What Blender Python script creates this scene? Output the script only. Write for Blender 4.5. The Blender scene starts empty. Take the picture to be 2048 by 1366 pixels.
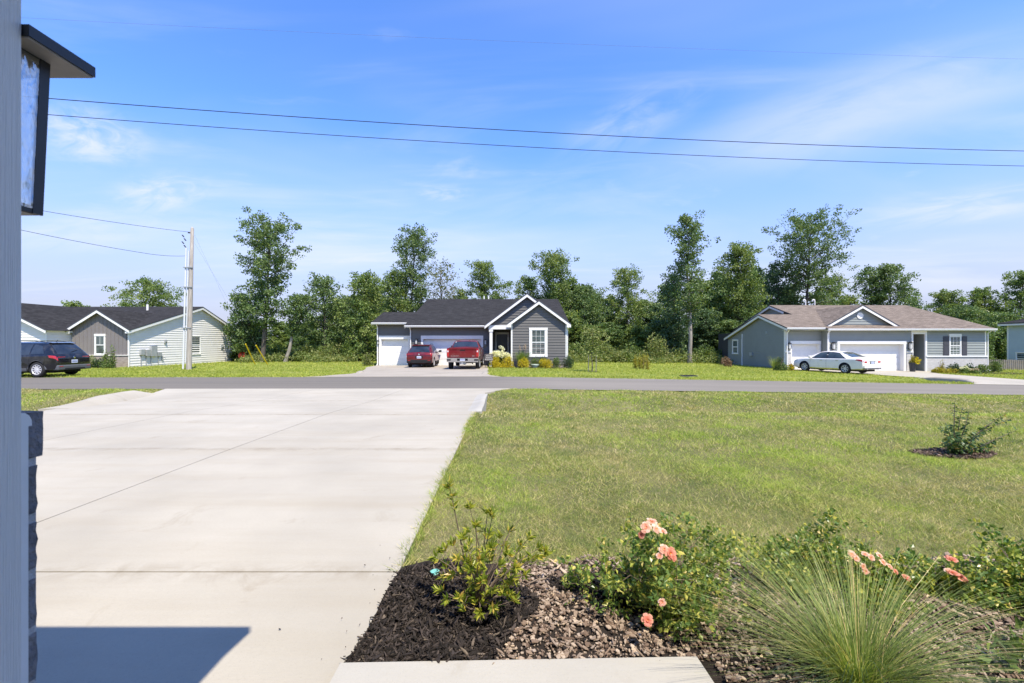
import bpy, bmesh, math, random
import numpy as np
from mathutils import Vector, Matrix

RND = random.Random(11)
NR = np.random.default_rng(11)
SC = bpy.context.scene
COL = SC.collection
rad = math.radians

# ---------------------------------------------------------------- camera, sky, sun, exposure
cam_d = bpy.data.cameras.new('camera')
cam_d.sensor_width = 36.0
cam_d.lens = 16.0
cam_d.clip_start = 0.05
cam_d.clip_end = 2000
cam_d.dof.use_dof = True
cam_d.dof.focus_distance = 14.0
cam_d.dof.aperture_fstop = 9.0
cam = bpy.data.objects.new('camera', cam_d)
COL.objects.link(cam)
cam.location = (0, 0, 0)            # eye level is z = 0, the porch floor lies 1.45 m below
cam.rotation_euler = (rad(90), 0, 0)
SC.camera = cam

SUN = Vector((0.64, -1.0, 2.03)).normalized()
SUN_EL = math.asin(SUN.z)
SUN_ROT = math.atan2(SUN.x, SUN.y)

world = bpy.data.worlds.new('World')
SC.world = world
world.use_nodes = True
wn, wl = world.node_tree.nodes, world.node_tree.links
wn.clear()


def wnode(t, **kw):
    n = wn.new(t)
    for k, v in kw.items():
        setattr(n, k, v)
    return n


def wmath(op, a, b=None, clamp=False):
    n = wnode('ShaderNodeMath', operation=op, use_clamp=clamp)
    for i, x in enumerate((a, b)):
        if x is None:
            continue
        if isinstance(x, (int, float)):
            n.inputs[i].default_value = x
        else:
            wl.new(x, n.inputs[i])
    return n.outputs[0]


sky = wnode('ShaderNodeTexSky', sky_type='NISHITA')
sky.sun_disc = False
sky.sun_elevation = SUN_EL
sky.sun_rotation = SUN_ROT
sky.altitude = 200
sky.air_density = 1.0
sky.dust_density = 0.1
sky.ozone_density = 3.0
tc = wnode('ShaderNodeTexCoord')
sep = wnode('ShaderNodeSeparateXYZ')
wl.new(tc.outputs['Generated'], sep.inputs[0])
zz = wmath('MAXIMUM', sep.outputs[2], 0.0)
den = wmath('ADD', zz, 0.10)
cu = wmath('DIVIDE', sep.outputs[0], den)
cv = wmath('DIVIDE', sep.outputs[1], den)
cc = wnode('ShaderNodeCombineXYZ')
wl.new(cu, cc.inputs[0])
wl.new(cv, cc.inputs[1])


def cloud(scale, rot, stretch, lo, hi, loc=(0, 0, 0), detail=7, distort=0.6):
    mp = wnode('ShaderNodeMapping')
    mp.inputs['Rotation'].default_value = (0, 0, rad(rot))
    mp.inputs['Scale'].default_value = (1.0, stretch, 1.0)
    mp.inputs['Location'].default_value = loc
    wl.new(cc.outputs[0], mp.inputs[0])
    nz = wnode('ShaderNodeTexNoise')
    nz.inputs['Scale'].default_value = scale
    nz.inputs['Detail'].default_value = detail
    nz.inputs['Roughness'].default_value = 0.55
    nz.inputs['Distortion'].default_value = distort
    wl.new(mp.outputs[0], nz.inputs['Vector'])
    mr = wnode('ShaderNodeMapRange', interpolation_type='SMOOTHSTEP')
    mr.inputs[1].default_value = lo
    mr.inputs[2].default_value = hi
    wl.new(nz.outputs[0], mr.inputs[0])
    return mr.outputs[0]


streak = cloud(0.55, 12, 3.2, 0.50, 0.80, loc=(1.3, 0.4, 0))
broad = cloud(0.35, -8, 2.0, 0.46, 0.80, loc=(4.3, 2.2, 0), detail=4)
wisp = cloud(1.5, -14, 1.7, 0.58, 0.80, loc=(7.1, 3.3, 0), detail=8, distort=1.0)
c1 = wmath('MULTIPLY', streak, 0.42)
c2 = wmath('MULTIPLY', broad, 0.34)
c3 = wmath('MULTIPLY', wisp, 0.20)
cl = wmath('ADD', wmath('ADD', c1, c2), c3, True)
# the thin cirrus sheets of that day, each a soft patch of sky (direction over the houses) frayed by fibres
pu = wmath('DIVIDE', sep.outputs[0], wmath('MAXIMUM', sep.outputs[1], 0.05))
pv = wmath('DIVIDE', sep.outputs[2], wmath('MAXIMUM', sep.outputs[1], 0.05))
pc = wnode('ShaderNodeCombineXYZ')
wl.new(pu, pc.inputs[0])
wl.new(pv, pc.inputs[1])


def cirrus(u, v, ru, rv, rot, amount, fibre, soft=0.35):
    mp = wnode('ShaderNodeMapping', vector_type='TEXTURE')
    mp.inputs['Location'].default_value = (u, v, 0)
    mp.inputs['Rotation'].default_value = (0, 0, rad(rot))
    mp.inputs['Scale'].default_value = (ru, rv, 1)
    wl.new(pc.outputs[0], mp.inputs[0])
    ln = wnode('ShaderNodeVectorMath', operation='LENGTH')
    wl.new(mp.outputs[0], ln.inputs[0])
    mk = wnode('ShaderNodeMapRange', interpolation_type='SMOOTHERSTEP')
    mk.inputs[1].default_value, mk.inputs[2].default_value = 1.0, 0.0
    wl.new(ln.outputs['Value'], mk.inputs[0])
    nz = wnode('ShaderNodeTexNoise')
    nz.inputs['Scale'].default_value = fibre
    nz.inputs['Detail'].default_value = 7
    nz.inputs['Roughness'].default_value = 0.6
    nz.inputs['Distortion'].default_value = 0.7
    wl.new(mp.outputs[0], nz.inputs['Vector'])
    fr = wnode('ShaderNodeMapRange', interpolation_type='SMOOTHSTEP')
    fr.inputs[1].default_value, fr.inputs[2].default_value = soft - .04, soft + 0.36
    wl.new(nz.outputs[0], fr.inputs[0])
    return wmath('MULTIPLY', wmath('MULTIPLY', mk.outputs[0], fr.outputs[0]), amount)


for spec in ((-.935, .455, .20, .095, -14, .80, 2.2), (-.77, .325, .17, .070, 4, .75, 1.8), (.27, .49, .26, .085, 24, .36, 1.4), (.80, .52, .80, .160, 16, .42, 1.1, .22), (1.02, .30, .42, .060, 8, .60, 1.8),
             (-.15, .325, .09, .030, 0, .40, 2.0), (.85, .145, .75, .075, 2, .55, 1.6, .30), (-.5, .23, .9, .10, -3, .35, 1.7, .30), (-.95, .24, .35, .07, 5, .45, 1.6, .3), (.1, .33, .55, .10, 10, .16, 2.0)):
    cl = wmath('ADD', cl, cirrus(*spec), True)
# the haze of the lower sky: whiter the lower one looks, all round the horizon
hz = wnode('ShaderNodeMapRange', interpolation_type='SMOOTHSTEP')
hz.inputs[1].default_value = 0.43
hz.inputs[2].default_value = 0.0
wl.new(sep.outputs[2], hz.inputs[0])
tint = wnode('ShaderNodeMixRGB', blend_type='MULTIPLY')
tint.inputs[0].default_value = 1.0
tint.inputs[2].default_value = (0.74, 1.04, 1.55, 1)
wl.new(sky.outputs[0], tint.inputs[1])
mixh = wnode('ShaderNodeMixRGB')
mixh.inputs[2].default_value = (2.80, 2.80, 3.45, 1)
wl.new(wmath('MULTIPLY', hz.outputs[0], 0.95), mixh.inputs[0])
wl.new(tint.outputs[0], mixh.inputs[1])
mixc = wnode('ShaderNodeMixRGB')
mixc.inputs[2].default_value = (4.0, 4.2, 4.65, 1)
wl.new(cl, mixc.inputs[0])
wl.new(mixh.outputs[0], mixc.inputs[1])
bg = wnode('ShaderNodeBackground')
bg.inputs[1].default_value = 0.113
wl.new(mixc.outputs[0], bg.inputs[0])
wo = wnode('ShaderNodeOutputWorld')
wl.new(bg.outputs[0], wo.inputs[0])

sun_d = bpy.data.lights.new('sun', 'SUN')
sun_d.energy = 3.75
sun_d.angle = rad(0.53)
sun_d.color = (1.0, 0.925, 0.79)
sun = bpy.data.objects.new('sun', sun_d)
COL.objects.link(sun)
sun.rotation_euler = SUN.to_track_quat('Z', 'Y').to_euler()
sun.location = (20, -30, 60)

SC.view_settings.view_transform = 'Standard'
SC.view_settings.look = 'None'
SC.view_settings.gamma = 1.0
SC.view_settings.use_curve_mapping = False
SC.view_settings.exposure = 1.0
SC.cycles.max_bounces = 8
SC.cycles.transparent_max_bounces = 12
SC.cycles.caustics_reflective = False
SC.cycles.caustics_refractive = False

# ---------------------------------------------------------------- helpers
FPX = 910.22                        # pixels of the 2048-wide photograph per unit of tangent


def at(px, py, d):
    """World point seen at pixel (px, py) of the photograph at distance d along the view axis."""
    return Vector(((px - 1024) / FPX * d, d, (683 - py) / FPX * d))


ORG = {}


def tag(o, label=None, cat=None, group=None, kind=None):
    if label:
        o['label'] = label
    if cat:
        o['category'] = cat
    if group:
        o['group'] = group
    if kind:
        o['kind'] = kind
    return o


def thing(name, loc, label, cat, group=None, rotz=None):
    o = bpy.data.objects.new(name, None)
    o.empty_display_size = 0.3
    COL.objects.link(o)
    o.location = loc
    o.rotation_euler = (0, 0, rotz or 0)
    ORG[o.name] = Vector(loc) if rotz is None else Vector((0, 0, 0))
    return tag(o, label, cat, group)


def link(name, me, parent=None, loc=None):
    o = bpy.data.objects.new(name, me)
    COL.objects.link(o)
    if parent is not None:
        o.parent = parent
        ORG[o.name] = ORG.get(parent.name, Vector((0, 0, 0)))
    else:
        ORG[o.name] = Vector((0, 0, 0))
    if loc is not None:
        o.location = loc
    return o


def np_mesh(name, V, F, mats, mi=None, smooth=False):
    V = np.asarray(V, dtype=np.float32)
    F = np.asarray(F, dtype=np.int32)
    me = bpy.data.meshes.new(name)
    k = F.shape[1]
    me.vertices.add(len(V))
    me.vertices.foreach_set('co', V.ravel())
    me.loops.add(F.size)
    me.loops.foreach_set('vertex_index', F.ravel())
    me.polygons.add(len(F))
    me.polygons.foreach_set('loop_start', np.arange(0, F.size, k, dtype=np.int32))
    if mi is not None:
        me.polygons.foreach_set('material_index', np.asarray(mi, dtype=np.int32))
    me.polygons.foreach_set('use_smooth', np.full(len(F), bool(smooth)))
    for m in (mats if isinstance(mats, (list, tuple)) else [mats]):
        me.materials.append(m)
    me.update(calc_edges=True)
    return me


class MB:
    """Collects boxes, prisms, tubes and lathes into one mesh."""

    def __init__(s):
        s.v, s.f, s.m = [], [], []

    def add(s, vs, fs, mi=0):
        b = len(s.v)
        s.v += [tuple(p) for p in vs]
        s.f += [tuple(b + i for i in f) for f in fs]
        s.m += [mi] * len(fs)
        return s

    def box(s, x0, x1, y0, y1, z0, z1, M=None, mi=0):
        c = [(x, y, z) for z in (z0, z1) for y in (y0, y1) for x in (x0, x1)]
        if M:
            c = [M(*p) for p in c]
        return s.add(c, [(0, 2, 3, 1), (4, 5, 7, 6), (0, 1, 5, 4), (2, 6, 7, 3), (0, 4, 6, 2), (1, 3, 7, 5)], mi)

    def quad(s, *p, mi=0):
        return s.add(p, [tuple(range(len(p)))], mi)

    def prism(s, poly, vec, mi=0, mib=None):
        """Polygon (list of 3D points) extruded by vec; mib = material of the far face and sides."""
        n = len(poly)
        v = Vector(vec)
        q = [Vector(p) + v for p in poly]
        mib = mi if mib is None else mib
        b = len(s.v)
        s.v += [tuple(p) for p in poly] + [tuple(p) for p in q]
        s.f.append(tuple(b + i for i in range(n)))
        s.m.append(mi)
        s.f.append(tuple(b + n + i for i in reversed(range(n))))
        s.m.append(mib)
        for i in range(n):
            j = (i + 1) % n
            s.f.append((b + j, b + i, b + n + i, b + n + j))
            s.m.append(mib)
        return s

    def tube(s, pts, r, n=6, cap=True, mi=0):
        pts = [Vector(p) for p in pts]
        rs = r if isinstance(r, (list, tuple)) else [r] * len(pts)
        b = len(s.v)
        up = Vector((0.13, 0.21, 1)).normalized()
        for i, p in enumerate(pts):
            d = (pts[min(i + 1, len(pts) - 1)] - pts[max(i - 1, 0)])
            d = d.normalized() if d.length > 1e-9 else Vector((0, 0, 1))
            a = d.cross(up)
            if a.length < 0.05:
                a = d.cross(Vector((1, 0.1, 0)))
            a.normalize()
            c = d.cross(a)
            for k in range(n):
                t = 2 * math.pi * k / n
                s.v.append(tuple(p + (a * math.cos(t) + c * math.sin(t)) * rs[i]))
        for i in range(len(pts) - 1):
            for k in range(n):
                k2 = (k + 1) % n
                s.f.append((b + i * n + k, b + i * n + k2, b + (i + 1) * n + k2, b + (i + 1) * n + k))
                s.m.append(mi)
        if cap:
            s.f.append(tuple(b + k for k in reversed(range(n))))
            s.f.append(tuple(b + (len(pts) - 1) * n + k for k in range(n)))
            s.m += [mi, mi]
        return s

    def lathe(s, prof, n=20, c=(0, 0, 0), axis='z', mi=0):
        b = len(s.v)
        for (r, h) in prof:
            for k in range(n):
                t = 2 * math.pi * k / n
                a, e = r * math.cos(t), r * math.sin(t)
                p = (a, e, h) if axis == 'z' else ((h, a, e) if axis == 'x' else (a, h, e))
                s.v.append((c[0] + p[0], c[1] + p[1], c[2] + p[2]))
        for i in range(len(prof) - 1):
            for k in range(n):
                k2 = (k + 1) % n
                s.f.append((b + i * n + k, b + i * n + k2, b + (i + 1) * n + k2, b + (i + 1) * n + k))
                s.m.append(mi)
        return s

    def mesh(s, name, mats, org=None, smooth=False, angle=40):
        me = bpy.data.meshes.new(name)
        V = s.v if org is None else [(p[0] - org[0], p[1] - org[1], p[2] - org[2]) for p in s.v]
        me.from_pydata(V, [], s.f)
        for m in (mats if isinstance(mats, (list, tuple)) else [mats]):
            me.materials.append(m)
        if any(s.m):
            me.polygons.foreach_set('material_index', s.m)
        if smooth:
            me.polygons.foreach_set('use_smooth', [True] * len(s.f))
            me.set_sharp_from_angle(angle=rad(angle))
        return me

    def build(s, name, mats, parent=None, smooth=False, angle=40):
        org = ORG.get(parent.name) if parent is not None else None
        return link(name, s.mesh(name, mats, org, smooth, angle), parent)


# ---------------------------------------------------------------- materials
class NT:
    def __init__(s, name):
        s.m = bpy.data.materials.new(name)
        s.m.use_nodes = True
        s.n, s.l = s.m.node_tree.nodes, s.m.node_tree.links
        s.b = s.n['Principled BSDF']
        s.out = s.n['Material Output']

    def node(s, t, ins=None, **kw):
        n = s.n.new(t)
        for k, v in kw.items():
            setattr(n, k, v)
        for k, v in (ins or {}).items():
            s.set(n.inputs[k], v)
        return n

    def set(s, sock, v):
        if isinstance(v, bpy.types.NodeSocket):
            s.l.new(v, sock)
        elif isinstance(v, (tuple, list)) and len(v) == 3 and sock.type == 'RGBA':
            sock.default_value = (*v, 1)
        else:
            sock.default_value = v

    def pos(s, scale=(1, 1, 1), obj=False):
        if obj:
            o = s.node('ShaderNodeTexCoord').outputs['Object']
        else:
            o = s.node('ShaderNodeNewGeometry').outputs['Position']
        return s.node('ShaderNodeMapping', {'Vector': o, 'Scale': scale}).outputs[0]

    def noise(s, vec, scale, detail=4, rough=0.55, dist=0.0):
        return s.node('ShaderNodeTexNoise', {'Vector': vec, 'Scale': scale, 'Detail': detail, 'Roughness': rough, 'Distortion': dist}).outputs[0]

    def rng(s, v, a, b, c=0.0, d=1.0):
        return s.node('ShaderNodeMapRange', {0: v, 1: a, 2: b, 3: c, 4: d}).outputs[0]

    def math(s, op, a, b=0.0):
        return s.node('ShaderNodeMath', {0: a, 1: b}, operation=op).outputs[0]

    def mix(s, f, a, b, blend='MIX'):
        return s.node('ShaderNodeMixRGB', {0: f, 1: a, 2: b}, blend_type=blend).outputs[0]

    def ramp(s, f, stops):
        r = s.node('ShaderNodeValToRGB', {0: f})
        e = r.color_ramp.elements
        while len(e) < len(stops):
            e.new(0.5)
        for i, (p, c) in enumerate(stops):
            e[i].position = p
            e[i].color = (*c, 1)
        return r.outputs[0]

    def bump(s, h, strength, dist=0.01):
        b = s.node('ShaderNodeBump', {'Height': h, 'Strength': strength, 'Distance': dist})
        s.l.new(b.outputs[0], s.b.inputs['Normal'])

    def base(s, c, rough=0.6, spec=0.4, metal=0.0, coat=0.0):
        s.set(s.b.inputs['Base Color'], c)
        s.set(s.b.inputs['Roughness'], rough)
        s.set(s.b.inputs['Specular IOR Level'], spec)
        s.set(s.b.inputs['Metallic'], metal)
        s.set(s.b.inputs['Coat Weight'], coat)
        s.set(s.b.inputs['Coat Roughness'], 0.04)
        return s


def scl(c, k):
    return tuple(min(1.0, x * k) for x in c)


def plain(name, c, rough=0.55, var=0.10, scale=6.0, spec=0.4, metal=0.0, coat=0.0, bump=0.0, bscale=60.0, sc=(1, 1, 1)):
    t = NT(name)
    p = t.pos(sc)
    n = t.noise(p, scale, 5)
    col = t.mix(t.rng(n, 0.3, 0.7), scl(c, 1 - var), scl(c, 1 + var))
    t.base(col, rough, spec, metal, coat)
    if bump:
        t.bump(t.noise(p, bscale, 3), bump)
    return t.m


def concrete(name, c, streak=True):
    t = NT(name)
    p = t.pos()
    big = t.noise(p, 0.55, 4, 0.6)
    st = t.noise(t.pos((0.35, 3.0, 1)), 1.1, 5, 0.6)
    fine = t.noise(p, 55, 3, 0.7)
    spk = t.noise(p, 190, 2, 0.7)
    rs = t.node('ShaderNodeObjectInfo').outputs['Random']
    col = t.mix(t.rng(big, 0.3, 0.7), scl(c, 0.86), scl(c, 1.10))
    col = t.mix(t.math('MULTIPLY', t.rng(st, 0.45, 0.72), 0.36), col, (c[0] * 0.80, c[1] * 0.74, c[2] * 0.64))
    col = t.mix(t.rng(fine, 0.3, 0.7, 0.0, 0.18), col, scl(c, 0.72))
    col = t.mix(t.rng(spk, 0.64, 0.72, 0.0, 0.6), col, scl(c, 0.50))
    col = t.mix(t.rng(rs, 0, 1, 0.0, 0.35), col, t.mix(1.0, col, (0.90, 0.885, 0.86), 'MULTIPLY'))
    blot = t.noise(p, 2.3, 6, 0.65, 0.8)
    col = t.mix(t.rng(blot, 0.62, 0.78, 0.0, 0.5), col, (c[0] * 0.62, c[1] * 0.56, c[2] * 0.47))
    yy = t.node('ShaderNodeSeparateXYZ', {0: p}).outputs[1]
    dirt = t.noise(p, 4.5, 6, 0.7, 0.6)
    for yj in (2.87, 6.17, 9.30, 12.42):
        near = t.rng(t.math('ABSOLUTE', t.math('SUBTRACT', yy, yj)), 0.0, 0.16, 0.55, 0.0)
        col = t.mix(t.math('MULTIPLY', near, t.rng(dirt, 0.42, 0.66)), col, (c[0] * 0.58, c[1] * 0.52, c[2] * 0.44))
    t.base(col, 0.85, 0.25)
    t.bump(t.math('ADD', fine, t.noise(t.pos((14, 130, 1)), 1.0, 2)), 0.22, 0.004)
    return t.m


def asphalt():
    t = NT('asphalt')
    p = t.pos()
    big = t.noise(t.pos((0.12, 1.4, 1)), 1.0, 4)
    fine = t.noise(p, 120, 2, 0.7)
    col = t.mix(t.rng(big, 0.35, 0.65), (0.205, 0.184, 0.153), (0.250, 0.223, 0.188))
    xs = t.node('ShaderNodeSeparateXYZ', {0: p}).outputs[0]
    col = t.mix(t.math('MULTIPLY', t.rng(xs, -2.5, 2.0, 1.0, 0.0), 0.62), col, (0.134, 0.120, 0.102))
    tr = t.node('ShaderNodeTexWave', {'Vector': t.pos((0.02, 0.36, 0)), 'Scale': 1.0, 'Distortion': 0.6}, bands_direction='Y').outputs[1]
    col = t.mix(t.rng(tr, 0.2, 0.9, 0.0, 0.22), col, (0.224, 0.20, 0.170))
    col = t.mix(t.rng(fine, 0.35, 0.7, 0.0, 0.45), col, (0.12, 0.118, 0.12))
    t.base(col, 1.0, 0.03)
    t.bump(fine, 0.3, 0.004)
    return t.m


def soil_lawn():
    t = NT('lawn_soil')
    p = t.pos()
    n1 = t.noise(p, 0.8, 5, 0.6)
    n2 = t.noise(p, 9, 5, 0.7)
    n3 = t.noise(p, 60, 3, 0.7)
    far = t.rng(t.node('ShaderNodeSeparateXYZ', {0: p}).outputs[1], 17, 23)
    g1 = t.mix(far, (0.115, 0.120, 0.045), (0.205, 0.250, 0.046))
    g2 = t.mix(far, (0.290, 0.245, 0.125), (0.330, 0.330, 0.085))
    col = t.mix(t.rng(n1, 0.35, 0.65), g1, g2)
    col = t.mix(t.rng(n2, 0.35, 0.7, 0.0, 0.55), col, t.mix(far, (0.130, 0.150, 0.045), (0.155, 0.205, 0.036)))
    col = t.mix(t.rng(n3, 0.5, 0.75, 0.0, 0.6), col, (0.035, 0.045, 0.014))
    t.base(col, 0.95, 0.1)
    t.bump(t.math('ADD', n3, t.noise(p, 18, 4)), 0.9, 0.03)
    return t.m


def leafy(name, stops, trans=0.35, rough=0.5, patch=None, pscale=0.6, spec=0.35):
    """Foliage: each leaf its own shade, larger patches shift the hue; light passes through."""
    t = NT(name)
    isl = t.node('ShaderNodeNewGeometry').outputs['Random Per Island']
    col = t.ramp(isl, stops)
    if patch:
        n = t.noise(t.pos(), pscale, 4, 0.6)
        col = t.mix(t.rng(n, 0.42, 0.62, 0.0, 0.75), col, t.ramp(isl, patch))
    t.base(col, rough, spec)
    tr = t.node('ShaderNodeBsdfTranslucent', {'Color': t.mix(1.0, col, (1.5, 1.5, 0.7), 'MULTIPLY')})
    mx = t.node('ShaderNodeMixShader', {0: trans})
    t.l.new(t.b.outputs[0], mx.inputs[1])
    t.l.new(tr.outputs[0], mx.inputs[2])
    t.l.new(mx.outputs[0], t.out.inputs['Surface'])
    return t.m


def lawn_blades():
    """Mown lawn: every blade its own shade; straw, dark and fresh green patches of several sizes."""
    t = NT('grass_blade')
    isl = t.node('ShaderNodeNewGeometry').outputs['Random Per Island']
    p = t.pos()
    base = t.ramp(isl, [(0.0, (0.133, 0.187, 0.039)), (0.4, (0.272, 0.325, 0.066)), (0.66, (0.397, 0.419, 0.120)), (0.86, (0.655, 0.536, 0.269)), (1.0, (0.831, 0.674, 0.388))])
    fresh = t.ramp(isl, [(0.0, (0.164, 0.281, 0.025)), (0.6, (0.360, 0.499, 0.046)), (1.0, (0.579, 0.623, 0.125))])
    dark = t.ramp(isl, [(0.0, (0.076, 0.131, 0.034)), (0.6, (0.158, 0.231, 0.055)), (1.0, (0.315, 0.338, 0.114))])
    straw = t.ramp(isl, [(0.0, (0.251, 0.213, 0.086)), (0.5, (0.504, 0.405, 0.189)), (1.0, (0.781, 0.623, 0.342))])
    n1 = t.noise(p, 0.45, 3, 0.6)
    n2 = t.noise(t.pos((1, 1, 1)), 2.6, 4, 0.65, 0.5)
    n3 = t.noise(t.node('ShaderNodeMapping', {'Vector': p, 'Location': (17, 5, 3)}).outputs[0], 1.5, 5, 0.7, 0.4)
    n4 = t.noise(t.node('ShaderNodeMapping', {'Vector': p, 'Location': (3, 41, 9)}).outputs[0], 7.5, 4, 0.7)
    col = t.mix(t.rng(n3, 0.50, 0.62, 0.0, 0.65), base, straw)
    col = t.mix(t.rng(n2, 0.52, 0.64, 0.0, 0.75), col, dark)
    col = t.mix(t.math('MULTIPLY', t.math('MULTIPLY', t.rng(n1, 0.46, 0.60), t.rng(n4, 0.36, 0.54)), 0.75), col, fresh)
    col = t.mix(t.rng(n4, 0.40, 0.30, 0.0, 0.6), col, dark)
    t.base(col, 0.6, 0.2)
    tr = t.node('ShaderNodeBsdfTranslucent', {'Color': t.mix(1.0, col, (1.4, 1.4, 0.7), 'MULTIPLY')})
    mx = t.node('ShaderNodeMixShader', {0: 0.35})
    t.l.new(t.b.outputs[0], mx.inputs[1])
    t.l.new(tr.outputs[0], mx.inputs[2])
    t.l.new(mx.outputs[0], t.out.inputs['Surface'])
    return t.m


def shingles(name, c):
    t = NT(name)
    uv = t.node('ShaderNodeTexCoord').outputs['UV']
    br = t.node('ShaderNodeTexBrick', {'Vector': uv, 'Color1': scl(c, 0.66), 'Color2': scl(c, 1.42), 'Mortar': scl(c, 0.42), 'Scale': 1.0,
                                       'Mortar Size': 0.008, 'Bias': 0.0, 'Brick Width': 0.34, 'Row Height': 0.145})
    br.offset = 0.37
    n = t.noise(t.pos(), 9, 4, 0.7)
    n2 = t.noise(t.pos(), 0.5, 3)
    col = t.mix(t.rng(n, 0.3, 0.7, 0.0, 0.5), br.outputs[0], scl(c, 1.15))
    col = t.mix(t.rng(n2, 0.35, 0.65, 0.0, 0.3), col, scl(c, 0.75))
    t.base(col, 1.0, 0.05)
    t.bump(br.outputs[1], 0.6, -0.01)
    return t.m


def bricks(name, c1, c2, mortar, w=0.21, h=0.072):
    t = NT(name)
    p = t.pos()
    s = t.node('ShaderNodeSeparateXYZ', {0: p})
    v = t.node('ShaderNodeCombineXYZ', {0: t.math('ADD', s.outputs[0], s.outputs[1]), 1: s.outputs[2]})
    br = t.node('ShaderNodeTexBrick', {'Vector': v.outputs[0], 'Color1': c1, 'Color2': c2, 'Mortar': mortar, 'Scale': 1.0, 'Mortar Size': 0.009,
                                       'Brick Width': w, 'Row Height': h})
    n = t.noise(p, 7, 4)
    t.base(t.mix(t.rng(n, 0.3, 0.7, 0, 0.35), br.outputs[0], mortar), 0.9, 0.2)
    t.bump(br.outputs[1], 0.5, -0.008)
    return t.m


def glass_dark(name, c, rough=0.04, wob=0.0):
    t = NT(name)
    n = t.noise(t.pos(), 1.7, 3)
    t.base(t.mix(t.rng(n, 0.35, 0.65), scl(c, 0.6), scl(c, 1.4)), rough, 0.9)
    t.bump(t.noise(t.pos(), 2.2, 1), wob, 0.01)
    return t.m


def metal_flake(name, c, rough=0.28, metal=0.35):
    t = NT(name)
    n = t.noise(t.pos(obj=True), 900, 1)
    dirt = t.noise(t.pos(obj=True), 3.0, 4)
    col = t.mix(t.rng(n, 0.3, 0.7), scl(c, 0.85), scl(c, 1.15))
    col = t.mix(t.rng(dirt, 0.5, 0.8, 0, 0.2), col, (0.25, 0.23, 0.2))
    t.base(col, rough, 0.5, metal, 0.6)
    return t.m


def wood(name, c1, c2, sc=(12, 12, 0.8)):
    t = NT(name)
    n = t.noise(t.pos(sc), 2.0, 5, 0.65, 0.4)
    t.base(t.ramp(n, [(0.3, c1), (0.7, c2)]), 0.85, 0.2)
    t.bump(n, 0.4, 0.01)
    return t.m


def mulch_mat(name, stops, rough=0.95):
    t = NT(name)
    isl = t.node('ShaderNodeNewGeometry').outputs['Random Per Island']
    n = t.noise(t.pos(), 120, 3, 0.7)
    col = t.ramp(isl, stops)
    col = t.mix(t.rng(n, 0.35, 0.7, 0.0, 0.5), col, t.mix(1.0, col, (0.55, 0.52, 0.5), 'MULTIPLY'))
    t.base(col, rough, 0.15)
    t.bump(n, 0.5, 0.003)
    return t.m


M = {}
M['concrete'] = concrete('driveway_concrete', (0.418, 0.380, 0.308))
M['concrete_old'] = concrete('far_concrete', (0.375, 0.332, 0.272))
M['walk'] = concrete('walk_concrete', (0.45, 0.425, 0.37))
M['asphalt'] = asphalt()
M['lawn'] = soil_lawn()
M['joint'] = plain('joint_filler', (0.27, 0.225, 0.165), 0.9)
M['blade'] = lawn_blades()
M['blade_far'] = leafy('far_grass_blade', [(0.0, (0.199, 0.267, 0.037)), (0.6, (0.337, 0.396, 0.059)), (1.0, (0.588, 0.535, 0.168))],
                       0.35, 0.6, [(0.0, (0.138, 0.203, 0.031)), (1.0, (0.346, 0.356, 0.078))], 0.25, 0.2)
M['oak'] = leafy('oak_leaves', [(0.0, (0.060, 0.108, 0.038)), (0.6, (0.117, 0.190, 0.062)), (1.0, (0.214, 0.276, 0.095))], 0.30, 0.45,
                 [(0.0, (0.079, 0.144, 0.043)), (1.0, (0.254, 0.313, 0.095))], 0.35)
M['maple'] = leafy('maple_leaves', [(0.0, (0.073, 0.129, 0.037)), (0.6, (0.148, 0.228, 0.059)), (1.0, (0.271, 0.332, 0.096))], 0.33, 0.45,
                   [(0.0, (0.109, 0.170, 0.042)), (1.0, (0.337, 0.363, 0.102))], 0.35)
M['dark_leaf'] = leafy('dark_leaves', [(0.0, (0.049, 0.092, 0.039)), (0.6, (0.095, 0.160, 0.066)), (1.0, (0.177, 0.238, 0.098))], 0.25, 0.45)
M['pale_leaf'] = leafy('pale_leaves', [(0.0, (0.10, 0.12, 0.045)), (1.0, (0.22, 0.23, 0.11))], 0.35, 0.5)
M['weed'] = leafy('weed_leaves', [(0.0, (0.095, 0.138, 0.035)), (0.6, (0.183, 0.241, 0.062)), (1.0, (0.336, 0.342, 0.124))], 0.35, 0.55,
                  [(0.0, (0.124, 0.175, 0.044)), (1.0, (0.365, 0.350, 0.146))], 0.8)
M['yellow'] = leafy('golden_leaves', [(0.0, (0.33, 0.28, 0.012)), (0.6, (0.52, 0.43, 0.02)), (1.0, (0.68, 0.56, 0.045))], 0.35, 0.5)
M['ring'] = mulch_mat('ring_bark', [(0.0, (0.05, 0.034, 0.024)), (0.6, (0.13, 0.09, 0.065)), (1.0, (0.27, 0.20, 0.155))])
M['boxwood'] = leafy('boxwood_leaves', [(0.0, (0.024, 0.054, 0.022)), (0.7, (0.054, 0.105, 0.035)), (1.0, (0.108, 0.162, 0.054))], 0.2, 0.4)
M['gold_green'] = leafy('arborvitae_leaves', [(0.0, (0.15, 0.17, 0.025)), (0.6, (0.36, 0.31, 0.035)), (1.0, (0.55, 0.45, 0.06))], 0.35, 0.5)
M['green_shrub'] = leafy('green_shrub_leaves', [(0.0, (0.066, 0.109, 0.032)), (0.6, (0.131, 0.197, 0.050)), (1.0, (0.233, 0.292, 0.073))], 0.3, 0.5)
M['red_shrub'] = leafy('reddish_leaves', [(0.0, (0.10, 0.07, 0.035)), (0.5, (0.24, 0.13, 0.09)), (1.0, (0.32, 0.22, 0.14))], 0.3, 0.5)
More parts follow.
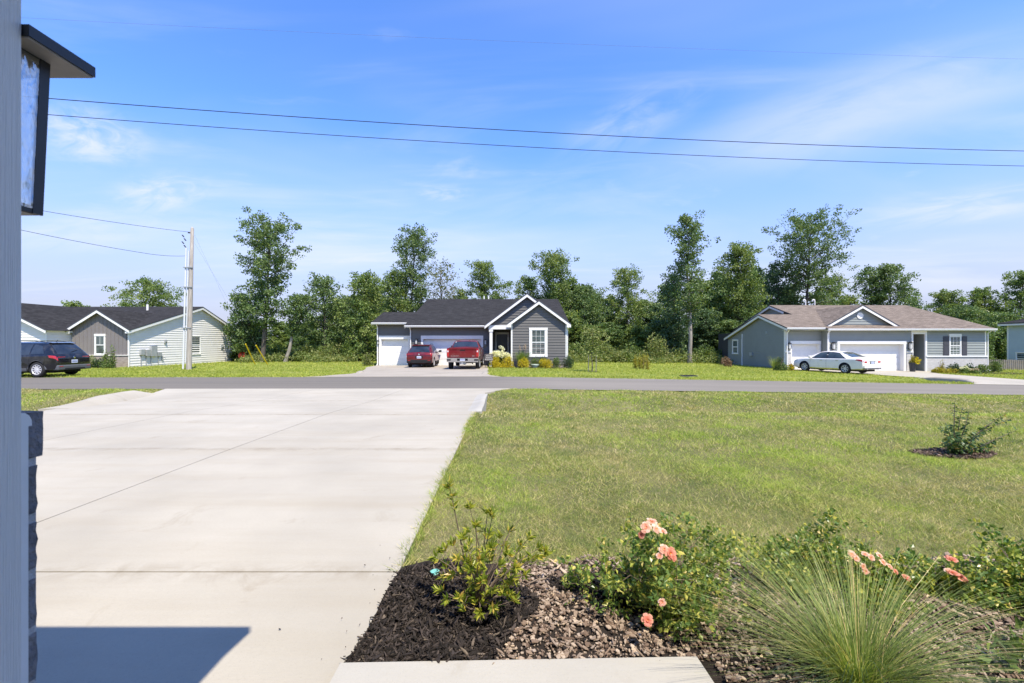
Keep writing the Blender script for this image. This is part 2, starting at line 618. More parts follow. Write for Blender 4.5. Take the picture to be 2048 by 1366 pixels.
M['bloom_white'] = leafy('white_bloom', [(0.0, (0.66, 0.65, 0.46)), (1.0, (0.88, 0.86, 0.72))], 0.3, 0.6)
M['bloom_pink'] = leafy('pink_bloom', [(0.0, (0.42, 0.30, 0.24)), (0.6, (0.55, 0.42, 0.33)), (1.0, (0.62, 0.52, 0.36))], 0.3, 0.6)
M['rose_leaf'] = leafy('rose_leaves', [(0.0, (0.066, 0.136, 0.036)), (0.5, (0.155, 0.244, 0.055)), (0.80, (0.309, 0.363, 0.073)), (0.93, (0.599, 0.544, 0.128)), (1.0, (0.726, 0.508, 0.254))], 0.35, 0.32,
                      [(0.0, (0.092, 0.155, 0.036)), (0.6, (0.254, 0.309, 0.062)), (1.0, (0.653, 0.599, 0.128))], 5.0)
M['abelia'] = leafy('abelia_leaves', [(0.0, (0.101, 0.162, 0.019)), (0.4, (0.230, 0.284, 0.034)), (0.72, (0.419, 0.432, 0.061)), (0.9, (0.567, 0.486, 0.095)), (1.0, (0.567, 0.365, 0.095))], 0.40, 0.35)
M['crape'] = leafy('crape_leaves', [(0.0, (0.038, 0.084, 0.032)), (0.6, (0.084, 0.149, 0.042)), (0.85, (0.227, 0.259, 0.065)), (1.0, (0.454, 0.324, 0.097))], 0.3, 0.3)
M['reed'] = leafy('ornamental_grass_blades', [(0.0, (0.125, 0.184, 0.045)), (0.6, (0.251, 0.320, 0.086)), (0.88, (0.376, 0.392, 0.131)), (1.0, (0.690, 0.534, 0.272))], 0.35, 0.45)
M['fountain'] = leafy('fountain_grass_blades', [(0.0, (0.091, 0.169, 0.039)), (0.8, (0.195, 0.286, 0.065)), (1.0, (0.390, 0.390, 0.156))], 0.35, 0.5)
M['coral'] = leafy('coral_petals', [(0.0, (0.62, 0.21, 0.15)), (1.0, (0.74, 0.36, 0.26))], 0.35, 0.5)
M['peach'] = leafy('peach_petals', [(0.0, (0.72, 0.34, 0.26)), (0.5, (0.80, 0.47, 0.37)), (1.0, (0.84, 0.64, 0.54))], 0.35, 0.5)
M['stamen'] = plain('stamen_yellow', (0.70, 0.48, 0.06))
M['bark'] = wood('bark', (0.055, 0.045, 0.036), (0.17, 0.145, 0.12), (5, 5, 1.2))
M['bark_pale'] = wood('pale_bark', (0.17, 0.15, 0.125), (0.40, 0.36, 0.31), (5, 5, 1.2))
M['twig'] = wood('twig', (0.12, 0.085, 0.06), (0.27, 0.21, 0.16), (40, 40, 8))
M['mulch_dark'] = mulch_mat('dark_mulch_and_shadow', [(0.0, (0.016, 0.014, 0.012)), (0.6, (0.043, 0.035, 0.031)), (0.93, (0.088, 0.070, 0.061)), (1.0, (0.203, 0.162, 0.121))])
M['chips'] = mulch_mat('bark_chips', [(0.0, (0.108, 0.071, 0.049)), (0.3, (0.221, 0.156, 0.112)), (0.65, (0.335, 0.256, 0.190)), (0.92, (0.464, 0.371, 0.283)), (1.0, (0.597, 0.442, 0.279))])
M['bed_soil'] = plain('bed_soil', (0.028, 0.022, 0.018), 0.98, 0.4, 9, 0.1, bump=1.0, bscale=45)
M['white'] = plain('white_paint', (0.80, 0.79, 0.76), 0.45, 0.03)
M['cream_trim'] = plain('cream_trim', (0.74, 0.71, 0.64), 0.5, 0.04)
M['siding_grey'] = plain('grey_vinyl_siding', (0.134, 0.127, 0.116), 0.5, 0.05, 1.5)
M['siding_blue'] = plain('blue_grey_vinyl_siding', (0.268, 0.285, 0.268), 0.5, 0.05, 1.5)
M['siding_white'] = plain('white_vinyl_siding', (0.80, 0.775, 0.74), 0.5, 0.04, 1.5)
M['siding_pale'] = plain('pale_blue_vinyl_siding', (0.46, 0.54, 0.56), 0.5, 0.04, 1.5)
M['siding_own'] = plain('own_vinyl_siding', (0.82, 0.79, 0.73), 0.5, 0.05, 30, bump=0.35, bscale=3.0, sc=(120, 120, 3))
M['board'] = plain('taupe_board', (0.20, 0.18, 0.172), 0.6, 0.05, 1.5)
M['roof_dark'] = shingles('charcoal_shingles', (0.036, 0.035, 0.036))
M['roof_brown'] = shingles('brown_shingles', (0.185, 0.150, 0.122))
M['soffit'] = plain('soffit', (0.72, 0.72, 0.70), 0.6, 0.03)
M['white_brick'] = bricks('white_brick', (0.50, 0.47, 0.43), (0.62, 0.60, 0.56), (0.48, 0.46, 0.43))
M['brown_brick'] = bricks('brown_brick', (0.20, 0.145, 0.115), (0.36, 0.29, 0.24), (0.42, 0.38, 0.34))
M['pane'] = glass_dark('window_glass', (0.085, 0.11, 0.105), 0.03, 0.05)
M['door_black'] = plain('black_door', (0.016, 0.016, 0.019), 0.35, 0.1, spec=0.5)
M['shutter'] = plain('charcoal_shutter', (0.060, 0.060, 0.072), 0.5, 0.08)
M['black'] = plain('black_metal', (0.018, 0.019, 0.022), 0.42, 0.15, 40, spec=0.5)
M['grey_metal'] = plain('grey_metal', (0.38, 0.40, 0.41), 0.45, 0.1, metal=0.2)
M['tyre'] = plain('tyre_rubber', (0.022, 0.022, 0.023), 0.85, 0.2, 20)
M['under'] = plain('underbody', (0.012, 0.012, 0.013), 0.9, 0.2, 10)
M['rim'] = plain('alloy_rim', (0.66, 0.65, 0.66), 0.35, 0.06, 10, 0.5, 0.25)
M['chrome'] = plain('chrome', (0.72, 0.72, 0.72), 0.12, 0.03, 10, 0.6, 1.0)
M['paint_red'] = metal_flake('red_paint', (0.150, 0.006, 0.011))
M['paint_red2'] = metal_flake('red_truck_paint', (0.190, 0.008, 0.008))
M['paint_black'] = metal_flake('black_paint', (0.009, 0.010, 0.014), 0.2, 0.2)
M['paint_silver'] = metal_flake('pearl_white_paint', (0.88, 0.82, 0.79), 0.3, 0.0)
M['cladding'] = plain('dark_grey_plastic', (0.095, 0.098, 0.105), 0.5, 0.1)
M['car_glass'] = glass_dark('car_glass', (0.022, 0.027, 0.034), 0.02)
M['car_glass_pale'] = glass_dark('pale_car_glass', (0.045, 0.060, 0.062), 0.03)
M['lamp_red'] = plain('red_lamp_lens', (0.42, 0.012, 0.012), 0.12, 0.15, 30, 0.6, coat=0.8)
M['lamp_clear'] = plain('clear_lamp_lens', (0.70, 0.70, 0.70), 0.1, 0.1, 30, 0.7, coat=0.8)
M['plate'] = plain('number_plate', (0.62, 0.66, 0.76), 0.4, 0.05)
M['plate_mark'] = plain('plate_print', (0.10, 0.12, 0.28), 0.5)
M['sign_face'] = plain('sign_brown', (0.115, 0.100, 0.098), 0.6, 0.05)
M['letter'] = plain('letter_white', (0.74, 0.72, 0.70), 0.6, 0.02)
M['pole_wood'] = wood('weathered_pole', (0.24, 0.21, 0.175), (0.50, 0.46, 0.41), (9, 9, 0.5))
M['conduit'] = plain('pvc_conduit', (0.62, 0.64, 0.66), 0.5, 0.05)
M['wire'] = plain('wire', (0.020, 0.021, 0.024), 0.6)
M['steel_wire'] = plain('steel_wire', (0.26, 0.28, 0.30), 0.5, metal=0.3)
M['guard'] = plain('yellow_guard', (0.70, 0.50, 0.015), 0.5)
M['red_plastic'] = plain('red_enamel', (0.48, 0.040, 0.020), 0.35, 0.15, 5)
M['teal'] = plain('teal_plastic', (0.16, 0.42, 0.36), 0.45, 0.25, 60)
M['fence'] = wood('weathered_boards', (0.14, 0.125, 0.11), (0.27, 0.245, 0.22), (7, 7, 0.8))
M['stone'] = plain('dark_stone', (0.20, 0.19, 0.195), 0.9, 0.45, 28, 0.2, bump=1.0, bscale=70)
M['mortar'] = plain('mortar', (0.52, 0.51, 0.50), 0.95, 0.15, 60, 0.1, bump=0.6, bscale=150)
M['trim_own'] = plain('own_trim', (0.86, 0.85, 0.82), 0.45, 0.04, 20)
M['pot_pale'] = plain('pale_pot', (0.50, 0.57, 0.47), 0.6, 0.1)
M['pot_dark'] = plain('dark_pot', (0.035, 0.036, 0.040), 0.5, 0.1)


def lantern_glass():
    t = NT('seeded_glass')
    n = t.noise(t.pos((60, 60, 26)), 1.0, 2, 0.5)
    t.base((0.92, 0.95, 0.97), 0.06, 0.6)
    t.bump(n, 0.9, 0.006)
    tp = t.node('ShaderNodeBsdfTransparent', {'Color': (0.93, 0.95, 0.96)})
    gl = t.node('ShaderNodeBsdfGlossy', {'Color': (0.95, 0.97, 1.0), 'Roughness': 0.08})
    bm = [x for x in t.n if x.bl_idname == 'ShaderNodeBump'][0]
    t.l.new(bm.outputs[0], gl.inputs['Normal'])
    mx = t.node('ShaderNodeMixShader', {0: 0.34})
    t.l.new(tp.outputs[0], mx.inputs[1])
    t.l.new(gl.outputs[0], mx.inputs[2])
    t.l.new(mx.outputs[0], t.out.inputs['Surface'])
    return t.m


M['lantern_glass'] = lantern_glass()
M['lamp_underside'] = plain('lamp_underside', (0.42, 0.37, 0.33), 0.6, 0.08, 30)
M['far_glass'] = plain('lamp_glass', (0.55, 0.55, 0.52), 0.2, 0.05)
# ---------------------------------------------------------------- the ground
def npi(x, xs, ys):
    return np.interp(x, xs, ys)


def zg(X, Y):
    """Height of the paved surfaces and of the ground away from the ditch."""
    X = np.asarray(X, float)
    Y = np.asarray(Y, float)
    z = npi(Y, [-60, 0, 6, 9.5, 12.5, 16.4, 22, 29, 33, 36, 45, 80, 400],
            [-1.45, -1.45, -1.455, -1.49, -1.62, -1.69, -1.69, -1.82, -1.90, -1.92, -2.0, -2.35, -4.0])
    c = npi(Y, [6, 16, 25, 35, 70], [0, .0165, .0165, .0120, .010])
    z = z - c * np.clip(X, 0, 45) - .0030 * npi(Y, [10, 30], [0, 1]) * np.clip(-X, 0, 45)
    return z


def near_edge(X):
    return 16.42 + .042 * np.clip(np.asarray(X, float) - 1, 0, 45)


FAR_EDGE = 22.0


def ditch(X, Y):
    Y = np.asarray(Y, float)
    X = np.asarray(X, float)
    c = 12.3 + .03 * np.clip(X, 0, 40)
    return .36 * np.exp(-((Y - c) / 1.5) ** 2) * npi(Y, [8, 9.5], [0, 1])


LAWN_BUMP = lambda X, Y: .018 * np.sin(X * 1.7 + .6) * np.sin(Y * 1.3) + .012 * np.sin(X * 4.1 + Y * 2.2)


def zl_near(X, Y):
    return zg(X, Y) - .03 - ditch(X, Y) + LAWN_BUMP(X, Y) - .2 * npi(Y - near_edge(X), [0, .12], [0, 1])


def poly_in(X, Y, poly):
    ins = np.zeros(len(X), bool)
    n = len(poly)
    for i in range(n):
        (xa, ya), (xb, yb) = poly[i], poly[(i + 1) % n]
        c = ((ya > Y) != (yb > Y)) & (X < (xb - xa) * (Y - ya) / (yb - ya + 1e-9) + xa)
        ins ^= c
    return ins


KEEP_OUT = [[(-10.75, 37), (-10.6, 33), (-9.6, 29.8), (-8.45, 25.2), (-8.5, 23.9), (-9.4, 22.4), (-10.2, 21.9), (-.5, 21.9), (-1.1, 22.7), (-1.4, 24.2), (-1.5, 29.5), (-1.75, 31.8), (-1.85, 37)],
            [(21.0, 35.1), (20.95, 33.9), (21.9, 32.9), (22.9, 30.0), (23.5, 27), (23.6, 24), (23.0, 22.6), (22.2, 21.9), (31.0, 21.9), (29.7, 23.2), (29.2, 25), (29.3, 31), (30.2, 32.6), (31.3, 33.2), (31.4, 37), (30.2, 37)],
            [(-11, 36), (4.1, 33), (4.1, 52), (-11, 52)], [(20.9, 34.3), (36, 34.3), (36, 48), (20.9, 48)], [(-33.7, 33), (-29.2, 34.6), (-29.2, 49.6), (-60, 49.6), (-60, 33)]]


def on_drive(X, Y):
    x, y = np.atleast_1d(X).ravel(), np.atleast_1d(Y).ravel()
    x, y = np.broadcast_arrays(x, y)
    r = (poly_in(x, y, KEEP_OUT[0]) | poly_in(x, y, KEEP_OUT[1])).astype(float)
    return r.reshape(np.broadcast(X, Y).shape) if np.ndim(X) or np.ndim(Y) else float(r[0])


def zl_far(X, Y):
    Y = np.asarray(Y, float)
    X = np.asarray(X, float)
    d = .16 * np.exp(-((Y - 24.3) / .9) ** 2) * npi(X, [-60, -12, -8, 0, 2, 16, 21, 60], [.4, .4, 0, 0, 1, 1, 1.7, 1.7])
    m = .05 * npi(Y, [22.0, 22.6, 23.4], [0, 1, 1]) - d
    return zg(X, Y) - .02 + m + LAWN_BUMP(X, Y) - .14 * on_drive(X, Y)


def left_edge(Y):
    """Left side of our own drive."""
    return npi(Y, [0, 9.4, 11.0, 13.0, 14.8, 16.42], [-10.0, -10.05, -10.5, -11.1, -11.65, -12.5])


def right_edge(Y):
    return npi(Y, [0, 2.0, 2.9, 9.3, 14.6, 15.4, 16.42], [-.76, -.76, -.715, -.78, -.92, -.62, -.05])


gv, gf = [], []


def grid(x0, x1, y0, y1, nx, ny, fz, fx0=None, fx1=None):
    b = len(gv)
    for j in range(ny + 1):
        y = y0 + (y1 - y0) * j / ny
        a = fx0(y) if fx0 else x0
        e = fx1(y) if fx1 else x1
        for i in range(nx + 1):
            x = a + (e - a) * i / nx
            gv.append((x, y, float(fz(x, y))))
    for j in range(ny):
        for i in range(nx):
            p = b + j * (nx + 1) + i
            gf.append((p, p + 1, p + nx + 2, p + nx + 1))


ROADX = lambda x, y: 0
grid(0, 30, 2.88, 18.4, 90, 76, zl_near, fx0=lambda y: float(right_edge(min(y, 16.42))) + .005)
grid(30, 140, 2.88, 18.4, 20, 20, zl_near)
grid(0, 0, -12, 18.4, 50, 96, zl_near, fx0=lambda y: -40.0, fx1=lambda y: float(left_edge(max(0, min(y, 16.42)))) - .005)
grid(-140, -40, -12, 18.4, 12, 20, zl_near)
grid(-14, 2, -12, 17.2, 10, 30, lambda x, y: zg(x, y) - .42)
grid(2, 140, -12, 2.88, 20, 6, lambda x, y: zg(x, y) - .05)
grid(-140, 140, 16.2, 22.2, 70, 6, lambda x, y: zg(x, y) - .42)
grid(-140, -12, 22.0, 46, 64, 40, zl_far)
grid(-12, 45, 22.0, 46, 130, 60, zl_far)
grid(45, 140, 22.0, 46, 30, 40, zl_far)
grid(-140, 140, 46, 130, 50, 20, zl_far)
grid(-900, 900, 130, 900, 8, 6, lambda x, y: zg(0, y) - .3)
grid(-900, -140, -200, 130, 4, 4, lambda x, y: -2.2)
grid(140, 900, -200, 130, 4, 4, lambda x, y: -2.6)
grid(-140, 140, -200, -12, 4, 4, lambda x, y: -1.55)
lawn = link('ground', np_mesh('ground', gv, gf, M['lawn'], smooth=True))
tag(lawn, 'mown lawn ground of the front yards on both sides of the street', kind='structure')

# the street
gv, gf = [], []
for i in range(151):
    x = -150 + 2 * i
    for j in range(9):
        y = near_edge(x) - .02 + (FAR_EDGE + .02 - near_edge(x)) * j / 8
        crown = .03 * (1 - ((j - 4) / 4) ** 2)
        gv.append((x, float(y), float(zg(x, y)) - .012 + crown))
for i in range(150):
    for j in range(8):
        p = i * 9 + j
        gf.append((p, p + 9, p + 10, p + 1))
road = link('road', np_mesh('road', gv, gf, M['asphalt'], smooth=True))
tag(road, 'plain grey asphalt street crossing between the two rows of yards', kind='structure')


# ---------------------------------------------------------------- our drive: slabs with open joints
def slab(name, c, n, parent, mat, th=.40, fz=zg, lift=0.0):
    """A concrete slab; c = four corners (x, y) counter-clockwise, top follows the ground."""
    V, F = [], []
    for j in range(n + 1):
        for i in range(n + 1):
            u, v = i / n, j / n
            x = (1 - v) * ((1 - u) * c[0][0] + u * c[1][0]) + v * ((1 - u) * c[3][0] + u * c[2][0])
            y = (1 - v) * ((1 - u) * c[0][1] + u * c[1][1]) + v * ((1 - u) * c[3][1] + u * c[2][1])
            V.append((x, y, float(fz(x, y)) + lift))
    for j in range(n):
        for i in range(n):
            p = j * (n + 1) + i
            F.append((p, p + 1, p + n + 2, p + n + 1))
    rim = [i for i in range(n + 1)] + [j * (n + 1) + n for j in range(1, n + 1)] + [n * (n + 1) + i for i in range(n - 1, -1, -1)] + [j * (n + 1) for j in range(n - 1, 0, -1)]
    b = len(V)
    for k in rim:
        V.append((V[k][0], V[k][1], V[k][2] - th))
    for k in range(len(rim)):
        k2 = (k + 1) % len(rim)
        F.append((rim[k], b + k, b + k2, rim[k2]))
    return link(name, np_mesh(name, V, F, mat), parent)


gv, gf = [], []
grid(0, 0, 1.2, 16.35, 12, 30, lambda x, y: zg(x, y) - .025, fx0=lambda y: float(left_edge(y)) + .02, fx1=lambda y: float(right_edge(y)) - .02)
drive = link('driveway', np_mesh('driveway', gv, gf, M['joint']))
tag(drive, 'wide pale concrete driveway running from the porch to the street', kind='structure')
G = .0065
rows = [1.2, 2.87, 6.17, 9.30, 12.42, 16.42]
for k in range(len(rows) - 1):
    y0, y1 = rows[k] + G, rows[k + 1] - (G if k < 4 else 0)
    xs0 = [float(left_edge(y0)), -6.92, -3.81, float(right_edge(y0))]
    xs1 = [float(left_edge(y1)), -6.92, -3.81, float(right_edge(y1))]
    if k == 4:
        ym = 14.75
        for a, b2 in ((y0, ym), (ym, y1)):
            for q in range(3):
                p0 = [float(left_edge(a)), -6.92, -3.81, float(right_edge(a))]
                p1 = [float(left_edge(b2)), -6.92, -3.81, float(right_edge(b2))]
                slab('slab', [(p0[q] + (G if q else 0), a), (p0[q + 1] - (G if q < 2 else 0), a), (p1[q + 1] - (G if q < 2 else 0), b2), (p1[q] + (G if q else 0), b2)], 6, drive, M['concrete'])
    else:
        for q in range(3):
            slab('slab', [(xs0[q] + (G if q else 0), y0), (xs0[q + 1] - (G if q < 2 else 0), y0), (xs1[q + 1] - (G if q < 2 else 0), y1), (xs1[q] + (G if q else 0), y1)], 8, drive, M['concrete'])


# rolled concrete end walls over the culvert pipe, left and right of the drive
def rolled_curb(name, path, prof, mat, label, ends=(.25, .25)):
    """Sweeps a rounded curb cross-section along a ground path; its height swells from the ends."""
    mb = MB()
    n = len(path)
    rings = []
    for i, (x, y) in enumerate(path):
        a, b2 = path[max(i - 1, 0)], path[min(i + 1, n - 1)]
        d = Vector((b2[0] - a[0], b2[1] - a[1], 0)).normalized()
        nrm = Vector((d.y, -d.x, 0))
        t = i / (n - 1)
        k = min(1, t / ends[0], (1 - t) / ends[1])
        k = .06 + .94 * (k * k * (3 - 2 * k))
        z = float(zg(x, y))
        rings.append([(x + nrm.x * o, y + nrm.y * o, z + (h * k if h > 0 else h)) for o, h in prof])
    m = len(prof)
    V = [p for r in rings for p in r]
    F = [(i * m + j, i * m + j + 1, (i + 1) * m + j + 1, (i + 1) * m + j) for i in range(n - 1) for j in range(m - 1)]
    F += [tuple(range(m)), tuple((n - 1) * m + j for j in reversed(range(m)))]
    mb.add(V, F)
    o = mb.build(name, mat, None, True, 50)
    return tag(o, label, 'culvert curb', 'concrete curbs where drives cross the ditch')


def smooth_path(pts, n):
    out = []
    P = [Vector((p[0], p[1], 0)) for p in pts]
    for i in range(n):
        t = i / (n - 1) * (len(P) - 1)
        k = min(int(t), len(P) - 2)
        f = t - k
        p0, p1, p2, p3 = P[max(k - 1, 0)], P[k], P[k + 1], P[min(k + 2, len(P) - 1)]
        q = .5 * ((2 * p1) + (p2 - p0) * f + (2 * p0 - 5 * p1 + 4 * p2 - p3) * f * f + (3 * p1 - p0 - 3 * p2 + p3) * f ** 3)
        out.append((q.x, q.y))
    return out


rolled_curb('culvert_curb', smooth_path([(-10.35, 10.3), (-10.6, 11.5), (-10.95, 12.6), (-11.3, 13.7), (-11.5, 14.5)], 20),
            [(.34, -.02), (.26, .05), (.12, .14), (-.05, .19), (-.22, .17), (-.32, .08), (-.34, -.5)], M['concrete'],
            'pale rolled concrete curb swelling along the grass on the far left of the drive', (.45, .3))
rolled_curb('culvert_curb', smooth_path([(-.80, 9.75), (-.82, 11.0), (-.88, 12.6), (-.92, 14.4)], 12),
            [(.15, -.55), (.15, .035), (.13, .05), (.03, .05), (-.02, .03), (-.20, -.006)][::1], M['walk'],
            'narrow white concrete curb wall at the lawn corner of the near drive', (.04, .3))


# drives of the two houses opposite
def far_drive(label, poly, mat, name='driveway'):
    me = bpy.data.meshes.new(name)
    bm = bmesh.new()
    f = bm.faces.new([bm.verts.new((x, y, 0)) for x, y in poly])
    bmesh.ops.triangulate(bm, faces=[f])
    bmesh.ops.subdivide_edges(bm, edges=bm.edges[:], cuts=7, use_grid_fill=True)
    for v in bm.verts:
        v.co.z = float(zg(v.co.x, v.co.y)) + .055 * float(npi(v.co.y, [22.0, 23.2, 25], [0, .75, 1]))
    bm.to_mesh(me)
    bm.free()
    me.materials.append(mat)
    o = link(name, me)
    return tag(o, label, kind='structure')


far_drive('beige concrete driveway in front of the dark grey house',
          [(-10.75, 36.2), (-10.6, 33), (-9.6, 29.8), (-8.45, 25.2), (-8.5, 23.9), (-9.4, 22.4), (-10.2, 21.98), (-.5, 21.98), (-1.1, 22.7), (-1.4, 24.2), (-1.5, 29.5), (-1.75, 31.8), (-1.85, 35.4)], M['concrete_old'])
far_drive('pale concrete driveway running down from the blue grey house to the street',
          [(21.0, 35.1), (20.95, 33.9), (21.9, 32.9), (22.9, 30.0), (23.5, 27), (23.6, 24), (23.0, 22.6), (22.2, 21.98), (31.0, 21.98), (29.7, 23.2), (29.2, 25), (29.3, 31), (30.2, 32.6), (31.3, 33.2), (31.4, 36.9), (30.2, 36.9)], M['concrete'])
rolled_curb('culvert_curb', smooth_path([(23.25, 22.45), (23.40, 23.6), (23.46, 25.0), (23.46, 26.4)], 14),
            [(-.26, -.5), (-.24, .10), (-.18, .17), (-.04, .20), (.12, .14), (.26, .02), (.28, -.2)], M['concrete_old'],
            'grey concrete curb hump in shade at the grass corner of the blue grey house drive', (.3, .35))
rolled_curb('culvert_curb', smooth_path([(-8.35, 24.6), (-8.5, 25.6), (-8.8, 26.6)], 8),
            [(.16, -.2), (.16, .06), (.12, .11), (-.12, .11), (-.18, .05), (-.18, -.3)], M['concrete_old'],
            'small pale concrete curb at the grass corner left of the grey house drive', (.3, .3))
rolled_curb('culvert_curb', smooth_path([(-1.38, 23.2), (-1.42, 24.4), (-1.46, 25.6)], 8),
            [(.16, -.2), (.16, .06), (.12, .11), (-.12, .11), (-.18, .05), (-.18, -.3)], M['concrete_old'],
            'small pale concrete curb at the grass corner right of the grey house drive', (.3, .3))

# the porch walk at the bottom of the picture
wk = slab('porch_walk', [(-.775, .2), (.93, .2), (.83, 2.045), (-.755, 2.005)], 4, None, M['walk'], .10, lambda x, y: -1.45, .035)
tag(wk, 'pale concrete porch walk edging the planting bed', kind='structure')
gap = slab('porch_step', [(-.775, -1.3), (5, -1.3), (5, .2), (-.775, .2)], 2, None, M['walk'], .10, lambda x, y: -1.45, .045)
tag(gap, 'concrete porch floor under the porch roof', kind='structure')


# ---------------------------------------------------------------- grass blades
def blades(n, X, Y, Z, h0, h1, w, rng, lean=.5):
    ang = rng.uniform(0, 2 * np.pi, n)
    la = rng.uniform(0, 2 * np.pi, n)
    h = rng.uniform(h0, h1, n)
    ln = h * rng.uniform(.1, 1, n) * lean * 2.6
    w = w * rng.uniform(.7, 1.3, n)
    V = np.zeros((n, 3, 3))
    V[:, 0] = np.stack([X - np.cos(ang) * w / 2, Y - np.sin(ang) * w / 2, Z - .012], 1)
    V[:, 1] = np.stack([X + np.cos(ang) * w / 2, Y + np.sin(ang) * w / 2, Z - .012], 1)
    V[:, 2] = np.stack([X + np.cos(la) * ln, Y + np.sin(la) * ln, Z + h], 1)
    return V.reshape(-1, 3)


def scatter(x0, x1, y0, y1, dens, keep, rng):
    n = int((x1 - x0) * (y1 - y0) * dens)
    X = rng.uniform(x0, x1, n)
    Y = rng.uniform(y0, y1, n)
    k = keep(X, Y)
    return X[k], Y[k]


def bed_edge(X):
    X = np.asarray(X, float)
    return 2.88 + .05 * np.sin(X * 5.0) + .03 * np.sin(X * 13.0) + npi(X, [-.7, 0, .6, 4], [0, .03, .04, .12])


RING = (5.85, 6.05)


def in_ring(X, Y, k=1.0):
    return ((X - RING[0]) / (.50 * k)) ** 2 + ((Y - RING[1]) / (.24 * k)) ** 2 < 1


def near_keep(X, Y):
    e = .02 * np.sin(Y * 9) + .02 * np.sin(Y * 23)
    out = (X > right_edge(np.clip(Y, 0, 16.42)) - .02 + e * .6) | (X < left_edge(np.clip(Y, 0, 16.42)) + .01 + e)
    return out & (Y < near_edge(X) + .03 + .06 * np.sin(X * 3.1) * np.sin(X * 7.7)) & (np.abs(X) < 1.18 * Y + 1.0) & ~in_ring(X, Y) & ~((X > 0 - .7) & (Y < bed_edge(X)))


def patchy(X, Y):
    """Thin and thick places in a mown lawn."""
    return .5 + .5 * np.sin(X * 1.9 + 1.3 * np.sin(Y * 1.1)) * np.sin(Y * 2.3 + np.sin(X * .9))


parts = []
rng = np.random.default_rng(5)
for (y0, y1, dens, w, h0, h1) in ((2.7, 4.2, 14000, .0040, .012, .040), (4.2, 6.0, 8000, .0052, .012, .042), (6.0, 9.0, 3600, .0078, .014, .046), (9.0, 12.5, 1300, .014, .018, .058), (12.5, 17.6, 800, .019, .02, .066)):
    x1 = 1.15 * y1 + .8
    X, Y = scatter(-.95, x1, y0, y1, dens, near_keep, rng)
    k = rng.uniform(0, 1, len(X)) < .55 + .45 * patchy(X, Y)
    X, Y = X[k], Y[k]
    parts.append(blades(len(X), X, Y, zl_near(X, Y), h0, h1, w, rng, 1.35 if y1 < 7 else .95))
    if y1 > 9:
        X, Y = scatter(-x1 - 1, -9.8, y0, y1, dens, near_keep, rng)
        parts.append(blades(len(X), X, Y, zl_near(X, Y), h0, h1, w, rng, .8))
# coarse tufts and weeds standing out of the mown lawn, and blades leaning over the drive edge
X, Y = scatter(-.7, 20, 2.9, 16.5, 5.0, near_keep, rng)
for (n_, h0, h1, w, sp) in ((26, .03, .085, .006, .055), (34, .02, .05, .007, .11)):
    k = rng.uniform(0, 1, len(X)) < .5
    i = np.repeat(np.arange(len(X))[k], n_)
    tx, ty = X[i] + rng.normal(0, sp, len(i)), Y[i] + rng.normal(0, sp, len(i))
    parts.append(blades(len(i), tx, ty, zl_near(tx, ty), h0, h1, w * np.maximum(1, Y[i] / 5), rng, .9))
yy = rng.uniform(2.9, 14.6, 5200)
xx = right_edge(yy) + rng.normal(.012, .02, len(yy)) + .02 * np.sin(yy * 17)
parts.append(blades(len(yy), xx, yy, zl_near(xx, yy) + .02, .02, .06, .006 * np.maximum(1, yy / 5), rng, .9))
V = np.concatenate(parts)
o = link('lawn_grass', np_mesh('lawn_grass', V, np.arange(len(V)).reshape(-1, 3), M['blade']))
tag(o, 'mown green and straw coloured grass of the near lawns', kind='stuff')


def far_keep(X, Y):
    k = (np.abs(X) < 1.17 * Y) & (Y > FAR_EDGE - .04 + .07 * np.sin(X * 2.7) * np.sin(X * 6.1))
    for p in KEEP_OUT:
        k &= ~poly_in(X, Y, p)
    return k


parts = []
for (y0, y1, dens, w, h0, h1) in ((21.9, 25, 210, .03, .05, .12), (25, 30, 100, .034, .05, .11), (30, 38, 60, .042, .05, .12), (38, 50, 28, .05, .06, .16)):
    X, Y = scatter(-50, 58, y0, y1, dens, far_keep, rng)
    parts.append(blades(len(X), X, Y, zl_far(X, Y), h0, h1, w, rng, .9))
V = np.concatenate(parts)
o = link('far_lawn_grass', np_mesh('far_lawn_grass', V, np.arange(len(V)).reshape(-1, 3), M['blade_far']))
tag(o, 'bright green grass of the lawns across the street', kind='stuff')
# ---------------------------------------------------------------- houses
def plane_x(c):
    """Wall in the plane Y = c facing the street: (u, out, z) -> world."""
    return lambda u, o, z: (u, c - o, z)


def plane_y(c, s):
    """Wall in the plane X = c facing s (+1 right, -1 left)."""
    return lambda u, o, z: (c + s * o, u, z)


def outline_lr(top, z, a0, a1):
    """Interval of u where the wall's upper outline lies above z."""
    us = []
    for (u0, t0), (u1, t1) in zip(top[:-1], top[1:]):
        if (t0 - z) * (t1 - z) < 0:
            us.append(u0 + (u1 - u0) * (z - t0) / (t1 - t0))
    l = a0 if top[0][1] >= z else (min(us) if us else None)
    r = a1 if top[-1][1] >= z else (max(us) if us else None)
    return (l, r) if l is not None and r is not None and r > l else None


